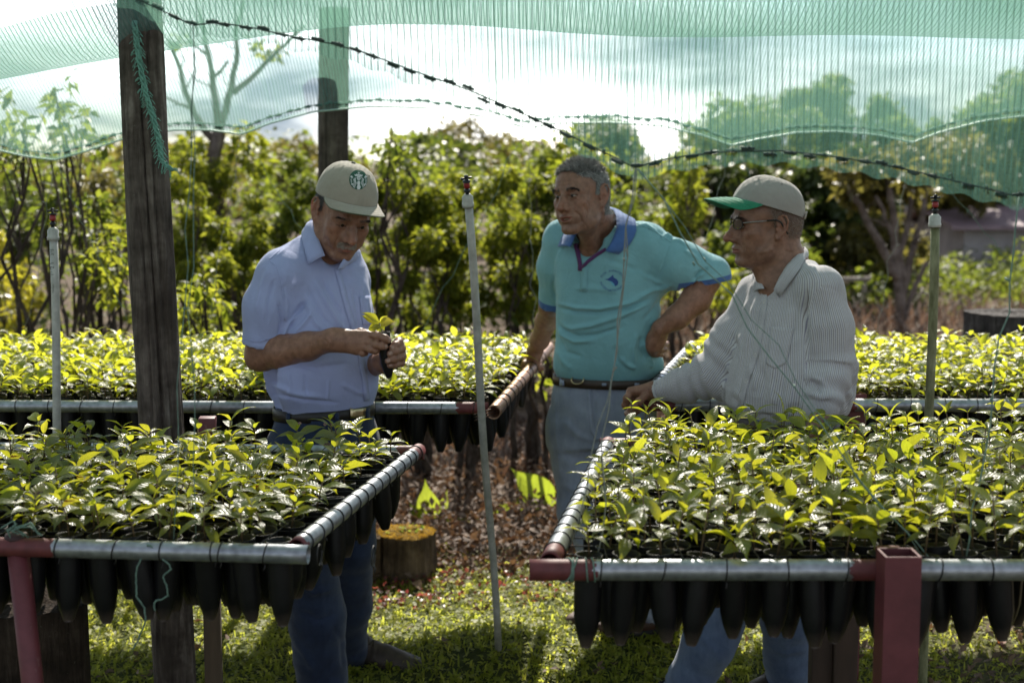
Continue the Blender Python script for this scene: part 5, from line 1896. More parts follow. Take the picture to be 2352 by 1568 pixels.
    for _ in range(560):
        x = rng.uniform(-200, 2500); Yw = rng.uniform(9.5, 17) if x < 1450 else rng.uniform(15.5, 20)
        p = gpt(x, Yw); h = rng.uniform(0.15, 0.75) * (0.6 if x > 1400 else 1.0)
        if x < 1500 and Yw > 11.5: h = rng.uniform(0.2, 1.75)
        c.append(p + np.array([0, 0, h])); r.append(rng.uniform(0.18, 0.34))
    V, F = leaf_cloud(np.array(c), np.array(r), 24000, 0.085, rng, 0.2, 0.5, 0.4)
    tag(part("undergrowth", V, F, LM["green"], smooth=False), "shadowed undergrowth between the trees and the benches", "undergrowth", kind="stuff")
    DW = leaf_mat("dry_weed", (0.085, 0.062, 0.048), (0.220, 0.172, 0.138), (0.10, 0.05, 0.03), (0.28, 0.17, 0.11), 0.3, 0.6, False, 0.3)
    n = 9000
    x = np.concatenate([rng.uniform(0.5, 7, n // 3 * 2), rng.uniform(-1.2, 1.0, n // 3)]); y = np.concatenate([rng.uniform(7.2, 16, n // 3 * 2), rng.uniform(7.0, 9.0, n // 3)])
    z = ground_z(x, y)
    L_ = np.concatenate([rng.uniform(0.08, 0.36, n // 3 * 2), rng.uniform(0.03, 0.12, n // 3)]); a = rng.uniform(0, 6.28, len(x)); ln = rng.uniform(0.2, 1.3, len(x))
    w = rng.uniform(0.004, 0.010, len(x))
    p0 = np.stack([x, y, z], 1); s_ = np.stack([np.cos(a + 1.57) * w, np.sin(a + 1.57) * w, 0 * w], 1)
    p1 = p0 + np.stack([np.cos(a) * L_ * ln * 0.4, np.sin(a) * L_ * ln * 0.4, L_ * 0.6], 1); p2 = p0 + np.stack([np.cos(a) * L_ * ln, np.sin(a) * L_ * ln, L_], 1)
    V = np.stack([p0 - s_, p0 + s_, p1 + s_, p1 - s_, p2 + s_ * 0.3, p2 - s_ * 0.3], 1).reshape(-1, 3)
    i = np.arange(len(x)) * 6
    F = np.concatenate([np.stack([i, i + 1, i + 2, i + 3], 1), np.stack([i + 3, i + 2, i + 4, i + 5], 1)])
    tag(part("dry_weeds", V, F, DW, smooth=False), "dry brown weeds and stalks on the bare ground behind the benches", "weeds", kind="stuff")
    # bare-stemmed bushes close behind the far left bench
    for i, (lab, x, y, Y, w, h, n) in enumerate([("thin bare-stemmed bush under the clay coloured rail", 1085, 860, 7.0, 60, 60, 16), ("dark stemmed bush beside the grey-haired man's resting hand", 1225, 820, 7.2, 40, 60, 40), ("spindly bush behind the hanging tubes, left of the middle sprinkler", 985, 880, 7.1, 60, 30, 8), ("spindly bush low behind the mossy stump", 900, 900, 7.6, 60, 30, 10)]):
        shrub(lab, gpt(x, Y), puff(rng, x, y, Y, w, h, 10, 30, 0.2), "bright", n, 0.075, 170 + i, 6, group="bare-stemmed bushes behind the far bench", r=0.02)
    # broad bright leaves at the litter bank
    def broad(label, base, leaves, seed):
        root = empty("broad_leaf_plant", base, label, "plant", "broad-leaved sprouts in the leaf litter")
        for k, (p, q, Y, w, ro) in enumerate(leaves):
            a, c = at(p[0], p[1], Y), at(q[0], q[1], Y + 0.02)
            ln = np.linalg.norm(c - a)
            V, F, A_, B_ = leaf_arrays(ln, w, 0.12, 0.25, 0.012, 11, 5, seed + k, 0.22)
            xx = (c - a) / ln
            nn = np.array([0.15, -0.95, 0.25]); nn = nn - xx * (nn @ xx); nn /= np.linalg.norm(nn)
            R = np.stack([xx, np.cross(nn, xx), nn], 1) @ Rx(ro)
            part("leaf", a + V @ R.T, F, LM["canna"], root, attrs={"lu": A_, "lv": B_})
            V, F = tube([np.asarray(base) + np.array([0, 0, -0.02]), a], [0.006, 0.004], 6)
            part("stalk", V, F, LM["canna"], root, attrs={"lu": np.zeros(len(V)), "lv": np.zeros(len(V))})
    Y = 6.35
    broad("bright yellow-green sprout with pointed leaves behind the mossy stump", gpt(992, Y), [((986, 1222), (976, 1098), Y, 0.13, 0.0), ((998, 1218), (1028, 1122), Y + 0.05, 0.075, 0.15), ((976, 1222), (940, 1152), Y - 0.05, 0.09, -0.15), ((1004, 1216), (1078, 1186), Y - 0.06, 0.075, 0.3)], 80)
    broad("small torn bright sprout right of the middle sprinkler pipe", gpt(1166, Y + 0.1), [((1160, 1205), (1153, 1148), Y + 0.1, 0.14, 0.1), ((1172, 1208), (1190, 1140), Y + 0.14, 0.15, -0.1)], 90)
    broad("sprout with one long bright leaf leaning beside the grey-haired man's jeans", gpt(1275, Y + 0.2), [((1276, 1174), (1170, 1072), Y + 0.2, 0.160, 0.0), ((1282, 1175), (1300, 1130), Y + 0.25, 0.05, 0.4)], 95)
    # single fallen leaves
    def fallen(label, px, py, ln, mat, seed):
        p = atz(px, py, 0.02)
        V, F, A_, B_ = leaf_arrays(ln, ln * 0.5, 0.5, 0.45, 0.02, 8, 5, seed)
        R = Rz(seed * 1.3) @ Rx(0.25)
        thing_mesh("fallen_leaf", p + V @ R.T + np.array([0, 0, 0.015]), F, mat, label, "leaf", "single fallen leaves on the lawn", attrs={"lu": A_, "lv": B_})
    RB = leaf_mat("russet_leaf", (0.20, 0.050, 0.020), (0.26, 0.085, 0.03), (0.40, 0.10, 0.03), (0.5, 0.16, 0.05), 0.35, 0.4, True, 0.4)
    TB = leaf_mat("tan_leaf", (0.24, 0.15, 0.08), (0.34, 0.22, 0.12), (0.30, 0.18, 0.08), (0.4, 0.25, 0.1), 0.3, 0.45, True, 0.4)
    fallen("curled russet leaf on the dry ground below the near right pots", 2300, 1490, 0.085, RB, 1)
    fallen("tan fallen leaf at the foot of the middle sprinkler pipe", 1110, 1500, 0.075, TB, 2)
    fallen("russet fallen leaf left of the squat mossy stump's lawn edge", 850, 1405, 0.075, RB, 3)
    fallen("brown fallen leaf in front of the mossy stump", 950, 1345, 0.08, TB, 4)


def build_far_houses():
    WL = simple("house_wall", (0.36, 0.34, 0.34), 0.9, 0.2, 4)
    RF = simple("purple_roof_sheet", (0.23, 0.165, 0.185), 0.55, 0.2, 5)
    RR = simple("red_roof", (0.150, 0.030, 0.030), 0.6, 0.2, 3)
    PR = simple("pale_roof", (0.52, 0.50, 0.47), 0.5, 0.1, 3)
    DKm = simple("dark_opening", (0.02, 0.02, 0.02), 0.8)

    def house(label, px0, px1, roof_y, eave_y, base_y, Y, wall, roof, windows=()):
        a, b = at(px0, eave_y, Y), at(px1, eave_y, Y)
        zt, zb = at(px0, roof_y, Y)[2], min(at(px0, base_y, Y)[2], 0.05)
        root = empty("house", ((a[0] + b[0]) / 2, Y, zb), label, "house", "houses beyond the trees")
        w, d = b[0] - a[0], 3.0
        ze = a[2]
        V, F = box(((a[0] + b[0]) / 2, Y + d / 2, (zb + ze) / 2), (w, d, ze - zb), 0)
        part("wall", V, F, wall, root, smooth=False)
        o = 0.25
        P = np.array([(a[0] - o, Y - o, ze - 0.03), (b[0] + o, Y - o, ze - 0.03), (b[0] + o, Y + d / 2, zt), (a[0] - o, Y + d / 2, zt), (b[0] + o, Y + d + o, ze - 0.03), (a[0] - o, Y + d + o, ze - 0.03)])
        th = np.array([0, 0, 0.06])
        V = np.concatenate([P, P + th])
        F = [(0, 1, 2, 3), (3, 2, 4, 5), (9, 8, 7, 6), (11, 10, 8, 9), (0, 6, 7, 1), (5, 4, 10, 11), (0, 3, 9, 6), (3, 5, 11, 9), (1, 7, 8, 2), (2, 8, 10, 4)]
        part("roof", V, F, roof, root, smooth=False)
        for (u0, u1, v0, v1, nm) in windows:
            V, F = box((a[0] + w * (u0 + u1) / 2, Y - 0.01, zb + (ze - zb) * (v0 + v1) / 2), (w * (u1 - u0), 0.06, (ze - zb) * (v1 - v0)))
            part(nm, V, F, DKm, root, smooth=False)
    house("low shed with a purple sheet roof at the right edge", 2215, 2520, 486, 522, 660, 20.5, WL, RF, ((0.62, 0.75, 0.45, 0.85, "window"),))
    house("pale roofed house glimpsed between trunks above the algae-stained sprinkler", 1965, 2090, 418, 452, 520, 32, WL, PR, ((0.3, 0.5, 0.3, 0.7, "window"),))
    house("small house with a dark red roof on the skyline behind the net tie", 1190, 1300, 322, 352, 430, 70, WL, RR, ((0.3, 0.5, 0.3, 0.7, "window"),))
    PW = simple("fence_pole", (0.30, 0.26, 0.22), 0.85, 0.3, 20)
    p0, p1 = at(1400, 665, 15.5), at(2000, 640, 15.5)
    root = empty("pole_fence", (p0[0], 15.5, 0), "pale pole fence running behind the turquoise sleeve", "fence")
    V, F = tube(wiggle(np.random.default_rng(3), p0, p1, 12, 0.004), 0.028, 8)
    part("pole", V, F, PW, root)
    for px in (1420, 1560, 1700, 1840, 1980):
        g = gpt(px, 15.5)
        V, F = tube([g, np.array([g[0], 15.5, p0[2] + 0.06])], 0.03, 8)
        part("post", V, F, PW, root)

# ------------------------------------------------------------------ people: materials
def skin_mat():
    M = Mat("skin")
    v = M.coord("Object")
    col = M.attr("col", "Vector")
    n1 = M.noise(v, 55, 4, 0.6)
    n2 = M.noise(v, 420, 3, 0.6)
    mott = M.ramp(n1, [(0.3, (0.72, 0.66, 0.64)), (0.7, (1.22, 1.20, 1.18))])
    c = M.mix(1.0, col, mott, 'MULTIPLY')
    spots = M.ramp(M.noise(v, 130, 2, 0.5), [(0.66, (1, 1, 1)), (0.76, (0.72, 0.62, 0.58))])
    c = M.mix(1.0, c, spots, 'MULTIPLY')
    h = M.math('ADD', M.math('MULTIPLY', n2, 0.6), M.noise(v, 160, 3))
    rough = M.math('ADD', M.math('MULTIPLY', n2, 0.2), 0.36)
    return M.done(M.bsdf(c, rough, M.bump(h, 0.5, 0.0014), 0, 0.42, sss=0.12))


def cloth_mat(name, color, weave=1400, var=0.08, bump=0.25, rough=0.82, sheen=0.25, trans=0.12, cuff=None):
    """Woven cloth that lets a little light through."""
    M = Mat(name)
    v = M.coord("Object")
    f = M.noise(v, 26, 4, 0.55)
    fine = M.noise(v, weave, 2, 0.7)
    g = M.math('ADD', M.math('MULTIPLY', f, 0.6), M.math('MULTIPLY', fine, 0.4))
    c = M.ramp(g, [(0.25, tuple(q * (1 - var) for q in color)), (0.75, tuple(min(1, q * (1 + var)) for q in color))])
    if cuff is not None: c = M.mix(M.math('GREATER_THAN', M.attr("cuff"), 0.0), c, cuff)
    rg = M.math('ABSOLUTE', M.math('SUBTRACT', M.noise(v, 11, 3, 0.5, 1.2), 0.5))
    rg = M.math('ADD', M.math('MULTIPLY', rg, -6.0), M.math('MULTIPLY', M.math('ABSOLUTE', M.math('SUBTRACT', M.noise(v, 27, 2, 0.5, 0.8), 0.5)), -2.5))
    nm = M.bump(M.math('ADD', M.math('ADD', M.math('MULTIPLY', fine, 0.35), M.noise(v, 95, 4, 0.5)), rg), bump, 0.0035)
    b = M.bsdf(c, rough, nm, 0, 0.25, sheen=sheen)
    t = M.n("ShaderNodeBsdfTranslucent")
    M.l(c, t.inputs["Color"])
    s = M.n("ShaderNodeMixShader")
    s.inputs[0].default_value = trans
    M.l(b, s.inputs[1]); M.l(t.outputs[0], s.inputs[2])
    return M.done(s.outputs[0])


def denim_mat(name, dark, light, worn=0.5):
    M = Mat(name)
    v = M.coord("Object")
    tw = M.coord("Object", (1, 1, 0.25))
    twill = M.noise(tw, 900, 2, 0.7)
    f = M.noise(v, 9, 5, 0.62)
    f2 = M.noise(M.coord("Object", (1, 1, 0.35)), 60, 5, 0.6)
    g = M.math('ADD', M.math('MULTIPLY', f, 0.55), M.math('ADD', M.math('MULTIPLY', f2, 0.25), M.math('MULTIPLY', twill, 0.2)))
    c = M.ramp(g, [(0.5 - 0.25 * worn, dark), (0.5 + 0.22, light)])
    nm = M.bump(M.math('ADD', M.math('MULTIPLY', twill, 0.5), f2), 0.35, 0.003)
    return M.done(M.bsdf(c, 0.85, nm, 0, 0.2, sheen=0.2))


def hair_mat(name, c0, c1):
    """Strands from dark c0 to grey c1 by their own shade."""
    M = Mat(name)
    c = M.ramp(M.attr("shade"), [(0.0, c0), (1.0, c1)])
    return M.done(M.bsdf(c, 0.42, None, 0, 0.5))


def leather_mat(name, color, rough=0.4):
    M = Mat(name)
    v = M.coord("Object")
    f = M.noise(v, 28, 5, 0.6)
    c = M.ramp(f, [(0.3, tuple(q * 0.65 for q in color)), (0.7, tuple(q * 1.35 for q in color))])
    vo = M.n("ShaderNodeTexVoronoi"); vo.inputs["Scale"].default_value = 350
    M.l(v, vo.inputs["Vector"])
    nm = M.bump(M.math('ADD', M.math('MULTIPLY', vo.outputs["Distance"], 0.4), f), 0.3, 0.003)
    return M.done(M.bsdf(c, M.math('ADD', M.math('MULTIPLY', f, 0.3), rough - 0.12), nm, 0, 0.5))


SKIN = skin_mat()
M_EYE_W = simple("eye_white", (0.40, 0.36, 0.32), 0.25, 0.05)
M_EYE_D = simple("eye_iris", (0.02, 0.012, 0.008), 0.15, 0.1)
M_TEETH = simple("teeth", (0.5, 0.45, 0.36), 0.3, 0.1)


# ------------------------------------------------------------------ people: the head
class Head:
    """A head in its own frame: eye level at the origin, the face towards -y, the man's left towards +x."""
    def __init__(s, c, yaw, pitch, roll, sc, **p):
        r = math.radians
        s.R = Rz(r(yaw)) @ Rx(r(pitch)) @ Ry(r(roll))
        s.c, s.sc = np.asarray(c, float), sc
        s.p = dict(nose=1.0, hump=0.0, cheek=1.0, jaw=1.0, chin=1.0, lids=1.0, smile=0.0, mouth_open=0.0, wx=1.0, ear=1.1, fat=0.0, gaze=0.0)
        s.p.update(p)

    def w(s, q):                              # local to world
        return s.c + (np.asarray(q, float) * np.array([s.p['wx'], 1, 1]) * s.sc) @ s.R.T

    def local(s, P):
        return ((np.asarray(P, float) - s.c) @ s.R) / s.sc / np.array([s.p['wx'], 1, 1])

    def build(s, F):
        p = s.p
        wv = np.array([p['wx'], 1, 1])

        def narrow(q):
            if isinstance(q, Cap): return Cap(q.a * wv, q.b * wv, q.ra, q.rb)
            return Ell(q.c * wv, q.r * (wv if q.R is None else 1), q.R)
        A = lambda prim, k=0.012: F.add(Framed(narrow(prim), s.R, s.c, s.sc), k)
        S = lambda prim, k=0.006: F.sub(Framed(narrow(prim), s.R, s.c, s.sc), k)
        A(Ell((0, 0.010, 0.034), (0.0755, 0.094, 0.083)), 0.0)
        A(Ell((0, 0.045, -0.01), (0.064, 0.055, 0.06)), 0.03)
        A(Ell((0, -0.045, 0.030), (0.063, 0.050, 0.058)), 0.02)
        A(Ell((0, -0.040, -0.030), (0.0635, 0.050, 0.068)), 0.02)
        A(Ell((0, -0.040, -0.078), (0.046 * p['jaw'], 0.046, 0.036)), 0.022)
        A(Ell((0, -0.081, -0.104), (0.021, 0.015 * p['chin'], 0.015)), 0.022)
        for q in (-1, 1):
            j = p['jaw']
            A(Cap((q * 0.060 * j, 0.004, -0.045), (q * 0.050 * j, -0.020, -0.084), 0.013, 0.012), 0.024)
            A(Cap((q * 0.050 * j, -0.020, -0.084), (q * 0.018, -0.077, -0.108), 0.012, 0.012), 0.024)
            A(Ell((q * 0.046, -0.066, -0.024), (0.021, 0.017, 0.015 * p['cheek'])), 0.022)
            A(Ell((q * 0.036, -0.068, -0.060), (0.020 + p['fat'], 0.018 + p['fat'], 0.026)), 0.022)
            A(Cap((q * 0.013, -0.0925, 0.0165), (q * 0.032, -0.0885, 0.020), 0.0075, 0.0085), 0.012)
            A(Cap((q * 0.032, -0.0885, 0.020), (q * 0.052, -0.066, 0.012), 0.0085, 0.008), 0.012)
        for q in (-1, 1):                     # sockets, lids with a slit between them
            S(Ell((q * 0.032, -0.101, -0.001), (0.0175, 0.017, 0.0105)), 0.012)
            A(Ell((q * 0.032, -0.0785, -0.0005), (0.0165, 0.0138, 0.0128)), 0.004)
            A(Cap((q * 0.018, -0.0895, 0.0065), (q * 0.046, -0.083, 0.0055), 0.0030, 0.0034), 0.005)   # upper lid fold
            A(Cap((q * 0.020, -0.0885, -0.0105), (q * 0.044, -0.082, -0.0105), 0.0026, 0.0028), 0.006)  # bag under the eye
            S(Ell((q * 0.0330, -0.0895, -0.0020 + p['gaze']), (0.0150, 0.0125, 0.0052 * p['lids']), Ry(q * 0.08)), 0.0012)
        n = p['nose']
        A(Cap((0, -0.088, 0.012), (0, -0.100 - p['hump'], -0.008), 0.0075, 0.0078), 0.012)
        A(Cap((0, -0.100 - p['hump'], -0.008), (0, -0.090 - 0.030 * n, -0.035), 0.0078, 0.0100), 0.008)
        A(Ell((0, -0.090 - 0.0305 * n, -0.0385), (0.0112, 0.0105, 0.0098)), 0.007)
        for q in (-1, 1):
            A(Ell((q * 0.0135, -0.103 - 0.002 * n, -0.0415), (0.0080, 0.0115, 0.0082)), 0.006)
            A(Cap((q * 0.006, -0.098, -0.02), (q * 0.014, -0.092, -0.040), 0.008, 0.009), 0.014)
            S(Ell((q * 0.0070, -0.108, -0.0495), (0.0042, 0.0065, 0.0042)), 0.003)
        A(Ell((0, -0.078, -0.068), (0.031, 0.023, 0.026)), 0.014)
        sm = p['smile']
        up = [(-0.0255 - 0.3 * sm, -0.0915, -0.0715 + sm), (-0.010, -0.1005, -0.0670), (0, -0.1020, -0.0680), (0.010, -0.1005, -0.0670), (0.0255 + 0.3 * sm, -0.0915, -0.0715 + sm)]
        lo = [(-0.0240 - 0.3 * sm, -0.0905, -0.0745 + sm), (-0.010, -0.0990, -0.0800 - p['mouth_open']), (0, -0.1002, -0.0808 - p['mouth_open']), (0.010, -0.0990, -0.0800 - p['mouth_open']), (0.0240 + 0.3 * sm, -0.0905, -0.0745 + sm)]
        for i in range(4):
            A(Cap(up[i], up[i + 1], (0.0030, 0.0050, 0.0048, 0.0050)[i], (0.0050, 0.0048, 0.0050, 0.0030)[i]), 0.006)
            A(Cap(lo[i], lo[i + 1], (0.0032, 0.0058, 0.0060, 0.0058)[i], (0.0058, 0.0060, 0.0058, 0.0032)[i]), 0.006)
        zl = -0.0738 - p['mouth_open'] * 0.5
        S(Cap((-0.026 - 0.3 * sm, -0.0965, zl + 0.0008 + sm), (0, -0.1085, zl), 0.0018, 0.0018 + p['mouth_open']), 0.002)
        S(Cap((0, -0.1085, zl), (0.026 + 0.3 * sm, -0.0965, zl + 0.0008 + sm), 0.0018 + p['mouth_open'], 0.0018), 0.002)
        if p['mouth_open'] > 0: S(Ell((0, -0.104, zl), (0.0185, 0.016, 0.0016 + p['mouth_open'] * 0.45)), 0.0015)
        S(Cap((-0.012, -0.102, -0.0925), (0.012, -0.102, -0.0925), 0.005, 0.005), 0.012)
        e = p['ear']
        for q in (-1, 1):                     # ears
            def ep(u, v, o=0.0):
                u, v = u * e, v * e
                return (q * (0.0735 + 0.42 * u + o), 0.004 + u * 0.92 + 0.10 * v, -0.010 + v)
            A(Ell(ep(0.012, 0.003, -0.002), (0.0045, 0.0135 * e, 0.026 * e), Rz(-q * 0.42)), 0.006)
            A(Ell(ep(0.007, -0.024, -0.001), (0.0045, 0.0075 * e, 0.0085 * e), Rz(-q * 0.42)), 0.006)
            hel = [(.003, .002), (-.001, .014), (.004, .026), (.013, .0315), (.022, .028), (.0275, .016), (.027, .002), (.022, -.011), (.015, -.021), (.008, -.029), (.002, -.029), (-.001, -.020)]
            for a, b in zip(hel[:-1], hel[1:]): A(Cap(ep(*a, 0.002), ep(*b, 0.002), 0.0031, 0.0031), 0.003)
            ah = [(.012, .022), (.0185, .012), (.0185, -.002), (.014, -.013), (.008, -.018)]
            for a, b in zip(ah[:-1], ah[1:]): A(Cap(ep(*a, 0.0022), ep(*b, 0.0022), 0.0026, 0.0026), 0.003)
            S(Ell(ep(0.009, -0.003, 0.008), (0.008, 0.0062, 0.0105), Rz(-q * 0.42)), 0.003)
            S(Ell(ep(0.0215, 0.012, 0.0095), (0.0065, 0.0026, 0.012), Rz(-q * 0.42)), 0.003)
            A(Ell(ep(0.000, -0.006, 0.0015), (0.0035, 0.0035, 0.0065)), 0.003)

    def tint(s, V, base, hair_fn, hair_col, beard=0.12):
        """Skin colours by place: redder nose, ears, cheeks and lips; the shaved beard; hair roots."""
        Q = s.local(V)
        x, y, z = Q.T
        col = np.tile(np.asarray(base, float), (len(V), 1))
        g = lambda cx, cy_, cz, r: np.exp(-(((x - cx) ** 2 + (y - cy_) ** 2 + (z - cz) ** 2) / r ** 2))
        near = (np.abs(x) < 0.13) & (np.abs(y) < 0.16) & (z > -0.14) & (z < 0.16)
        red = 0.55 * g(0, -.125, -.038, .022) + 0.30 * (g(.045, -.075, -.025, .025) + g(-.045, -.075, -.025, .025)) + 0.5 * (g(.09, .02, -.01, .03) + g(-.09, .02, -.01, .03))
        col = col * (1 + red[:, None] * np.array([0.22, -0.10, -0.12]))
        up = (np.abs(x) < 0.027) & (y < -0.084)
        zc = -0.0738 + s.p['smile'] * np.clip(np.abs(x) / 0.026, 0, 1)
        w = (0.0078 + s.p['mouth_open'] * 0.6) * np.sqrt(np.clip(1 - (x / 0.0275) ** 2, 0, 1))
        lip = np.where(up, np.clip((w - np.abs(z - zc + 0.0005)) / 0.0025, 0, 1), 0)
        col = col * (1 - lip[:, None]) + lip[:, None] * np.asarray(base) * np.array([0.98, 0.68, 0.70])
        eye = g(.032, -.09, -.001, .016) + g(-.032, -.09, -.001, .016)
        col *= 1 - 0.25 * eye[:, None]
        ax = np.abs(x)
        lash = np.clip(1 - np.abs(z + 0.0020 - s.p['gaze'] - 0.0052 * s.p['lids'] * np.sqrt(np.clip(1 - ((ax - 0.033) / 0.0155) ** 2, 0, 1)) - 0.0008) / 0.0022, 0, 1) * (np.abs(ax - 0.033) < 0.0155) * (y < -0.07)
        col *= 1 - 0.75 * lash[:, None]
        jaw = np.clip((-0.052 - z) / 0.02, 0, 1) * np.clip((0.02 - y) / 0.03, 0, 1) * near * np.clip((z + 0.13) / 0.02, 0, 1) * (1 - lip)
        grey = np.asarray(base).mean() * np.array([0.95, 0.95, 0.97])
        col = col * (1 - beard * jaw[:, None]) + beard * jaw[:, None] * grey
        h = (hair_fn(x, y, z) * near)[:, None]
        col = col * (1 - h) + h * np.asarray(hair_col)
        return col

    def eyes(s, parent, look=0.0):
        for q in (-1, 1):
            c = np.array([q * 0.032, -0.0795, -0.0005])
            V, Fc = ball((0, 0, 0), 0.0119, 16, 10)
            part("eyeball", s.w(V + c), Fc, M_EYE_W, parent)
            a = math.radians(look)
            d = np.array([math.sin(a), -math.cos(a), -0.08])
            V, Fc = ball((0, 0, 0), (0.0068, 0.0024, 0.0068), 14, 6)
            part("iris", s.w(V @ Rz(a).T + c + d * 0.0108), Fc, M_EYE_D, parent)


def strands(P, N, D, length, width, shade, rng, spread=0.35, lift=0.3, droop=0.0):
    """Short hairs: thin two-joint blades rooted at P, lying along D and lifted off the surface by N."""
    n = len(P)
    L_ = length * rng.uniform(0.6, 1.25, n)[:, None]
    d = D + rng.normal(size=(n, 3)) * spread
    d /= np.linalg.norm(d, axis=1, keepdims=True)
    m = d * (1 - lift) + N * lift * 1.2
    m /= np.linalg.norm(m, axis=1, keepdims=True)
    s = np.cross(m, N + rng.normal(size=(n, 3)) * 0.4)
    s /= np.linalg.norm(s, axis=1, keepdims=True) + 1e-9
    s *= width
    a, b = P - N * 0.001, P + m * L_ * 0.55
    e = P + m * L_ * 0.55 + (d * 0.8 + N * 0.1 + np.array([0, 0, -droop])) * L_ * 0.45
    V = np.stack([a - s, a + s, b + s * 0.8, b - s * 0.8, e + s * 0.25, e - s * 0.25], 1).reshape(-1, 3)
    i = np.arange(n) * 6
    Q = np.concatenate([np.stack([i, i + 1, i + 2, i + 3], 1), np.stack([i + 3, i + 2, i + 4, i + 5], 1)])
    return V, Q, np.repeat(shade, 6)


def ear_mask(x, y, z):
    return (np.abs(x) > 0.0755 + 0.22 * np.clip(y, 0, 1)) & (y > -0.012) & (y < 0.062) & (z < 0.030) & (z > -0.055)


def scatter(V, Q, mask_v, n, rng):
    """Random points on the faces whose corners all lie in the mask, with normals."""
    f = Q[mask_v[Q].all(1)]
    if not len(f): return np.zeros((0, 3)), np.zeros((0, 3))
    A = np.linalg.norm(np.cross(V[f[:, 1]] - V[f[:, 0]], V[f[:, 3]] - V[f[:, 0]]), axis=1)
    k = rng.choice(len(f), n, p=A / A.sum())
    u, v = rng.random((2, n, 1))
    a, b, c, d = (V[f[k, i]] for i in range(4))
    P = (a * (1 - u) + b * u) * (1 - v) + (d * (1 - u) + c * u) * v
    Nn = np.cross(b - a, d - a)
    Nn /= np.linalg.norm(Nn, axis=1, keepdims=True) + 1e-12
    return P, Nn


def brows(h, V, Q, Nv, parent, mat, rng, n=500, length=0.009, shade=(0.0, 0.25), up=0.0, half=0.0042):
    x, y, z = h.local(V).T
    ax = np.abs(x)
    zc = 0.0195 + 0.003 * np.clip((ax - 0.012) / 0.03, 0, 1) - 0.012 * np.clip((ax - 0.036) / 0.018, 0, 1) ** 2 + up
    m = (ax > 0.010) & (ax < 0.053) & (y < -0.045) & (np.abs(z - zc) < half)
    P, N = scatter(V, Q, m, n, rng)
    if not len(P): return
    sx = np.sign(h.local(P)[:, 0])
    D = np.stack([sx * 0.9, 0.25 + 0 * sx, 0.30 + 0 * sx], 1) @ h.R.T
    S = strands(P, N, D, length * h.sc, 0.0005, rng.uniform(*shade, n), rng, 0.22, 0.14)
    part("eyebrow", S[0], S[1], mat, parent, attrs={"shade": S[2]})


def cap_dome(z, ang, h0=0.098, rx=0.0865, ry=0.1075, cy=0.004, p=2.35):
    """Radius of a cap's crown at height z over its rim, along angle ang."""
    k = np.clip(1 - (z / h0) ** p, 0, 1) ** (1 / p)
    return rx * k, ry * k


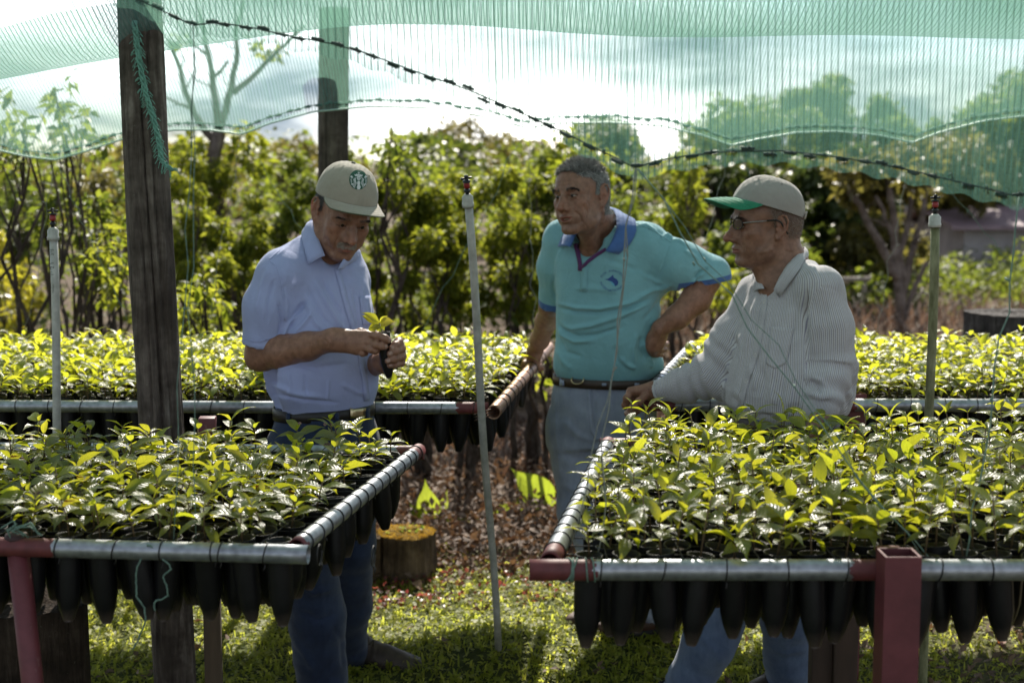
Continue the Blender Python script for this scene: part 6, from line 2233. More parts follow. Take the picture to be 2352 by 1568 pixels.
def make_cap(h, parent, crown_mat, brim_mat, under_mat, tilt=-6.0, zrim=0.042, brim_len=0.072, brim_w=66, droop=0.022, strap=True, button_mat=None, dents=(), h0=0.098, brim_up=0.0, puff=1.0):
    """A six-panel cap on head h: crown, panel seams, button, curved brim with a stitched edge."""
    T = Rx(math.radians(tilt))
    base = np.array([0, 0.004, zrim])
    W = lambda q: h.w(np.asarray(q) @ T.T + base)
    nA, nH = 96, 30
    rx, ry = 0.0865 * puff, 0.1065 * puff
    V = []
    for i in range(nH + 1):
        t = i / nH
        a = t * math.pi / 2
        rr = max(math.cos(a), 0.0) ** 0.74
        zz = h0 * math.sin(a) ** 1.12
        for j in range(nA):
            f = 2 * math.pi * j / nA
            seam = abs(((f / (2 * math.pi) * 6 + 0.5) % 1) - 0.5) * (2 * math.pi / 6) * max(rr, 0.05) * 0.09
            k = 1 - 0.018 * math.exp(-(seam / 0.0022) ** 2) * min(1, t * 6 + 0.3) + 0.010 * math.sin(3 * (f + 0.52)) ** 2 * math.sin(a * 2)
            dz = 0
            for fa, ta, wf, wt_, am in dents:
                df = (f - fa + math.pi) % (2 * math.pi) - math.pi
                k += am * math.exp(-(df / wf) ** 2 - ((t - ta) / wt_) ** 2)
            k += 0.006 * math.sin(f * 7 + t * 9) * math.sin(t * 3.1) + 0.004 * math.sin(f * 17 - t * 14) * math.sin(t * 3.1)
            V.append((rx * rr * k * math.sin(f), -ry * rr * k * math.cos(f), zz * (0.5 + 0.5 * k)))
    V = np.array(V)
    F = []
    for i in range(nH):
        for j in range(nA):
            k = (j + 1) % nA
            F.append((i * nA + j, i * nA + k, (i + 1) * nA + k, (i + 1) * nA + j))
    inner = V[:nA] * np.array([0.965, 0.965, 1]) + np.array([0, 0, 0.002])
    deep = V[:nA] * np.array([0.95, 0.95, 1]) + np.array([0, 0, 0.022])
    o = len(V)
    V = np.concatenate([V, inner, deep])
    for j in range(nA):
        k = (j + 1) % nA
        F.append((k, j, o + j, o + k)); F.append((o + k, o + j, o + nA + j, o + nA + k))
    cap = part("cap", W(V), F, crown_mat, parent)
    # brim
    nu, nv = 41, 14
    G = np.zeros((nv, nu, 3)); 
    for i in range(nv):
        for j in range(nu):
            u = j / (nu - 1) * 2 - 1
            v = i / (nv - 1)
            f = math.radians(brim_w) * u
            bx, by = rx * math.sin(f), -ry * math.cos(f)
            ln = brim_len * max(0.0, 1 - abs(u) ** 2.3) ** 0.8
            out = np.array([0.30 * math.sin(f), -1.0, 0]); out /= np.linalg.norm(out)
            q = np.array([bx, by, 0.001]) + out * ln * v
            q[2] += brim_up * ln * v - droop * (abs(u) ** 1.8) * v * min(1.0, ln / (0.5 * brim_len)) - 0.009 * v * v * ln / brim_len
            G[i, j] = q
    up = np.gradient(G, axis=0); si = np.gradient(G, axis=1)
    Nn = np.cross(si, up); Nn /= np.linalg.norm(Nn, axis=2, keepdims=True) + 1e-9
    Nn[Nn[..., 2] < 0] *= -1
    V, F = slab(G, Nn, 0.0026)
    n = nu * nv
    F = [tuple(f) for f in F]
    mi = [1 if all(i >= n for i in f) else 0 for f in F]
    br = part("brim", W(V), F, [brim_mat, under_mat], cap, mat_idx=mi)
    # stitched rows on the brim and its piped edge
    rows = []
    for v in (0.25, 0.45, 0.65, 0.85):
        i = v * (nv - 1); i0 = int(i); t = i - i0
        line = (G[i0] * (1 - t) + G[min(i0 + 1, nv - 1)] * t + Nn[i0] * 0.0028)[3:-3]
        rows.append(tube(W(line), 0.0005 * h.sc, 4))
    V, F = join(rows)
    part("stitching", V, F, brim_mat, br)
    edge = tube(W(G[-1] + Nn[-1] * 0.0013), 0.0019 * h.sc, 6)
    part("brim_edge", edge[0], edge[1], under_mat, br)
    if button_mat is not None:
        V, F = ball((0, 0, 0), (0.0068, 0.0068, 0.0042), 14, 8)
        part("button", W(V + np.array([0, 0, h0 + 0.001])), F, button_mat, cap)
    for f in (math.pi / 6, -math.pi / 6, math.pi / 2, -math.pi / 2):     # eyelets
        tt = 0.62
        a = tt * math.pi / 2
        rr = math.cos(a) ** 0.74
        c = np.array([rx * rr * math.sin(f), -ry * rr * math.cos(f), h0 * math.sin(a) ** 1.12])
        R_, b_ = frame_of(c - np.array([0, 0, 0.01]))
        ang = np.arange(10) * 2 * math.pi / 10
        ringp = c + 0.0035 * (np.cos(ang)[:, None] * R_ + np.sin(ang)[:, None] * b_)
        V, F = tube(np.concatenate([ringp, ringp[:1]]), 0.0009, 5)
        part("eyelet", W(V), F, crown_mat, cap)
    if strap:
        f = np.linspace(-0.55, 0.55, 12) + math.pi
        G = np.stack([np.stack([(rx + 0.003) * np.sin(f), -(ry + 0.003) * np.cos(f), np.full(12, z)], 1) for z in (0.002, 0.012, 0.022)])
        Nn = G * np.array([1, 1, 0]); Nn /= np.linalg.norm(Nn, axis=2, keepdims=True)
        V, F = slab(G, Nn, 0.002)
        part("strap", W(V), F, crown_mat, cap)
    return cap, W

# ------------------------------------------------------------------ people: bodies and clothes
def A3(*pts):
    return [at(*p) for p in pts]


def trunk(rows, ratio, yaw, p=2.25):
    """Trunk sections from rows (py, left px, right px, Y)."""
    secs = []
    for py, l, r, Y in rows:
        c = at((l + r) / 2, py, Y)
        w = (at(r, py, Y) - at(l, py, Y))[0] / 2
        y = math.radians(yaw)
        rx = w / math.sqrt(math.cos(y) ** 2 + (ratio * math.sin(y)) ** 2)
        secs.append((c[2], c[0], Y, rx, rx * ratio, y))
    return Loft(secs, p)


def bounds(prims, pad=0.03):
    lo = np.min([p.lo for p in prims], 0) - pad
    hi = np.max([p.hi for p in prims], 0) + pad
    return lo, hi


def shoe(name, parent, heel, direction, up_h, mats, length=0.285, width=0.048, boot=0.0, h=0.005, pitch=0.0):
    """A laced shoe or boot standing with its heel at HEEL, pointing along DIRECTION."""
    d = math.atan2(direction[1], direction[0])
    R = Rz(d + math.pi / 2) @ Rx(pitch)       # local: toe towards -y
    heel = np.asarray(heel, float)
    F_ = lambda p: Framed(p, R, heel)
    L_ = length
    prims = [(Ell((0, -0.035, 0.045), (width * 0.80, 0.045, 0.048)), 0.0), (Ell((0, -L_ * 0.48, 0.040), (width * 0.90, L_ * 0.30, 0.040)), 0.03),
             (Ell((0, -L_ * 0.76, 0.030), (width, 0.075, 0.030)), 0.03), (Cap((0, -0.045, 0.06), (0, -0.050, 0.085 + boot), 0.043, 0.041), 0.025),
             (Cap((0, -0.06, 0.075), (0, -L_ * 0.55, 0.055), 0.030, 0.024), 0.02)]
    fr = [F_(p) for p, k in prims]
    lo, hi = bounds(fr, 0.02)
    F = Field(lo, hi, h)
    for (p, k), f in zip(prims, fr): F.add(f, k)
    F.sub(F_(Cap((0, -0.045, 0.075 + boot), (0, -0.055, 0.16 + boot), 0.034, 0.036)), 0.004)
    F.sub(F_(Half((0, 0, 0.012), (0, 0, -1), (-0.2, -0.5, -0.2), (0.2, 0.2, 0.012))), 0.002)
    V, Q = F.mesh()
    V = relax(V, Q, 1)
    q = (V - heel) @ R
    for yy in (-L_ * 0.30, -L_ * 0.38, -L_ * 0.46):         # creases over the instep
        V = V + vnormals(V, Q) * (-0.0022 * np.exp(-((q[:, 1] - yy + 0.2 * q[:, 0] ** 2 / 0.05) / 0.005) ** 2) * (q[:, 2] > 0.045))[:, None]
    s = part(name, V, Q, mats[0], parent)
    out = []
    for t in np.linspace(0, 2 * math.pi, 41)[:-1]:
        cx, cyy = math.sin(t), -math.cos(t)
        w = width * (0.82 + 0.20 * np.clip(cyy * -1, -1, 1)) * 1.03
        out.append((cx * w * abs(cx) ** -0.15 if abs(cx) > 0.05 else cx * w, -L_ * 0.5 + 0.004 + cyy * (L_ * 0.515)))
    out = np.array(out)
    n = len(out)
    Vs = np.concatenate([np.c_[out, np.full(n, z)] * np.array([k, 1, 1]) for z, k in ((0.0, 0.97), (0.004, 1.0), (0.019, 1.0), (0.022, 0.96))])
    Fs = [(i * n + j, i * n + (j + 1) % n, (i + 1) * n + (j + 1) % n, (i + 1) * n + j) for i in range(3) for j in range(n)]
    Fs += [tuple(range(n - 1, -1, -1)), tuple(3 * n + j for j in range(n))]
    part("sole", heel + Vs @ R.T, Fs, mats[1], s)
    lc = []
    for i in range(5):                         # laces
        y0 = -0.085 - i * 0.021; z0 = 0.103 - i * 0.0105
        lc.append(tube(heel + np.array([(-0.022, y0, z0 - 0.008), (0, y0 - 0.004, z0), (0.022, y0 - 0.010, z0 - 0.008)]) @ R.T, 0.0022, 5))
        lc.append(tube(heel + np.array([(0.022, y0, z0 - 0.008), (0, y0 - 0.006, z0 + 0.001), (-0.022, y0 - 0.016, z0 - 0.010)]) @ R.T, 0.0022, 5))
    V, F2 = join(lc)
    part("shoe_lace", V, F2, mats[2], s)
    return s


def legs(parent, pelvis, leg_list, mat, strokes, h=0.007, name="trousers", seam=None):
    """Trousers: pelvis loft and legs [(points, radii)], hems cut square and hollow."""
    prims = [pelvis]
    for pts, rad in leg_list: prims += [Cap(pts[i], pts[i + 1], rad[i], rad[i + 1]) for i in range(len(pts) - 1)]
    lo, hi = bounds(prims, 0.03)
    F = Field(lo, hi, h)
    F.add(pelvis, 0)
    for pts, rad in leg_list: F.chain(pts, rad, 0.03)
    for pts, rad in leg_list:
        a, b = np.asarray(pts[-2]), np.asarray(pts[-1])
        d = (b - a) / np.linalg.norm(b - a)
        e = b - d * 0.0
        rr = rad[-1] + 0.05
        F.sub(Half(e, d, e - rr - 0.03, e + rr + 0.03), 0.001) if False else None
        F.sub(Cap(e + d * (rad[-1] + 0.003), e + d * (rad[-1] + 0.12), rad[-1] * 1.35, rad[-1] * 1.35), 0.001)
        F.sub(Cap(e - d * 0.03, e + d * 0.1, rad[-1] - 0.012, rad[-1] - 0.008), 0.003)
    V, Q = F.mesh()
    V = relax(V, Q, 2)
    N = vnormals(V, Q)
    V = V + N * (wander(V, 11, 0.0022, 0.16, 8, (1, 1, 1.6)) + wander(V, 12, 0.0009, 0.07, 8, (1, 1, 1.1)))[:, None]
    low = np.zeros(len(V))
    for pts, rad in leg_list:                  # cloth gathers above the hem
        e, k = np.asarray(pts[-1]), np.asarray(pts[-2])
        d = (e - k) / np.linalg.norm(e - k)
        t = (V - e) @ d
        near = np.linalg.norm(V - e - t[:, None] * d, axis=1) < 0.14
        low = np.maximum(low, near * np.exp(-((t + 0.05) / 0.055) ** 2))
    ph = wander(V, 13, 1.6, 0.22, 6)
    V = V + N * (0.0022 * low * np.sin(V[:, 2] * 2 * math.pi / 0.058 + ph * 2.2 + V[:, 0] * 18))[:, None]
    V = sculpt(V, Q, strokes)
    o = part(name, V, Q, mat, parent)
    return o, V, Q


def loft_ring(loft, z0, z1, grow, dz=lambda f: 0.0, n=64, rows=3, th=0.004):
    """A band round a trunk between two heights."""
    G = np.zeros((rows, n + 1, 3)); N = np.zeros_like(G)
    for i in range(rows):
        for j in range(n + 1):
            f = 2 * math.pi * j / n
            z = z0 + (z1 - z0) * i / (rows - 1)
            cx, cyy, rx, ry, yw = loft.par((z0 + z1) / 2)
            p = loft.p
            cc, ss = math.cos(f), math.sin(f)
            k = (abs(cc) ** p + abs(ss) ** p) ** (-1 / p)
            u, v = (rx + grow) * cc * k, (ry + grow) * ss * k
            c, s_ = math.cos(yw), math.sin(yw)
            G[i, j] = (cx + u * c - v * s_, cyy + u * s_ + v * c, z + dz(f))
            m = np.array([u * c / rx - v * s_ / ry, u * s_ / rx + v * c / ry, 0])
            N[i, j] = m / np.linalg.norm(m)
    return slab(G, N, th)


def collar(parent, fold, outer, surf, mat, name="collar", cols=18, rows=7, off=0.006, th=0.0028, roll=0.006, attr=None):
    """A collar flap: from its fold line, (px, py, Y) points, down to its outer edge, which rests on the shirt where no Y is given."""
    def along(P, k):
        P = np.asarray(P, float)
        s = np.concatenate([[0], np.cumsum(np.linalg.norm(np.diff(P, axis=0), axis=1))])
        q = np.linspace(0, s[-1], k)
        return np.stack([np.interp(q, s, P[:, i]) for i in range(3)], 1)
    A = [at(*p) for p in fold]
    B = []
    for p in outer:
        if len(p) == 3: B.append(at(*p)); continue
        l, n = surf.hit(*p)
        if l is None: l, n = A[min(len(B), len(A) - 1)].copy(), np.array([0, -1.0, 0]); l = at(p[0], p[1], l[1])
        B.append(l + n * off)
    A, B = along(A, cols), along(B, cols)
    G = np.zeros((rows, cols, 3))
    for i in range(rows):
        t = i / (rows - 1)
        G[i] = A + (B - A) * t
    nn = np.cross(np.gradient(G, axis=1), np.gradient(G, axis=0))
    nn /= np.linalg.norm(nn, axis=2, keepdims=True) + 1e-9
    v = EYE - G
    fl = np.sign((nn * v).sum(2).mean())
    nn *= fl if fl != 0 else 1
    for i in range(rows):
        t = i / (rows - 1)
        G[i] += nn[i] * roll * (math.sin(math.pi * min(1, t * 1.15)) + 0.4 * (1 - t))
    for i in range(1, rows):                   # keep it outside the shirt
        for j in range(cols):
            l, n = surf.near(G[i, j])
            dd = (G[i, j] - l) @ n
            if -0.03 < dd < 0.003: G[i, j] = l + n * 0.0035
    V, F = slab(G, nn, th)
    at_ = None
    if attr is not None:
        c = attr(G)
        at_ = {"stripe": np.concatenate([c.ravel(), c.ravel()])}
    return part(name, V, F, mat, parent, attrs=at_)


def button(parent, surf, px, py, mat, r=0.0055, name="button"):
    l, n = surf.hit(px, py)
    if l is None: return
    s, b = frame_of(n)
    a = np.arange(14) * 2 * math.pi / 14
    ringv = np.cos(a)[:, None] * s + np.sin(a)[:, None] * b
    V = np.concatenate([l + ringv * r + n * 0.0002, l + ringv * r + n * 0.0026, l + ringv * r * 0.72 + n * 0.0030, l + ringv * r * 0.55 + n * 0.0021])
    F = [(i * 14 + j, i * 14 + (j + 1) % 14, (i + 1) * 14 + (j + 1) % 14, (i + 1) * 14 + j) for i in range(3) for j in range(14)]
    F.append(tuple(3 * 14 + j for j in range(14)))
    part(name, V, F, mat, parent)


def strip(parent, name, surf, line, width, mat, off=0.0012, th=0.0018, rows=3, cols=None):
    """A narrow band along a picture polyline on a surface (seams, plackets)."""
    line = np.array([q for q in line if surf.hit(*q)[0] is not None], float)
    if len(line) < 2: return None
    t = np.gradient(line, axis=0); t /= np.linalg.norm(t, axis=1, keepdims=True)
    nrm = np.stack([-t[:, 1], t[:, 0]], 1) * width / 2
    cols = cols or max(6, int(np.linalg.norm(np.diff(line, axis=0), axis=1).sum() / 7))
    V, F = drape(surf, line - nrm, line + nrm, rows, cols, off, th)
    return part(name, V, F, mat, parent)


def finger(F, pts, r, k=0.004):
    """A finger from joint to joint, thicker at the joints, thinner to the tip."""
    n = len(pts)
    rr = [r * (1.0 - 0.16 * i / (n - 1)) for i in range(n)]
    for i in range(n - 1):
        F.add(Cap(pts[i], pts[i + 1], rr[i], rr[i + 1]), k)
        if i > 0: F.add(Ell(pts[i], (rr[i] * 1.10,) * 3), k)


def nail(parent, base, tip, view_n, r, mat):
    """A fingernail lying on the tip of a finger."""
    base, tip = np.asarray(base), np.asarray(tip)
    d = tip - base; d /= np.linalg.norm(d)
    n = np.asarray(view_n, float); n = n - d * (n @ d); n /= np.linalg.norm(n)
    s = np.cross(d, n)
    c = tip - d * r * 0.15
    G = np.zeros((5, 7, 3)); N = np.zeros_like(G)
    for i in range(5):
        for j in range(7):
            a = (j / 6 - 0.5) * 1.7
            u = (i / 4 - 0.5)
            w = 1 - 0.35 * (2 * u) ** 4
            rad = n * math.cos(a * w) + s * math.sin(a * w)
            G[i, j] = c + d * u * r * 1.25 + rad * r * (0.93 - 0.25 * max(0, u) ** 2)
            N[i, j] = rad
    V, F = slab(G, N, 0.0012)
    part("fingernail", V, F, mat, parent)


M_NAIL = simple("fingernail", (0.33, 0.195, 0.145), 0.25, 0.06)
M_BELT = leather_mat("belt_leather", (0.018, 0.014, 0.013), 0.42)
M_BELT_BR = leather_mat("brown_belt_leather", (0.035, 0.020, 0.014), 0.45)
M_BRASS = simple("buckle_metal", (0.62, 0.50, 0.30), 0.28, 0.1, metallic=1.0)
M_SHOE = leather_mat("shoe_leather", (0.060, 0.045, 0.038), 0.5)
M_BOOT = leather_mat("boot_leather", (0.062, 0.028, 0.016), 0.55)
M_SOLE = simple("rubber_sole", (0.02, 0.018, 0.016), 0.8, 0.3)
M_LACE = simple("lace", (0.03, 0.022, 0.018), 0.9, 0.3)
M_HAIR_D = hair_mat("dark_hair", (0.012, 0.010, 0.009), (0.16, 0.15, 0.15))
M_HAIR_G = hair_mat("grey_hair", (0.040, 0.038, 0.037), (0.56, 0.54, 0.52))
M_HAIR_W = hair_mat("white_hair", (0.13, 0.09, 0.07), (0.40, 0.32, 0.26))
SKIN_RGB = {1: (0.270, 0.142, 0.094), 2: (0.255, 0.134, 0.090), 3: (0.245, 0.127, 0.083)}
Z3 = np.zeros(3)


def person(label, foot):
    return empty("person", (foot[0], foot[1], 0.0), label, "person")


def make_body(root, F, head, base, hair_fn, hair_col, strokes, beard, arms=()):
    V, Q = F.mesh()
    V = relax(V, Q, 1, 0.4)
    V = sculpt(V, Q, [(l, max(w, 1.7), h * 1.6) for l, w, h in strokes])
    col = head.tint(V, base, hair_fn, hair_col, beard)
    col = col * (1 + wander(V, 5, 0.03, 0.05)[:, None])
    part("body", V, Q, SKIN, root, attrs={"col": col})
    return V, Q


# ------------------------------------------------------------------ man in the blue shirt
def man_one():
    root = person("man in beige cap and light blue short-sleeved shirt looking down at a seedling", at(735, 1620, 4.03))
    H = Head(at(787, 485, 3.98), 27, 27, 8, 0.93, lids=0.20, gaze=-0.0052, nose=1.05, jaw=1.07, fat=0.004, hump=0.003, cheek=1.1)
    T = trunk([(588, 690, 800, 4.06), (612, 655, 826, 4.05), (650, 645, 838, 4.04), (700, 638, 848, 4.03), (770, 622, 856, 4.02), (850, 607, 862, 4.02), (895, 612, 861, 4.02), (922, 634, 854, 4.02), (935, 640, 850, 4.02), (962, 642, 846, 4.03)], 0.74, 40)
    RS, LS, NB = A3((641, 636, 3.93), (802, 644, 4.17), (757, 580, 4.05))
    el, wr = A3((601, 814, 3.94), (766, 780, 3.80))
    el2, wr2 = A3((822, 848, 4.20), (882, 831, 3.94))
    # skin
    lo = np.array([at(540, 400, 3.9)[0], 3.68, at(700, 900, 3.8)[2]]); hi = np.array([at(960, 400, 3.9)[0], 4.26, at(700, 360, 4.0)[2]])
    F = Field(lo, hi, 0.0023)
    H.build(F)
    nk = H.w((0, 0.018, -0.055))
    F.add(Cap(nk, NB + np.array([0.0, 0.0, 0.005]), 0.058, 0.066), 0.028)
    F.add(Cap(H.w((0, -0.05, -0.095)), NB + np.array([0.012, -0.040, 0.015]), 0.030, 0.026), 0.03)      # double chin
    F.add(Ell(at(762, 632, 4.06), (0.055, 0.05, 0.06)), 0.03)
    F.add(Cap(NB - np.array([0, 0, 0.03]), RS, 0.04, 0.036), 0.03)
    F.add(Cap(NB - np.array([0, 0, 0.03]), LS, 0.04, 0.036), 0.03)
    F.chain([RS, at(606, 775, 3.93), el, at(648, 806, 3.90), at(706, 795, 3.85), wr], [0.042, 0.045, 0.0435, 0.0455, 0.037, 0.0285], 0.02)
    F.add(Ell(at(588, 826, 3.94), (0.022, 0.022, 0.022)), 0.02)
    F.chain([LS, at(815, 780, 4.20), el2, wr2], [0.04, 0.042, 0.040, 0.029], 0.02)
    # right hand: back towards the camera, fingers across the tube
    kn = A3((843, 769, 3.782), (840, 784, 3.778), (834, 797, 3.780), (819, 805, 3.788))
    for w_, k_ in zip(A3((782, 770, 3.80), (781, 778, 3.795), (780, 786, 3.795), (777, 792, 3.80)), kn):
        F.add(Cap(w_, k_, 0.0165, 0.0128), 0.012)
    F.add(Cap(wr, at(782, 781, 3.80), 0.0285, 0.026), 0.02)
    F1 = A3((843, 769, 3.782), (868, 771, 3.768), (884, 777, 3.766), (892, 781, 3.770))
    F2 = A3((840, 784, 3.778), (863, 791, 3.762), (876, 794.5, 3.764), (884, 796, 3.768))
    F3 = A3((834, 797, 3.780), (851, 802, 3.764), (861, 805, 3.768), (866, 805, 3.776))
    F4 = A3((819, 805, 3.788), (833, 811, 3.780), (840, 811.5, 3.790))
    for p_, r_ in ((F1, .0108), (F2, .0104), (F3, .0100), (F4, .0092)): finger(F, p_, r_)
    finger(F, A3((790, 772, 3.81), (828, 764, 3.832), (858, 768, 3.843), (878, 774, 3.842)), 0.0125)
    # left hand: wrapped round the tube from behind
    K = A3((916, 784, 3.835), (922, 800, 3.835), (924, 818, 3.838), (921, 833, 3.845))
    for w_, k_ in zip(A3((893, 812, 3.90), (895, 818, 3.90), (896, 826, 3.90), (895, 832, 3.91)), K):
        F.add(Cap(w_, k_, 0.016, 0.0125), 0.010)
    F.add(Cap(wr2, at(897, 823, 3.89), 0.028, 0.024), 0.02)
    G1 = A3((916, 784, 3.835), (917, 787, 3.800), (908, 793, 3.778), (901, 799, 3.774))
    G2 = A3((922, 800, 3.835), (922, 801, 3.797), (908, 807, 3.772), (896, 813, 3.770))
    G3 = A3((924, 818, 3.838), (922, 819, 3.798), (906, 824, 3.772), (891, 829, 3.771))
    G4 = A3((921, 833, 3.845), (920, 834, 3.806), (907, 837, 3.784), (895, 839, 3.780))
    for p_, r_ in ((G1, .0108), (G2, .0108), (G3, .0104), (G4, .0094)): finger(F, p_, r_)
    finger(F, A3((893, 816, 3.88), (876, 800, 3.868), (868, 788, 3.855)), 0.0125)
    st = [([(745, 540), (752, 565), (768, 585)], 5, -0.003), ([(776, 545), (770, 560), (772, 575)], 2.2, -0.0015), ([(800, 492), (803, 500)], 1.6, -0.002), ([(808, 494), (809, 502)], 1.6, -0.002),
          ([(746, 778), (752, 790), (752, 800)], 2, -0.0012), ([(757, 776), (763, 788), (763, 800)], 2, -0.0012), ([(640, 778), (700, 782), (750, 770)], 7, 0.0015)]
    hair = lambda x, y, z: np.clip((y + 0.020 + 0.5 * np.minimum(0, z - 0.02)) / 0.012, 0, 1) * np.clip((z + np.where(y > 0.03, 0.055, 0.020)) / 0.012, 0, 1) * (1 - ear_mask(x, y, z))
    V, Q = make_body(root, F, H, SKIN_RGB[1], hair, (0.035, 0.03, 0.028), st, 0.04)
    H.eyes(root, 10)
    rng = np.random.default_rng(21)
    Nv = None
    brows(H, V, Q, Nv, root, M_HAIR_D, rng, 500, 0.007, (0.0, 0.3))
    x, y, z = H.local(V).T
    m = (hair(x, y, z) > 0.5) & ~ear_mask(x, y, z) & (z < 0.075)
    P, N = scatter(V, Q, m, 5200, rng)
    D = np.stack([0 * P[:, 0], 0.35 + 0 * P[:, 0], -0.8 + 0 * P[:, 0]], 1) @ H.R.T
    S = strands(P, N, D, 0.008, 0.0006, np.clip(rng.beta(1.2, 4, len(P)), 0, 1), rng, 0.25, 0.18)
    part("hair", S[0], S[1], M_HAIR_D, root, attrs={"shade": S[2]})
    m = (np.abs(x) < 0.030) & (y < -0.078) & (z < -0.0500 - 0.10 * np.abs(x)) & (z > -0.0665 - 0.20 * np.abs(x))
    P, N = scatter(V, Q, m, 2200, rng)
    sx = np.sign(H.local(P)[:, 0])
    D = np.stack([sx * 0.35, -0.1 + 0 * sx, -0.9 + 0 * sx], 1) @ H.R.T
    S = strands(P, N, D, 0.0065, 0.00045, rng.uniform(0.35, 1.0, len(P)), rng, 0.25, 0.16)
    part("moustache", S[0], S[1], M_HAIR_W, root, attrs={"shade": S[2]})
    toc = np.array([0, -1.0, 0.25])
    for p_, r_ in ((F1, .0092), (F2, .0088)): nail(root, p_[-2], p_[-1], toc, r_, M_NAIL)
    for p_, r_ in ((G1, .0092), (G2, .0092), (G3, .0088), (G4, .008)): nail(root, p_[-2], p_[-1], toc, r_, M_NAIL)
    # shirt
    M = cloth_mat("blue_shirt_cotton", (0.39, 0.435, 0.69), var=0.05, trans=0.10)
    sl1 = A3((641, 636, 3.93), (616, 706, 3.925), (603, 782, 3.925)); sl2 = A3((798, 645, 4.17), (806, 720, 4.20), (812, 800, 4.20))
    prims = [T] + [Cap(a, b, 0.075, 0.075) for a, b in ((sl1[0], sl1[2]), (sl2[0], sl2[2]))]
    lo, hi = bounds(prims, 0.035)
    F = Field(lo, hi, 0.0040)
    F.add(T, 0)
    for S_, k in ((RS, 0.05), (LS, 0.05)): F.add(Cap(NB - np.array([0, 0, 0.025]), S_, 0.050, 0.056), k)
    F.add(Cap(at(724, 566, 4.04), at(650, 618, 3.95), 0.048, 0.056), 0.03)
    F.add(Cap(at(786, 577, 4.08), at(800, 625, 4.13), 0.045, 0.048), 0.03)
    F.chain(sl1, [0.0590, 0.0630, 0.0560], 0.035)
    F.chain(sl2, [0.056, 0.060, 0.058], 0.03)
    for s_, r_ in ((sl1, 0.055), (sl2, 0.058)):
        d = (s_[2] - s_[1]) / np.linalg.norm(s_[2] - s_[1])
        F.sub(Cap(s_[2] + d * 0.075, s_[2] + d * 0.2, 0.075, 0.09), 0.001)
        F.sub(Cap(s_[2] - d * 0.03, s_[2] + d * 0.1, r_ - 0.008, r_ - 0.006), 0.002)
    F.sub(Cap(nk, NB + np.array([0, 0, -0.012]), 0.062, 0.062), 0.006)
    F.sub(Cap(at(762, 582, 3.98), at(773, 616, 3.90), 0.032, 0.006), 0.005)
    V, Q = F.mesh(); V = relax(V, Q, 2)
    N = vnormals(V, Q)
    V = V + N * (wander(V, 31, 0.0016, 0.20, 8, (1.4, 1, 0.6)) + wander(V, 32, 0.0007, 0.07, 8))[:, None]
    st = [([(660, 760), (690, 705), (705, 690)], 7, -0.008), ([(648, 775), (664, 745), (690, 715)], 5, 0.007), ([(676, 768), (700, 740), (716, 716)], 6, 0.0055), ([(640, 690), (646, 740), (640, 775)], 6, -0.006),
          ([(652, 660), (658, 700), (655, 740)], 6, 0.004), ([(720, 640), (745, 690), (775, 740), (800, 770)], 7, 0.006), ([(705, 660), (735, 720), (762, 752)], 6, -0.004), ([(740, 640), (765, 690), (790, 730)], 6, -0.004),
          ([(700, 690), (722, 740), (742, 760)], 5, 0.004), ([(620, 610), (600, 660), (588, 720)], 8, 0.004), ([(630, 640), (616, 690), (612, 750)], 6, -0.0035),
          ([(690, 540), (660, 568), (625, 596)], 4, 0.002), ([(660, 830), (730, 845), (800, 835)], 9, -0.004), ([(620, 880), (680, 905), (740, 912)], 8, 0.005), ([(630, 905), (700, 918), (780, 925)], 5, -0.004),
          ([(780, 880), (820, 900), (850, 905)], 7, 0.004), ([(810, 660), (822, 720), (830, 770)], 5, -0.003), ([(825, 650), (840, 700), (846, 760)], 5, 0.003), ([(660, 850), (668, 890), (665, 915)], 5, 0.004), ([(700, 860), (703, 915)], 4, -0.003),
          ([(755, 870), (752, 920)], 4, 0.003), ([(565, 783), (600, 790), (645, 768)], 2, -0.0012)]
    V = sculpt(V, Q, [(l, w * 0.75, h * 1.5) for l, w, h in st])
    sh = part("shirt", V, Q, M, root)
    sf = Surf(V, Q)
    collar(sh, [(748, 500, 4.125), (728, 503, 4.06), (719, 512, 4.00), (727, 535, 3.962), (737, 562, 3.945), (747, 588, 3.93)], [(722, 512, 4.165), (700, 524, 4.03), (694, 540), (697, 568), (701, 592), (705.5, 610)], sf, M)
    collar(sh, [(809, 568, 4.03), (797, 580, 3.975), (783, 600, 3.93), (774, 617, 3.905)], [(818, 588), (812, 600), (800, 606), (790, 611)], sf, M)
    strip(sh, "placket", sf, [(774, 618), (783, 650), (793, 690), (806, 735), (816, 765), (826, 810), (835, 858), (842, 920)], 13, M, 0.001, 0.0015)
    M_BT = simple("blue_button", (0.42, 0.47, 0.70), 0.35, 0.05)
    for p_ in ((787, 672), (808, 738), (838, 857)): button(sh, sf, *p_, M_BT, 0.0052)
    V_, F_ = drape(sf, [(824, 680), (850, 679)], [(833, 748), (855, 745)], 10, 6, 0.001, 0.0015)
    part("pocket", V_, F_, M, sh)
    strip(sh, "shoulder_seam", sf, [(694, 534), (668, 553), (642, 575), (618, 596)], 2.6, M, 0.0003, 0.001)
    strip(sh, "armhole_seam", sf, [(618, 598), (636, 612), (646, 650), (652, 700), (655, 735)], 2.4, M, 0.0003, 0.001)
    strip(sh, "sleeve_hem", sf, [(562, 779), (590, 785), (618, 778), (646, 765)], 2.0, M, 0.0003, 0.001)
    # trousers, belt, shoes
    J = denim_mat("dark_denim", (0.010, 0.016, 0.040), (0.036, 0.056, 0.115), 0.6)
    P_ = trunk([(930, 640, 851, 4.02), (965, 636, 854, 4.02), (1010, 630, 862, 4.02), (1070, 632, 864, 4.02)], 0.76, 40)
    P_.S[:, 3:5] -= 0.002
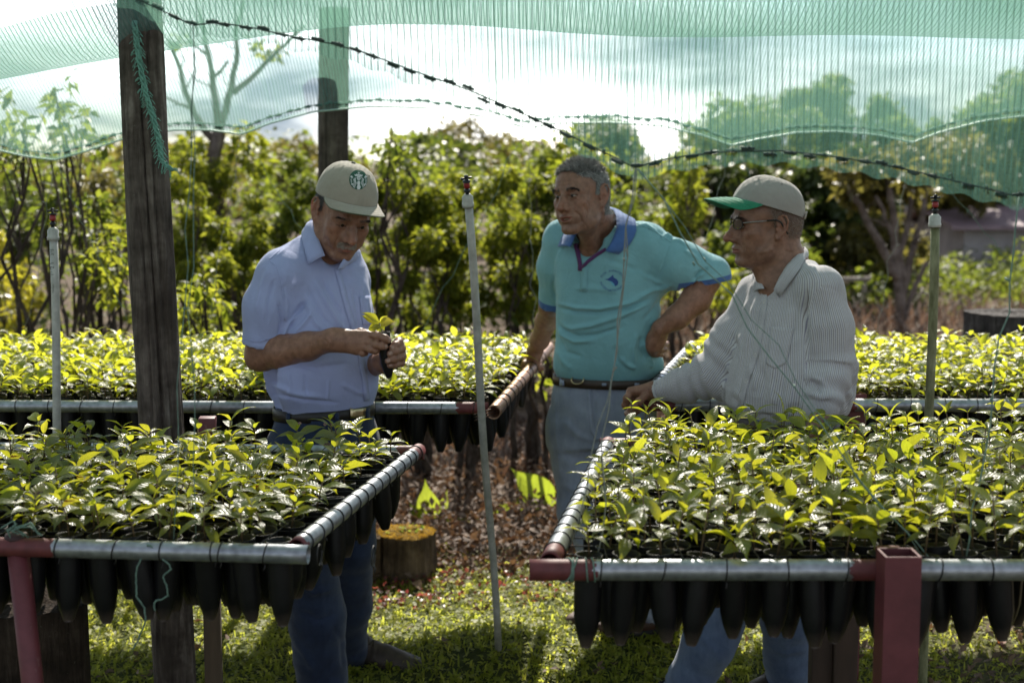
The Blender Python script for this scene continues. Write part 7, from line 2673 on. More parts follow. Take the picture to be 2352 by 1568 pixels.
    lg = [(A3((690, 1040, 3.96), (702, 1260, 3.90), (728, 1420, 3.97), (744, 1612, 4.06)), [0.098, 0.083, 0.079, 0.074]), (A3((800, 1040, 4.08), (800, 1250, 4.16), (800, 1390, 4.30), (800, 1508, 4.44)), [0.095, 0.078, 0.068, 0.062])]
    st = [([(680, 1330), (720, 1360), (770, 1350)], 7, 0.006), ([(690, 1400), (730, 1425), (770, 1410)], 6, -0.005), ([(735, 1300), (742, 1420), (748, 1560)], 3, 0.0022), ([(672, 1470), (700, 1500), (720, 1540)], 7, 0.005), ([(760, 1430), (785, 1470), (790, 1540)], 6, -0.005)]
    j, V, Q = legs(root, P_, lg, J, st)
    sf = Surf(V, Q)
    bl = loft_ring(T, at(742, 956, 4.02)[2], at(742, 930, 4.02)[2], 0.0035, lambda f: 0, 80, 3, 0.004)
    b = part("belt", bl[0], bl[1], M_BELT, root)
    bs = Surf(bl[0], np.array([f for f in bl[1] if len(f) == 4]))
    V_, F_ = drape(bs, [(804, 933), (838, 930)], [(803, 961), (836, 957)], 5, 5, 0.002, 0.003)
    part("belt_buckle", V_, F_, M_BRASS, b)
    for px in (662, 772, 842):
        V_, F_ = drape(bs, [(px - 5, 928), (px + 5, 928)], [(px - 3, 968), (px + 6, 968)], 5, 3, 0.002, 0.002)
        part("belt_loop", V_, F_, J, j)
    V_, F_ = drape(sf, [(685, 966), (760, 968)], [(686, 985), (757, 995)], 5, 10, 0.001, 0.0014)
    part("pocket_edge", V_, F_, J, j)
    M_RV = simple("copper_rivet", (0.65, 0.42, 0.28), 0.3, 0.1, metallic=1.0)
    for p_ in ((689, 972), (746, 974), (762, 976)): button(j, sf, *p_, M_RV, 0.0038, "rivet")
    shoe("shoe", root, at(788, 1543, 4.47) * np.array([1, 1, 0]), (0.93, -0.36), 0.1, (M_SHOE, M_SOLE, M_LACE), 0.29, 0.047)
    shoe("shoe", root, np.array([at(735, 1620, 4.12)[0], 4.12, 0]), (0.55, -0.85), 0.1, (M_SHOE, M_SOLE, M_LACE), 0.29, 0.047)
    # cap
    C = cloth_mat("beige_cap_twill", (0.36, 0.315, 0.255), weave=900, var=0.07, trans=0.05)
    C2 = simple("cap_edge", (0.10, 0.11, 0.07), 0.8)
    cap, W = make_cap(H, root, C, C, C2, tilt=-13, zrim=0.044, brim_len=0.066, brim_w=72, droop=0.022, button_mat=simple("cap_button", (0.17, 0.16, 0.12), 0.8), h0=0.106, puff=1.045, dents=((2.0, 0.7, 0.5, 0.2, -0.02),))
    cap_emblem(cap)
    return root, H, cap


def cap_emblem(cap):
    """The round green badge with a crowned, long-haired figure, embroidered on the cap's front."""
    V = np.array([v.co[:] for v in cap.data.vertices]) + WORLD[cap]
    Q = np.array([tuple(p.vertices) for p in cap.data.polygons])
    sf = Surf(V, Q)
    G = simple("badge_green", (0.018, 0.085, 0.052), 0.7, 0.1, 200)
    Wh = simple("badge_white", (0.62, 0.62, 0.62), 0.7, 0.05, 200)
    O = np.array([1180.0, 620.0])
    D = lambda x, y: (O + np.array([x, y]) / 3.4075) * 0.57422        # badge drawing units to picture units
    def patch(poly, off, th, mat, name, parent):
        poly = np.asarray(poly, float)
        pts, nn = [], []
        for p in poly:
            l, n = sf.hit(*D(*p))
            if l is None: return None
            pts.append(l); nn.append(n)
        pts, nn = np.array(pts), np.array(nn)
        n = len(pts)
        V_ = np.concatenate([pts + nn * off, pts + nn * (off + th)])
        F_ = [tuple(n + i for i in range(n))] + [(i, (i + 1) % n, n + (i + 1) % n, n + i) for i in range(n)]
        return V_, F_
    cx, cyy, r, rv = 861, 340, 122, 134
    rows = []
    disc_v, disc_f = [], []
    nr, na = 6, 40
    for i in range(nr + 1):
        for j in range(na):
            a = 2 * math.pi * j / na
            l, n = sf.hit(*D(cx + r * i / nr * math.cos(a), cyy + rv * i / nr * math.sin(a)))
            if l is None: l, n = disc_v[-1], np.array([0, -1.0, 0])
            else: l = l + n * 0.0012
            disc_v.append(l)
    for i in range(nr):
        for j in range(na):
            k = (j + 1) % na
            disc_f.append((i * na + j, (i + 1) * na + j, (i + 1) * na + k, i * na + k))
    badge = part("badge", np.array(disc_v), disc_f, G, cap)
    polys = []
    star = []
    for i in range(10):
        a = -math.pi / 2 + i * math.pi / 5
        rr = 17 if i % 2 == 0 else 7
        star.append((866 + rr * math.cos(a), 252 + rr * math.sin(a)))
    polys.append(star)
    polys.append([(822, 296), (806, 268), (828, 276), (838, 262), (852, 274), (866, 268), (882, 276), (896, 264), (902, 280), (922, 276), (910, 302), (866, 288)])          # crown
    polys.append([(845, 296), (866, 292), (888, 298), (890, 325), (880, 348), (866, 356), (852, 346), (842, 322)])                                                          # face
    polys.append([(850, 362), (880, 362), (886, 386), (880, 410), (892, 440), (880, 470), (866, 473), (846, 468), (840, 440), (852, 410), (844, 388)])                       # torso
    for sx in (-1, 1):
        for k, (dx, y0, y1) in enumerate(((34, 310, 455), (48, 318, 445), (62, 330, 428))):
            ln = [(866 + sx * (dx + 6 * math.sin((y - y0) / 17.0 + k) + (y - y0) * 0.10), y) for y in np.linspace(y0, y1, 14)]
            polys.append([(x - 3.6, y) for x, y in ln] + [(x + 3.6, y) for x, y in ln[::-1]])                                                                              # hair
        polys.append([(866 + sx * q, y) for q, y in ((70, 312), (84, 300), (92, 278), (100, 296), (114, 290), (106, 312), (88, 318))])                                      # tail fins
        for k in range(5):
            y = 330 + k * 18
            polys.append([(866 + sx * q, y + d) for q, d in ((86, 0), (112 - k * 3, 4), (112 - k * 3, 11), (86, 7))])                                                      # scales
        polys.append([(866 + sx * q, y) for q, y in ((74, 398), (88, 386), (92, 402), (80, 412))])
    out = [q for q in (patch(p, 0.0014, 0.0008, Wh, "", cap) for p in polys) if q]
    V_, F_ = join(out)
    part("embroidery", V_, F_, Wh, badge, smooth=False)
    dk = [q for q in (patch(p, 0.0024, 0.0005, G, "", cap) for p in ([(850, 314), (862, 316), (862, 320), (850, 319)], [(872, 316), (884, 313), (884, 318), (872, 320)], [(858, 341), (874, 341), (866, 346)], [(866, 320), (870, 334), (864, 335)])) if q]
    if dk:
        V_, F_ = join(dk)
        part("embroidered_features", V_, F_, G, badge, smooth=False)


# ------------------------------------------------------------------ lettering laid on cloth
def text_polys(s):
    """Triangles of a word in a plain face, in its own units."""
    cu = bpy.data.curves.new("lettering", 'FONT')
    cu.body = s
    cu.resolution_u = 3
    o = bpy.data.objects.new("lettering", cu)
    COL.objects.link(o)
    dg = bpy.context.evaluated_depsgraph_get()
    dg.update()
    me = bpy.data.meshes.new_from_object(o.evaluated_get(dg))
    V = np.array([v.co[:] for v in me.vertices]).reshape(-1, 3)
    F = [tuple(p.vertices) for p in me.polygons]
    bpy.data.objects.remove(o); bpy.data.curves.remove(cu); bpy.data.meshes.remove(me)
    return V, F


def text_on(surf, s, place, off=0.0012):
    """Lay lettering on a surface; PLACE maps (x, y) of the text to the picture."""
    V, F = text_polys(s)
    out = []
    w = V[:, 0].max()
    for v in V:
        l, n = surf.hit(*place(v[0] / w, v[1]))
        if l is None: return np.zeros((0, 3)), []
        out.append(l + n * off)
    return np.array(out), F


# ------------------------------------------------------------------ man in the turquoise polo shirt
def man_two():
    root = person("grey-haired man in turquoise polo shirt and faded jeans, hand on hip", at(1440, 1478, 4.79))
    H = Head(at(1337, 447, 4.47), -40, 2.0, -5.5, 0.965, wx=0.93, lids=0.28, nose=1.10, hump=0.004, jaw=0.99, smile=0.004, mouth_open=0.0035, cheek=1.1, ear=1.16)
    T = trunk([(530, 1320, 1452, 4.60), (556, 1292, 1480, 4.60), (600, 1280, 1496, 4.60), (650, 1276, 1512, 4.61), (710, 1279, 1514, 4.62), (780, 1277, 1508, 4.64), (825, 1272, 1508, 4.66), (848, 1272, 1502, 4.67), (862, 1280, 1495, 4.67), (872, 1285, 1488, 4.67)], 0.68, -18)
    RS, LS, NB = A3((1292, 548, 4.66), (1486, 556, 4.56), (1374, 520, 4.60))
    # skin
    lo = np.array([at(1170, 400, 4.9)[0], 4.33, at(1400, 905, 4.9)[2]]); hi = np.array([at(1700, 400, 4.6)[0], 5.22, at(1400, 335, 4.5)[2]])
    F = Field(lo, hi, 0.0024)
    H.build(F)
    nk = H.w((0, 0.02, -0.055))
    F.add(Cap(nk, NB, 0.055, 0.066), 0.025)
    F.add(Cap(H.w((0.03, -0.03, -0.085)), at(1356, 570, 4.545), 0.028, 0.030), 0.03)
    F.add(Ell(at(1362, 596, 4.575), (0.058, 0.056, 0.07)), 0.03)
    F.add(Cap(NB - np.array([0, 0, 0.03]), RS, 0.04, 0.036), 0.03); F.add(Cap(NB - np.array([0, 0, 0.03]), LS, 0.04, 0.036), 0.03)
    F.chain([RS, at(1272, 640, 4.72), at(1264, 705, 4.80), at(1255, 738, 4.88), at(1240, 780, 4.98), at(1230, 803, 5.03)], [0.042, 0.041, 0.036, 0.036, 0.032, 0.027], 0.02)
    F.chain([LS, at(1570, 606, 4.52), at(1622, 640, 4.50), at(1600, 685, 4.50), at(1556, 728, 4.49), at(1519, 752, 4.50)], [0.042, 0.044, 0.0445, 0.045, 0.036, 0.0285], 0.02)
    # right hand on the rail
    kn = A3((1209, 826, 5.10), (1216, 830, 5.08), (1224, 834, 5.06), (1232, 836, 5.05))
    for k_ in kn: F.add(Cap(at(1229, 806, 5.035), k_, 0.022, 0.0135), 0.014)
    finger(F, A3((1214, 824, 5.06), (1205, 836, 5.035), (1199, 850, 5.03), (1196, 857, 5.03)), 0.0125)
    finger(F, A3((1212, 830, 5.10), (1222, 845, 5.06), (1223, 853, 5.07)), 0.0112)
    finger(F, A3((1216, 832, 5.08), (1230, 841, 5.055), (1237, 842, 5.065), (1240, 848, 5.09)), 0.0112)
    finger(F, A3((1226, 834, 5.06), (1240, 842, 5.07), (1244, 846, 5.09)), 0.0105)
    # left hand on the hip, fingers turned back
    K = A3((1497, 797, 4.515), (1497, 803, 4.53), (1500, 808, 4.545), (1505, 810, 4.56))
    for k_, w_ in zip(K, A3((1512, 758, 4.50), (1514, 759, 4.51), (1517, 760, 4.52), (1519, 760, 4.53))): F.add(Cap(w_, k_, 0.021, 0.0150), 0.014)
    F.add(Ell(at(1506, 782, 4.52), (0.030, 0.022, 0.034)), 0.02)
    finger(F, A3((1500, 800, 4.52), (1514, 797, 4.55), (1525, 792, 4.585), (1532, 789, 4.61)), 0.0105)
    finger(F, A3((1499, 804, 4.53), (1514, 804, 4.55), (1528, 802.5, 4.58)), 0.0105)
    finger(F, A3((1501, 808, 4.53), (1511, 813, 4.55), (1520, 815, 4.57)), 0.0100)
    finger(F, A3((1494, 790, 4.53), (1488, 806, 4.56), (1486, 816, 4.58)), 0.0110)
    s_ = 1 / 3.734 * 0.57422
    c2 = lambda pts: [((2180 * 0.57422) + x * s_, (580 * 0.57422) + y * s_) for x, y in pts]
    st = [(c2([(430, 990), (520, 1050), (545, 1130), (520, 1190)]), 2.4, -0.0030), (c2([(610, 930), (640, 1010), (615, 1100), (600, 1160)]), 1.6, -0.0018), (c2([(560, 780), (620, 830), (660, 890)]), 1.3, -0.0010), (c2([(575, 740), (640, 745)]), 1.0, -0.0009),
          (c2([(180, 560), (300, 552), (400, 545), (520, 575)]), 1.1, -0.0009), (c2([(170, 610), (270, 605), (360, 590)]), 1.1, -0.0008), (c2([(290, 640), (296, 700)]), 1.2, -0.0014), (c2([(540, 1130), (600, 1180), (630, 1240)]), 1.8, -0.0014),
          (c2([(420, 800), (480, 825), (540, 815)]), 1.6, -0.0012), (c2([(330, 1185), (420, 1185), (500, 1175)]), 1.8, -0.0014), (c2([(860, 930), (880, 1050), (830, 1200)]), 4, 0.003), (c2([(560, 880), (600, 960), (600, 1020)]), 1.4, -0.001), (c2([(590, 760), (650, 800)]), 1.0, -0.0008),
          ([(1530, 735), (1520, 760), (1510, 785)], 2.2, 0.0016), ([(1516, 738), (1505, 765)], 2.0, 0.0013)]
    hair = lambda x, y, z: np.clip((z - 0.062 + 0.030 * np.clip((y + 0.085) / 0.03, -1, 0) - 0.012 * np.clip((0.045 - np.abs(x)) / 0.02, -1, 1)) / 0.006, 0, 1) * (y < -0.03) + np.clip((z - np.where(y > 0.028, -0.075, np.where(y > -0.012, -0.008 - 0.6 * (0.0 - y) * 0, 0.03 + 0.8 * (-0.012 - y)))) / 0.008, 0, 1) * (y >= -0.03) * (1 - 0)
    ear = lambda x, y, z: ((np.abs(x) > 0.076 + 0.25 * np.clip(y - 0.0, 0, 1)) & (y > -0.01) & (y < 0.06) & (z < 0.03) & (z > -0.05))
    hair2 = lambda x, y, z: np.clip(hair(x, y, z), 0, 1) * (1 - ear_mask(x, y, z))
    V, Q = make_body(root, F, H, SKIN_RGB[2], hair2, (0.05, 0.05, 0.053), st, 0.10)
    H.eyes(root, -8)
    rng = np.random.default_rng(22)
    brows(H, V, Q, None, root, M_HAIR_D, rng, 750, 0.0075, (0.0, 0.10), up=-0.002)
    x, y, z = H.local(V).T
    hm = hair2(x, y, z) > 0.5
    P, N = scatter(V, Q, hm, 34000, rng)
    q = H.local(P)
    D = np.stack([np.sign(q[:, 0]) * 0.15 * (q[:, 2] < 0.07), np.where(q[:, 2] > 0.07, -0.6, 0.25), np.where(q[:, 2] > 0.07, 0.1, -0.8)], 1) @ H.R.T
    ln = 0.006 + 0.011 * np.clip((q[:, 2] - 0.02) / 0.06, 0, 1)
    g = np.clip(rng.beta(1.3, 1.5, len(P)) * 0.85 + 0.12, 0, 1)
    S = strands(P, N, D, ln[:, None] * 0.95, 0.00055, g, rng, 0.42, np.where(q[:, 2] > 0.07, 0.34, 0.22)[:, None])
    part("hair", S[0], S[1], M_HAIR_G, root, attrs={"shade": S[2]})
    Vt, Ft = box((0, 0, 0), (0.026, 0.006, 0.007), 0, 0.002)
    part("teeth", H.w(Vt + np.array([0, -0.0915, -0.0722])), Ft, M_TEETH, root)
    nail(root, at(1199, 850, 5.03), at(1196, 857, 5.03), np.array([0, -0.9, 0.5]), 0.0105, M_NAIL)
    # polo shirt
    M = cloth_mat("turquoise_pique", (0.215, 0.445, 0.495), weave=800, var=0.06, bump=0.3, trans=0.08, cuff=(0.065, 0.145, 0.370))
    B = cloth_mat("blue_rib_knit", (0.065, 0.145, 0.370), weave=700, var=0.08, trans=0.05)
    PU = cloth_mat("purple_placket", (0.105, 0.035, 0.125), var=0.08, trans=0.05)
    sl1 = A3((1294, 552, 4.67), (1276, 612, 4.70), (1268, 694, 4.765)); sl2 = A3((1484, 566, 4.565), (1562, 606, 4.53), (1632, 634, 4.50))
    prims = [T] + [Cap(a, b, 0.085, 0.085) for a, b in ((sl1[0], sl1[2]), (sl2[0], sl2[2]))]
    lo, hi = bounds(prims, 0.035)
    F = Field(lo, hi, 0.0042)
    F.add(T, 0)
    for S_ in (RS, LS): F.add(Cap(NB - np.array([0, 0, 0.03]), S_, 0.055, 0.058), 0.05)
    F.chain(sl1, [0.056, 0.056, 0.045], 0.035)
    F.chain(sl2, [0.062, 0.070, 0.069], 0.04)
    F.add(Cap(at(1500, 640, 4.60), at(1560, 620, 4.54), 0.05, 0.05), 0.04)
    F.add(Ell(at(1502, 838, 4.64), (0.030, 0.04, 0.034)), 0.03)
    d1 = (sl1[2] - sl1[1]) / np.linalg.norm(sl1[2] - sl1[1])
    F.sub(Cap(sl1[2] + d1 * 0.07, sl1[2] + d1 * 0.2, 0.068, 0.08), 0.001)
    F.sub(Cap(sl1[2] - d1 * 0.03, sl1[2] + d1 * 0.1, 0.038, 0.040), 0.002)
    cA, cB = at(1566, 664, 4.50), at(1690, 641, 4.50)
    dn = np.array([(cB - cA)[2], 0, -(cB - cA)[0]]); dn = dn / np.linalg.norm(dn)
    if dn[2] > 0: dn = -dn
    cm = (cA + cB) / 2
    F.sub(Framed(Half(Z3, dn, cm - 0.16 - cm, cm + 0.16 - cm), np.eye(3), cm), 0.001) if False else None
    gx, gz = F.ax[0][:, None, None], F.ax[2][None, None, :]
    cut = -((gx - cm[0]) * dn[0] + (gz - cm[2]) * dn[2])
    sel = (gx > at(1560, 640, 4.55)[0])
    F.f = np.where(sel, np.maximum(F.f, -cut), F.f).astype(np.float32)
    F.sub(Cap(at(1618, 640, 4.50), at(1612, 720, 4.50), 0.056, 0.060), 0.002)
    F.sub(Cap(nk, NB + np.array([0, 0, -0.015]), 0.070, 0.070), 0.006)
    F.sub(Cap(at(1352, 556, 4.52), at(1334, 604, 4.475), 0.050, 0.007), 0.005)
    V, Q = F.mesh(); V = relax(V, Q, 2)
    N = vnormals(V, Q)
    V = V + N * (wander(V, 41, 0.0022, 0.22, 8, (0.6, 1, 1.5)) + wander(V, 42, 0.0008, 0.07, 8))[:, None]
    s_ = 0.57422 / 1.5678
    c5 = lambda pts: [(2100 * 0.57422 + x * s_, 580 * 0.57422 + y * s_) for x, y in pts]
    st = [(c5([(205, 1020), (330, 1050), (470, 1055), (640, 1025), (800, 960)]), 6, -0.0075), (c5([(200, 990), (330, 1020), (470, 1025), (640, 995), (760, 950)]), 6, 0.006), (c5([(215, 1120), (300, 1150), (420, 1130), (600, 1070), (780, 990)]), 7, 0.0065),
          (c5([(205, 1110), (250, 1170), (330, 1200), (450, 1190), (620, 1140)]), 6, -0.007), (c5([(205, 1140), (235, 1190), (310, 1230), (430, 1225)]), 6, 0.006), (c5([(870, 870), (760, 830), (690, 780)]), 6, 0.004), (c5([(920, 880), (800, 910), (700, 960)]), 6, 0.006),
          (c5([(930, 890), (860, 960), (800, 1040), (740, 1100)]), 6, -0.005), (c5([(900, 930), (840, 1040), (790, 1130)]), 6, 0.006), (c5([(740, 1230), (770, 1290), (830, 1330)]), 5, 0.007), (c5([(730, 1200), (720, 1270), (760, 1350)]), 6, -0.006),
          (c5([(780, 1330), (800, 1370), (790, 1395)]), 4, 0.005), (c5([(700, 1180), (680, 1280), (690, 1380)]), 6, 0.004), (c5([(600, 1330), (640, 1380), (700, 1400)]), 6, 0.005), (c5([(560, 1250), (580, 1350), (640, 1410)]), 7, -0.004), (c5([(200, 1280), (240, 1360), (300, 1410)]), 7, 0.004),
          (c5([(180, 800), (170, 900), (195, 980)]), 5, -0.004), (c5([(1060, 850), (1090, 800), (1150, 770)]), 5, -0.008), (c5([(1040, 880), (1070, 840), (1120, 800)]), 4, 0.006), (c5([(1080, 880), (1130, 850), (1220, 820)]), 5, 0.005), (c5([(850, 590), (890, 560), (930, 590)]), 4, 0.005),
          (c5([(920, 600), (970, 600), (1010, 630)]), 4, 0.005), (c5([(700, 510), (760, 500), (830, 550)]), 4, 0.004), (c5([(1000, 660), (1060, 700), (1100, 740)]), 6, 0.004), (c5([(905, 620), (870, 730), (835, 840)]), 2.2, -0.002), (c5([(300, 900), (440, 900), (600, 920)]), 8, 0.003),
          (c5([(480, 700), (640, 760), (830, 840)]), 8, -0.003), (c5([(220, 1220), (260, 1300), (360, 1330)]), 7, -0.004), (c5([(230, 640), (200, 740), (190, 840)]), 6, 0.003)]
    V = sculpt(V, Q, [(l, w * 0.75, h * 1.5) for l, w, h in st])
    # cuffs of blue rib knit: signed distance to each cuff's upper edge
    dcut = (V[:, 0] - cm[0]) * dn[0] + (V[:, 2] - cm[2]) * dn[2]
    c1 = np.where(V[:, 0] > at(1552, 640, 4.55)[0], dcut + 0.021, -0.05)
    c2_ = np.where(np.linalg.norm(V - sl1[2], axis=1) < 0.09, ((V - sl1[2]) @ d1) + 0.016, -0.05)
    sh = part("polo_shirt", V, Q, M, root, attrs={"cuff": np.maximum(c1, c2_)})
    sf = Surf(V, Q)
    collar(sh, [(1349, 512, 4.53), (1336, 524, 4.50), (1322, 545, 4.48), (1313, 568, 4.468)], [(1331, 512, 4.52), (1308, 525), (1293, 548), (1285, 567)], sf, B)
    collar(sh, [(1392, 482, 4.69), (1407, 484, 4.63), (1415, 500, 4.55), (1416, 525, 4.50), (1404, 555, 4.475), (1389, 577, 4.462)], [(1405, 480, 4.72), (1438, 494, 4.62), (1460, 510), (1462, 535), (1447, 562), (1420, 584)], sf, B)
    strip(sh, "placket_facing", sf, [(1322, 560), (1328, 582), (1333, 604), (1333, 622)], 9, PU, 0.002, 0.0025)
    strip(sh, "placket_facing", sf, [(1392, 572), (1372, 585), (1352, 600), (1337, 614)], 7, PU, 0.002, 0.0025)
    strip(sh, "placket", sf, [(1343, 612), (1342, 640), (1341, 668)], 16, M, 0.001, 0.0016)
    button(sh, sf, 1336, 612, simple("shell_button", (0.45, 0.42, 0.33), 0.3, 0.1), 0.006)
    strip(sh, "shoulder_seam", sf, [(1420, 504), (1462, 514), (1500, 528), (1541, 556)], 2.6, M, 0.0003, 0.001)
    # the badge on the chest: two curved lines of lettering round a sea creature's head
    LT = simple("blue_embroidery", (0.020, 0.060, 0.230), 0.7, 0.1, 200)
    LC = simple("light_embroidery", (0.13, 0.42, 0.58), 0.7, 0.1, 200)
    bc = c5([(548, 848)])[0]
    rr = 62 * s_
    def arc_up(u, v):
        a = math.radians(-158 + 136 * u)
        r_ = rr + v * 7.5
        return bc[0] + r_ * 1.08 * math.cos(a), bc[1] + r_ * math.sin(a) + 3
    def arc_dn(u, v):
        a = math.radians(168 - 140 * u)
        r_ = rr + 5 - v * 7.5
        return bc[0] + r_ * 1.08 * math.cos(a), bc[1] + r_ * math.sin(a) - 2
    out = [text_on(sf, "FOX  AVIATION", arc_up), text_on(sf, "INTERNATIONAL", arc_dn)]
    V_, F_ = join([q for q in out if len(q[0])])
    em = part("lettering", V_, F_, LT, sh, smooth=False)
    def onshirt(poly, off):
        pts = []
        for p in c5(poly):
            l, n = sf.hit(*p); pts.append(l + n * off)
        return np.array(pts), [tuple(range(len(pts)))]
    V_, F_ = onshirt([(500, 842), (520, 838), (535, 828), (553, 812), (556, 830), (575, 840), (586, 856), (582, 876), (566, 886), (556, 872), (545, 858), (525, 850)], 0.0014)
    part("emblem", V_, F_, LT, sh, smooth=False)
    V_, F_ = onshirt([(520, 850), (545, 856), (560, 872), (566, 888), (548, 878), (540, 862)], 0.0018)
    part("emblem", V_, F_, LC, sh, smooth=False)
    # jeans, belt, boots
    J = denim_mat("faded_denim", (0.190, 0.222, 0.320), (0.410, 0.450, 0.570), 0.6)
    P_ = trunk([(864, 1278, 1497, 4.67), (900, 1269, 1502, 4.68), (960, 1264, 1506, 4.69), (1020, 1266, 1505, 4.69)], 0.70, -18)
    lg = [(A3((1322, 985, 4.71), (1338, 1170, 4.68), (1395, 1300, 4.72), (1436, 1402, 4.80)), [0.100, 0.080, 0.070, 0.064]), (A3((1440, 985, 4.65), (1460, 1180, 4.60), (1490, 1300, 4.66), (1512, 1402, 4.73)), [0.098, 0.080, 0.070, 0.065])]
    st = [([(1345, 900), (1348, 960), (1360, 1000), (1372, 1012)], 3, 0.004), ([(1362, 895), (1366, 970), (1380, 1010)], 3, -0.004), ([(1290, 960), (1330, 1000), (1380, 1015)], 8, 0.006), ([(1290, 1040), (1340, 1060), (1390, 1040)], 8, -0.006), ([(1400, 1010), (1370, 1060), (1320, 1090)], 8, 0.006),
          ([(1275, 900), (1278, 1000), (1290, 1120)], 3, 0.002), ([(1440, 890), (1460, 925), (1490, 935)], 2, -0.002), ([(1290, 1110), (1330, 1130), (1370, 1120)], 7, 0.005), ([(1460, 960), (1440, 1000)], 7, 0.005)]
    j, V, Q = legs(root, P_, lg, J, st)
    jf = Surf(V, Q)
    strip(j, "fly", jf, [(1352, 884), (1354, 930), (1360, 985), (1374, 1012)], 12, J, 0.001, 0.0016)
    strip(j, "pocket_edge", jf, [(1437, 884), (1444, 912), (1462, 930), (1490, 934)], 5, J, 0.001, 0.0016)
    bl = loft_ring(P_, at(1385, 882, 4.67)[2], at(1385, 862, 4.67)[2], 0.003, lambda f: 0, 80, 3, 0.004)
    b = part("belt", bl[0], bl[1], M_BELT_BR, root)
    bs = Surf(bl[0], np.array([f for f in bl[1] if len(f) == 4]))
    ringp = []
    for q in np.linspace(0, 2 * math.pi, 25):
        l, n = bs.hit(1326 + 15 * math.cos(q) * (1 if math.cos(q) > 0 else 0.8), 872 + 9.5 * math.sin(q))
        if l is not None: ringp.append(l + n * 0.004)
    V_, F_ = tube(ringp, 0.0022, 6)
    part("belt_buckle", V_, F_, M_BRASS, b)
    for px in (1292, 1388, 1462):
        V_, F_ = drape(bs, [(px - 5, 860), (px + 5, 860)], [(px - 5, 886), (px + 5, 886)], 5, 3, 0.002, 0.002)
        part("belt_loop", V_, F_, J, j)
    V_, F_ = drape(jf, [(1270, 884), (1275, 886)], [(1271, 925), (1276, 924)], 6, 3, 0.004, 0.003)
    shoe("boot", root, np.array([at(1490, 1440, 4.86)[0], 4.86, 0.012]), (-0.97, -0.22), 0.1, (M_BOOT, M_SOLE, M_LACE), 0.30, 0.050, 0.05)
    shoe("boot", root, np.array([at(1556, 1440, 4.76)[0], 4.76, 0.012]), (-0.99, -0.12), 0.1, (M_BOOT, M_SOLE, M_LACE), 0.30, 0.050, 0.05)
    return root, H


# ------------------------------------------------------------------ man in the striped shirt
def stripe_mat():
    M = Mat("striped_cotton")
    v = M.coord("Object")
    s = M.attr("stripe")
    f = M.math('FRACT', M.math('DIVIDE', s, 0.0050))
    line = M.math('LESS_THAN', M.math('ABSOLUTE', M.math('SUBTRACT', f, 0.5)), 0.17)
    f2 = M.math('FRACT', M.math('DIVIDE', s, 0.0100))
    c_line = M.mix(M.math('LESS_THAN', f2, 0.5), (0.29, 0.25, 0.25), (0.31, 0.285, 0.35))
    base = M.ramp(M.noise(v, 30, 4), [(0.3, (0.54, 0.52, 0.53)), (0.7, (0.62, 0.60, 0.61))])
    c = M.mix(line, base, c_line)
    nm = M.bump(M.noise(v, 95, 4, 0.5), 0.25, 0.003)
    b = M.bsdf(c, 0.8, nm, 0, 0.25, sheen=0.2)
    t = M.n("ShaderNodeBsdfTranslucent"); M.l(c, t.inputs["Color"])
    x = M.n("ShaderNodeMixShader"); x.inputs[0].default_value = 0.10
    M.l(b, x.inputs[1]); M.l(t.outputs[0], x.inputs[2])
    return M.done(x.outputs[0])


def arm_coord(V, pts):
    """Round-the-limb distance for stripes that run along an arm, and the distance from the arm's axis."""
    best = np.full(len(V), 1e9); out = np.zeros(len(V)); ax_t = np.zeros(len(V)); acc = 0
    for a, b in zip(pts[:-1], pts[1:]):
        ab = b - a; Ln = np.linalg.norm(ab); d = ab / Ln
        t = np.clip((V - a) @ d, 0, Ln)
        w = V - a - t[:, None] * d
        dist = np.linalg.norm(w, axis=1)
        s, u = frame_of(d, (0.3, 1, 0.2))
        ang = np.arctan2(w @ u, w @ s)
        m = dist < best
        best[m] = dist[m]; out[m] = ang[m] * 0.062; ax_t[m] = acc + t[m]
        acc += Ln
    return out, best, ax_t


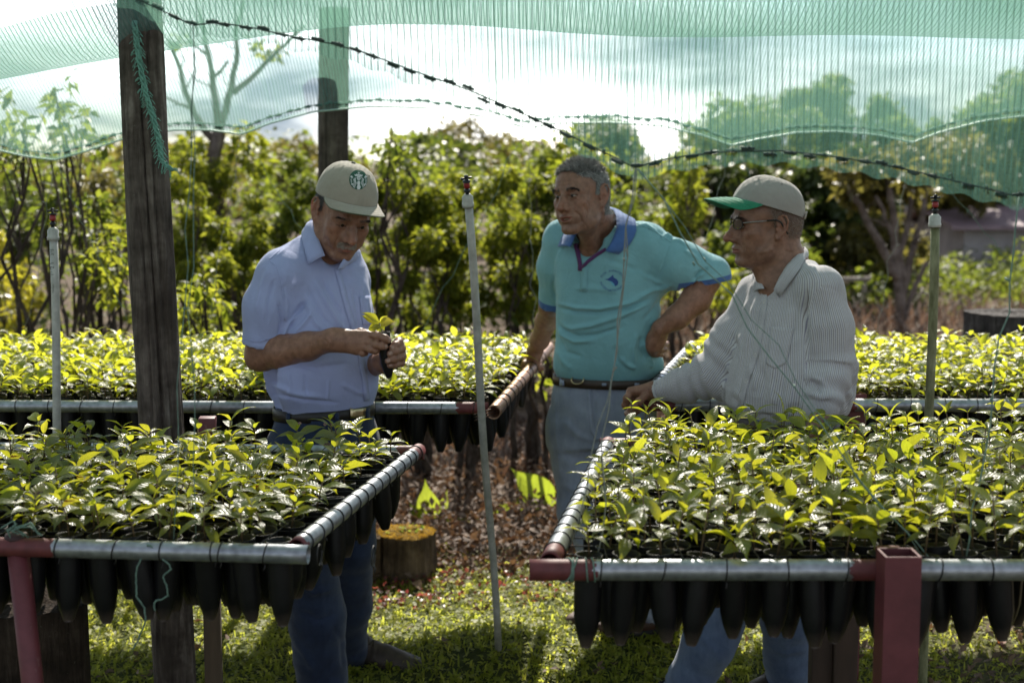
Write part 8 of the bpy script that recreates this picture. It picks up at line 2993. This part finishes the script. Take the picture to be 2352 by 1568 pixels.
def man_three():
    root = person("man in beige cap with green brim, glasses and striped long-sleeved shirt", at(1790, 1590, 4.08))
    H = Head(at(1762, 513, 3.98), -82, 3.0, 0, 0.945, lids=0.55, nose=1.12, hump=0.0035, jaw=0.96, chin=1.05, ear=1.12)
    T = trunk([(606, 1778, 1868, 4.00), (630, 1762, 1895, 3.99), (660, 1740, 1915, 3.98), (710, 1716, 1930, 3.97), (770, 1702, 1938, 3.96), (840, 1690, 1946, 3.95), (900, 1676, 1942, 3.95), (935, 1680, 1930, 3.95), (958, 1698, 1910, 3.95), (985, 1702, 1905, 3.95)], 0.66, -58)
    LS, RS, NB = A3((1888, 662, 3.83), (1738, 678, 4.13), (1805, 612, 3.98))
    lo = np.array([at(1415, 400, 4.2)[0], 3.66, at(1800, 1010, 4.0)[2]]); hi = np.array([at(1980, 400, 3.9)[0], 4.34, at(1800, 405, 4.0)[2]])
    F = Field(lo, hi, 0.0023)
    H.build(F)
    nk = H.w((0, 0.022, -0.050))
    F.add(Cap(nk, NB, 0.058, 0.066), 0.025)
    F.add(Cap(H.w((0, -0.035, -0.085)), at(1768, 650, 3.97), 0.030, 0.030), 0.03)
    F.add(Ell(at(1790, 680, 3.97), (0.05, 0.065, 0.07)), 0.04)
    F.add(Cap(NB - np.array([0, 0, 0.03]), RS, 0.04, 0.036), 0.03); F.add(Cap(NB - np.array([0, 0, 0.03]), LS, 0.04, 0.036), 0.03)
    R_el, R_wr = A3((1640, 858, 4.12), (1505, 897, 4.20))
    L_el, L_wr = A3((1908, 835, 3.82), (1882, 965, 3.73))
    F.chain([RS, at(1690, 760, 4.13), R_el, R_wr], [0.04, 0.04, 0.038, 0.0285], 0.02)
    F.chain([LS, L_el, L_wr], [0.04, 0.038, 0.028], 0.02)
    K = A3((1449, 898, 4.195), (1452, 903, 4.21), (1456, 908, 4.225), (1462, 911, 4.24))
    for w_, k_ in zip(A3((1497, 893, 4.195), (1497, 896, 4.20), (1497, 899, 4.21), (1498, 902, 4.215)), K): F.add(Cap(w_, k_, 0.0195, 0.0135), 0.013)
    finger(F, A3((1449, 898, 4.195), (1440, 914, 4.185), (1436, 930, 4.195), (1441, 938, 4.22)), 0.0112)
    finger(F, A3((1452, 903, 4.21), (1445, 924, 4.20), (1449, 942, 4.21), (1457, 951, 4.225)), 0.0110)
    finger(F, A3((1458, 908, 4.225), (1455, 930, 4.215), (1466, 944, 4.225)), 0.0105)
    finger(F, A3((1464, 910, 4.24), (1464, 932, 4.24), (1474, 940, 4.25)), 0.0095)
    th = A3((1484, 907, 4.185), (1468, 922, 4.165), (1453, 937, 4.165), (1441, 949, 4.172))
    finger(F, th, 0.0122)
    # left hand, half hidden behind the leaves
    lh = A3((1882, 965, 3.73), (1870, 1000, 3.70), (1862, 1030, 3.69))
    F.add(Cap(lh[0], lh[1], 0.027, 0.026), 0.015)
    for dx in (-14, -5, 4, 12): finger(F, [lh[1] + np.array([dx / 830, 0, 0]), lh[2] + np.array([dx / 800, 0.0, 0]), lh[2] + np.array([dx / 780, 0.012, -0.03])], 0.0105)
    s_ = 0.57422 / 3.485
    c3 = lambda pts: [(2780 * 0.57422 + x * s_, 700 * 0.57422 + y * s_) for x, y in pts]
    st = [(c3([(600, 960), (650, 1010), (650, 1070)]), 2.2, -0.002), (c3([(660, 950), (690, 1010), (690, 1060)]), 1.6, -0.0012), (c3([(620, 700), (690, 740), (720, 790)]), 1.0, -0.0009), (c3([(620, 680), (720, 700)]), 1.0, -0.0008), (c3([(610, 720), (650, 770), (670, 820)]), 1.0, -0.0008),
          (c3([(870, 1080), (1000, 1060), (1080, 1000)]), 6, 0.003), (c3([(1240, 1050), (1380, 1075)]), 2, -0.0018), (c3([(580, 620), (700, 650)]), 1.5, -0.001), (c3([(540, 870), (590, 900), (600, 940)]), 2.2, -0.0018)]
    hair = lambda x, y, z: np.clip((y - np.where(z > -0.01, -0.012 - 0.25 * (z - 0.0), 0.030)) / 0.014, 0, 1) * np.clip((z + 0.062) / 0.03, 0, 1)
    ear = lambda x, y, z: ((np.abs(x) > 0.077 + 0.30 * np.clip(y - 0.0, 0, 1)) & (y > -0.012) & (y < 0.055) & (z < 0.028) & (z > -0.055))
    h2 = lambda x, y, z: hair(x, y, z) * (1 - ear_mask(x, y, z)) * 0.62
    V, Q = make_body(root, F, H, SKIN_RGB[3], h2, (0.10, 0.075, 0.060), st, 0.08)
    H.eyes(root, 0)
    rng = np.random.default_rng(23)
    brows(H, V, Q, None, root, M_HAIR_D, rng, 500, 0.008, (0.0, 0.3))
    x, y, z = H.local(V).T
    P, N = scatter(V, Q, (h2(x, y, z) > 0.3) & (z < 0.075), 9000, rng)
    keep = rng.random(len(P)) * 0.62 < h2(*H.local(P).T) ** 1.5
    P, N = P[keep], N[keep]
    D = np.stack([0 * P[:, 0], 0.4 + 0 * P[:, 0], -0.7 + 0 * P[:, 0]], 1) @ H.R.T
    S = strands(P, N, D, 0.0042, 0.00045, rng.uniform(0.0, 0.7, len(P)), rng, 0.3, 0.5)
    part("hair", S[0], S[1], M_HAIR_W, root, attrs={"shade": S[2]})
    nail(root, th[-2], th[-1], np.array([-0.2, -1.0, 0.4]), 0.0104, M_NAIL)
    # striped shirt
    M = stripe_mat()
    aL = A3((1888, 664, 3.83), (1905, 750, 3.815), (1908, 838, 3.81), (1888, 935, 3.755)); aR = A3((1740, 688, 4.12), (1690, 785, 4.11), (1640, 860, 4.12), (1570, 884, 4.165), (1513, 897, 4.195))
    prims = [T, Cap(aL[0], aL[2], 0.09, 0.09), Cap(aL[2], aL[3], 0.09, 0.09), Cap(aR[0], aR[2], 0.1, 0.1), Cap(aR[2], aR[4], 0.08, 0.08)]
    lo, hi = bounds(prims, 0.02)
    F = Field(lo, hi, 0.0040)
    F.add(T, 0)
    for S_ in (RS, LS): F.add(Cap(NB - np.array([0, 0, 0.03]), S_, 0.052, 0.056), 0.045)
    F.chain(aL, [0.060, 0.0630, 0.0600, 0.0500], 0.022)
    F.chain(aR, [0.066, 0.072, 0.066, 0.048, 0.036], 0.03)
    dR = (aR[4] - aR[3]) / np.linalg.norm(aR[4] - aR[3])
    F.sub(Cap(aR[4] + dR * 0.062, aR[4] + dR * 0.15, 0.060, 0.06), 0.001)
    F.sub(Cap(aR[4] - dR * 0.02, aR[4] + dR * 0.1, 0.030, 0.032), 0.002)
    F.sub(Cap(nk, NB + np.array([0, 0, -0.012]), 0.064, 0.064), 0.005)
    F.sub(Cap(at(1768, 636, 3.93), at(1757, 682, 3.90), 0.040, 0.007), 0.005)
    V, Q = F.mesh(); V = relax(V, Q, 2)
    N = vnormals(V, Q)
    tz = np.interp(V[:, 2], T.S[:, 0], T.S[:, 0])
    u, w, rx, ry = T.local(V[:, 0], V[:, 1], V[:, 2])
    trunk_s = np.arctan2(w / ry, u / rx) * 0.165
    sL, dL, tL = arm_coord(V, aL)
    sR, dR_, tR = arm_coord(V, aR)
    onL = (dL < 0.085) & (V[:, 1] < np.interp(V[:, 2], [LS[2] - 0.35, LS[2] - 0.05, LS[2] + 0.02], [3.86, 3.86, 3.82])) & (pix(V)[:, 0] > np.interp(pix(V)[:, 1], [640, 680, 760, 960], [1905, 1868, 1850, 1846]))
    onR = (dR_ < 0.11) & (pix(V)[:, 0] < np.interp(pix(V)[:, 1], [680, 760, 900], [1728, 1704, 1668]))
    stripe = np.where(onL, sL, np.where(onR, sR, trunk_s))
    Ltot = tR.max()
    stripe = np.where(onR & (tR > Ltot - 0.062), tR, stripe)
    # gathers across the bent far sleeve and above the near cuff
    V = V + N * (wander(V, 51, 0.0020, 0.2, 8, (1.2, 1.2, 0.6)) + wander(V, 52, 0.0010, 0.06, 8))[:, None]
    ph = wander(V, 53, 1.3, 0.2, 6)
    V = V + N * ((0.0050 * onR * np.clip((tR - 0.12) / 0.08, 0, 1) * np.clip((Ltot - 0.05 - tR) / 0.05, 0, 1)) * np.sin(tR * 2 * math.pi / 0.045 + ph + sR * 14))[:, None]
    V = V + N * ((0.0045 * onL * np.clip((tL - 0.16) / 0.05, 0, 1)) * np.sin(tL * 2 * math.pi / 0.055 + ph * 1.2 + sL * 12))[:, None]
    s_ = 0.57422 / 1.42556
    c6 = lambda pts: [(2600 * 0.57422 + x * s_, 680 * 0.57422 + y * s_) for x, y in pts]
    st = [(c6([(900, 680), (880, 780), (890, 900), (905, 1010)]), 5, -0.013), (c6([(620, 690), (580, 830), (560, 960), (540, 1080)]), 5, 0.0055), (c6([(650, 720), (620, 850), (595, 960)]), 5, -0.004), (c6([(590, 640), (570, 720), (540, 800)]), 5, 0.005),
          (c6([(700, 760), (690, 880), (700, 990)]), 7, -0.003), (c6([(780, 700), (800, 800), (790, 930)]), 8, 0.003), (c6([(560, 1100), (600, 1180), (590, 1260)]), 7, 0.005), (c6([(640, 1120), (650, 1230), (640, 1330)]), 6, -0.005), (c6([(700, 1100), (690, 1230), (700, 1340)]), 6, 0.005),
          (c6([(770, 1120), (750, 1250), (740, 1370)]), 6, -0.005), (c6([(830, 1150), (810, 1260), (790, 1370)]), 6, 0.0055), (c6([(870, 1240), (850, 1330), (820, 1400)]), 5, -0.005), (c6([(480, 1240), (540, 1330), (600, 1390)]), 6, 0.005), (c6([(470, 1290), (520, 1350), (580, 1400)]), 4, -0.004),
          (c6([(905, 1200), (960, 1230), (980, 1280)]), 5, -0.007), (c6([(920, 1180), (980, 1200), (1010, 1250)]), 5, 0.006), (c6([(900, 1270), (970, 1300), (1040, 1290)]), 6, 0.005), (c6([(930, 760), (920, 900), (930, 1050)]), 7, 0.004), (c6([(1000, 720), (1010, 880), (1000, 1040)]), 7, -0.003),
          (c6([(1090, 760), (1110, 900), (1110, 1060)]), 6, 0.003), (c6([(905, 560), (940, 600), (950, 660)]), 3, 0.003), (c6([(970, 665), (1030, 670), (1080, 700)]), 2.0, -0.002), (c6([(480, 950), (500, 1030), (490, 1090)]), 5, -0.007), (c6([(510, 930), (525, 1010), (510, 1100)]), 5, 0.005), (c6([(600, 1390), (700, 1405), (830, 1420)]), 5, -0.006)]
    V = sculpt(V, Q, st)
    sh = part("striped_shirt", V, Q, M, root, attrs={"stripe": stripe})
    sf = Surf(V, Q)
    def cstripe(G):
        r, c, _ = G.shape
        return np.repeat(np.linspace(0, 0.055, r)[:, None], c, 1)
    collar(sh, [(1822, 576, 4.07), (1845, 569, 4.05), (1846, 572, 3.98), (1829, 588, 3.925), (1808, 613, 3.895), (1789, 643, 3.885), (1777, 665, 3.885)], [(1822, 600, 4.10), (1850, 585, 4.07), (1855, 598, 3.97), (1840, 622), (1822, 646), (1795, 683)], sf, M, attr=cstripe)
    collar(sh, [(1742, 628, 4.02), (1748, 642, 3.97), (1758, 664, 3.92)], [(1734, 632, 4.05), (1731, 650, 4.0), (1737, 672)], sf, M, attr=cstripe)
    line = np.array(c6([(650, 695), (655, 750), (634, 902), (604, 1055), (552, 1200), (515, 1350)]), float)
    tt = np.gradient(line, axis=0); tt /= np.linalg.norm(tt, axis=1, keepdims=True)
    nr = np.stack([-tt[:, 1], tt[:, 0]], 1) * 6.5
    V_, F_ = drape(sf, line - nr, line + nr, 7, 40, 0.001, 0.0016)
    cst = np.concatenate([np.repeat(np.linspace(0, 0.030, 7), 40)] * 2)
    part("placket", V_, F_, M, sh, attrs={"stripe": cst})
    MB_ = simple("pearl_button", (0.60, 0.57, 0.52), 0.3, 0.05)
    for p_ in c6([(655, 750), (634, 902), (604, 1055), (552, 1203), (517, 1350)]): button(sh, sf, *p_, MB_, 0.0060)
    V_, F_ = drape(sf, c6([(690, 892), (822, 905)]), c6([(662, 1105), (710, 1136), (780, 1100)]), 14, 10, 0.0008, 0.0015)
    part("pocket", V_, F_, M, sh, attrs={"stripe": np.concatenate([np.tile(np.linspace(0, 0.072, 10), 14)] * 2)})
    # jeans, belt, shoes
    J = denim_mat("mid_blue_denim", (0.060, 0.088, 0.160), (0.165, 0.215, 0.320), 0.6)
    P_ = trunk([(950, 1700, 1906, 3.95), (990, 1696, 1912, 3.95), (1050, 1690, 1915, 3.95), (1110, 1692, 1912, 3.95)], 0.72, -58)
    lg = [(A3((1848, 1070, 3.88), (1815, 1290, 3.93), (1806, 1420, 4.02), (1811, 1568, 4.13)), [0.092, 0.077, 0.071, 0.071]), (A3((1762, 1070, 3.98), (1690, 1330, 3.92), (1630, 1470, 3.95), (1560, 1625, 4.02)), [0.092, 0.077, 0.072, 0.070])]
    st = [([(1800, 1400), (1806, 1480), (1812, 1560)], 2.4, 0.003), ([(1760, 1480), (1800, 1500), (1850, 1490)], 7, 0.004), ([(1600, 1450), (1650, 1500), (1660, 1540)], 8, 0.006), ([(1650, 1420), (1690, 1450)], 6, -0.005), ([(1765, 1430), (1785, 1470)], 6, -0.004)]
    j, V, Q = legs(root, P_, lg, J, st)
    bl = loft_ring(P_, at(1800, 985, 3.95)[2], at(1800, 957, 3.95)[2], 0.003, lambda f: 0, 80, 3, 0.004)
    part("belt", bl[0], bl[1], M_BELT_BR, root)
    shoe("shoe", root, np.array([at(1822, 1570, 4.16)[0], 4.20, 0]), (-0.75, -0.66), 0.1, (M_SHOE, M_SOLE, M_LACE), 0.28, 0.048)
    shoe("shoe", root, np.array([at(1570, 1620, 4.05)[0], 4.05, 0]), (-0.80, -0.60), 0.1, (M_SOLE, M_SOLE, M_LACE), 0.28, 0.048)
    # glasses
    M_FR = simple("glasses_frame", (0.03, 0.028, 0.028), 0.3, 0.1, metallic=0.6)
    M_AR = simple("glasses_temple", (0.30, 0.29, 0.28), 0.3, 0.2, metallic=1.0)
    LN = Mat("dark_lens")
    LNm = LN.done(LN.bsdf((0.018, 0.020, 0.016), 0.06, None, 0, 0.9))
    g = empty("glasses", tuple(H.w((0, -0.10, 0.0))))
    g.parent = root
    g.location = tuple(H.w((0, -0.10, 0.0)) - WORLD[root])
    for q in (-1, 1):
        pts = []
        for a in np.linspace(0, 2 * math.pi, 25):
            cx, cz = math.cos(a), math.sin(a)
            ex = 0.024 * np.sign(cx) * abs(cx) ** 0.7; ez = 0.0150 * np.sign(cz) * abs(cz) ** 0.7
            xx = q * 0.033 + ex
            pts.append((xx, -0.1065 + 4.2 * xx * xx, 0.005 + ez))
        pts = np.array(pts)
        V_, F_ = tube(H.w(pts), 0.0011, 6)
        rim = part("rim", V_, F_, M_FR, g)
        ctr = pts[:-1].mean(0)
        lv = np.concatenate([pts[:-1], pts[:-1] + np.array([0, 0.0016, 0]), [ctr + np.array([0, -0.003, 0])], [ctr + np.array([0, 0.0016, 0])]])
        n = len(pts) - 1
        lf = [(i, (i + 1) % n, 2 * n) for i in range(n)] + [(n + (i + 1) % n, n + i, 2 * n + 1) for i in range(n)]
        part("lens", H.w(lv), lf, LNm, g)
        tm = np.array([(q * 0.059, -0.092, 0.008), (q * 0.068, -0.080, 0.0095), (q * 0.074, -0.055, 0.0105), (q * 0.0775, -0.025, 0.0115)])
        V_, F_ = tube(H.w(tm), [0.0018, 0.0020, 0.0020, 0.0016], 8)
        part("temple", V_, F_, M_AR, g)
        tm = np.array([(q * 0.0775, -0.025, 0.0115), (q * 0.0805, 0.002, 0.0120), (q * 0.083, 0.014, 0.006), (q * 0.084, 0.034, -0.030)])
        V_, F_ = tube(H.w(tm), 0.0022, 8)
        part("temple_tip", V_, F_, M_FR, g)
    V_, F_ = tube(H.w(np.array([(-0.011, -0.1035, 0.006), (-0.004, -0.110, 0.009), (0.004, -0.110, 0.009), (0.011, -0.1035, 0.006)])), 0.0012, 6)
    part("bridge", V_, F_, M_FR, g)
    # cap
    C = cloth_mat("stone_cap_twill", (0.335, 0.300, 0.275), weave=900, var=0.07, trans=0.05)
    GR = cloth_mat("green_brim_twill", (0.018, 0.200, 0.105), weave=900, var=0.12, trans=0.03)
    cap, W = make_cap(H, root, C, GR, GR, tilt=-19, zrim=0.043, brim_len=0.080, brim_w=66, droop=0.030, h0=0.094, brim_up=-0.22, puff=1.035, button_mat=simple("cap_button_tan", (0.42, 0.34, 0.14), 0.8), dents=((0.75, 0.6, 0.5, 0.25, -0.045), (0.5, 0.85, 0.6, 0.10, 0.03), (2.4, 0.5, 0.5, 0.3, 0.012)))
    Vc = np.array([v.co[:] for v in cap.data.vertices]) + WORLD[cap]
    return root, H, cap

# ------------------------------------------------------------------ put the place together
build_ground()
build_far_houses()
build_nets()
build_posts()
build_plants()
build_benches()
build_risers()
build_strings()
man_one()
man_two()
man_three()
held_seedling()
build_turf()
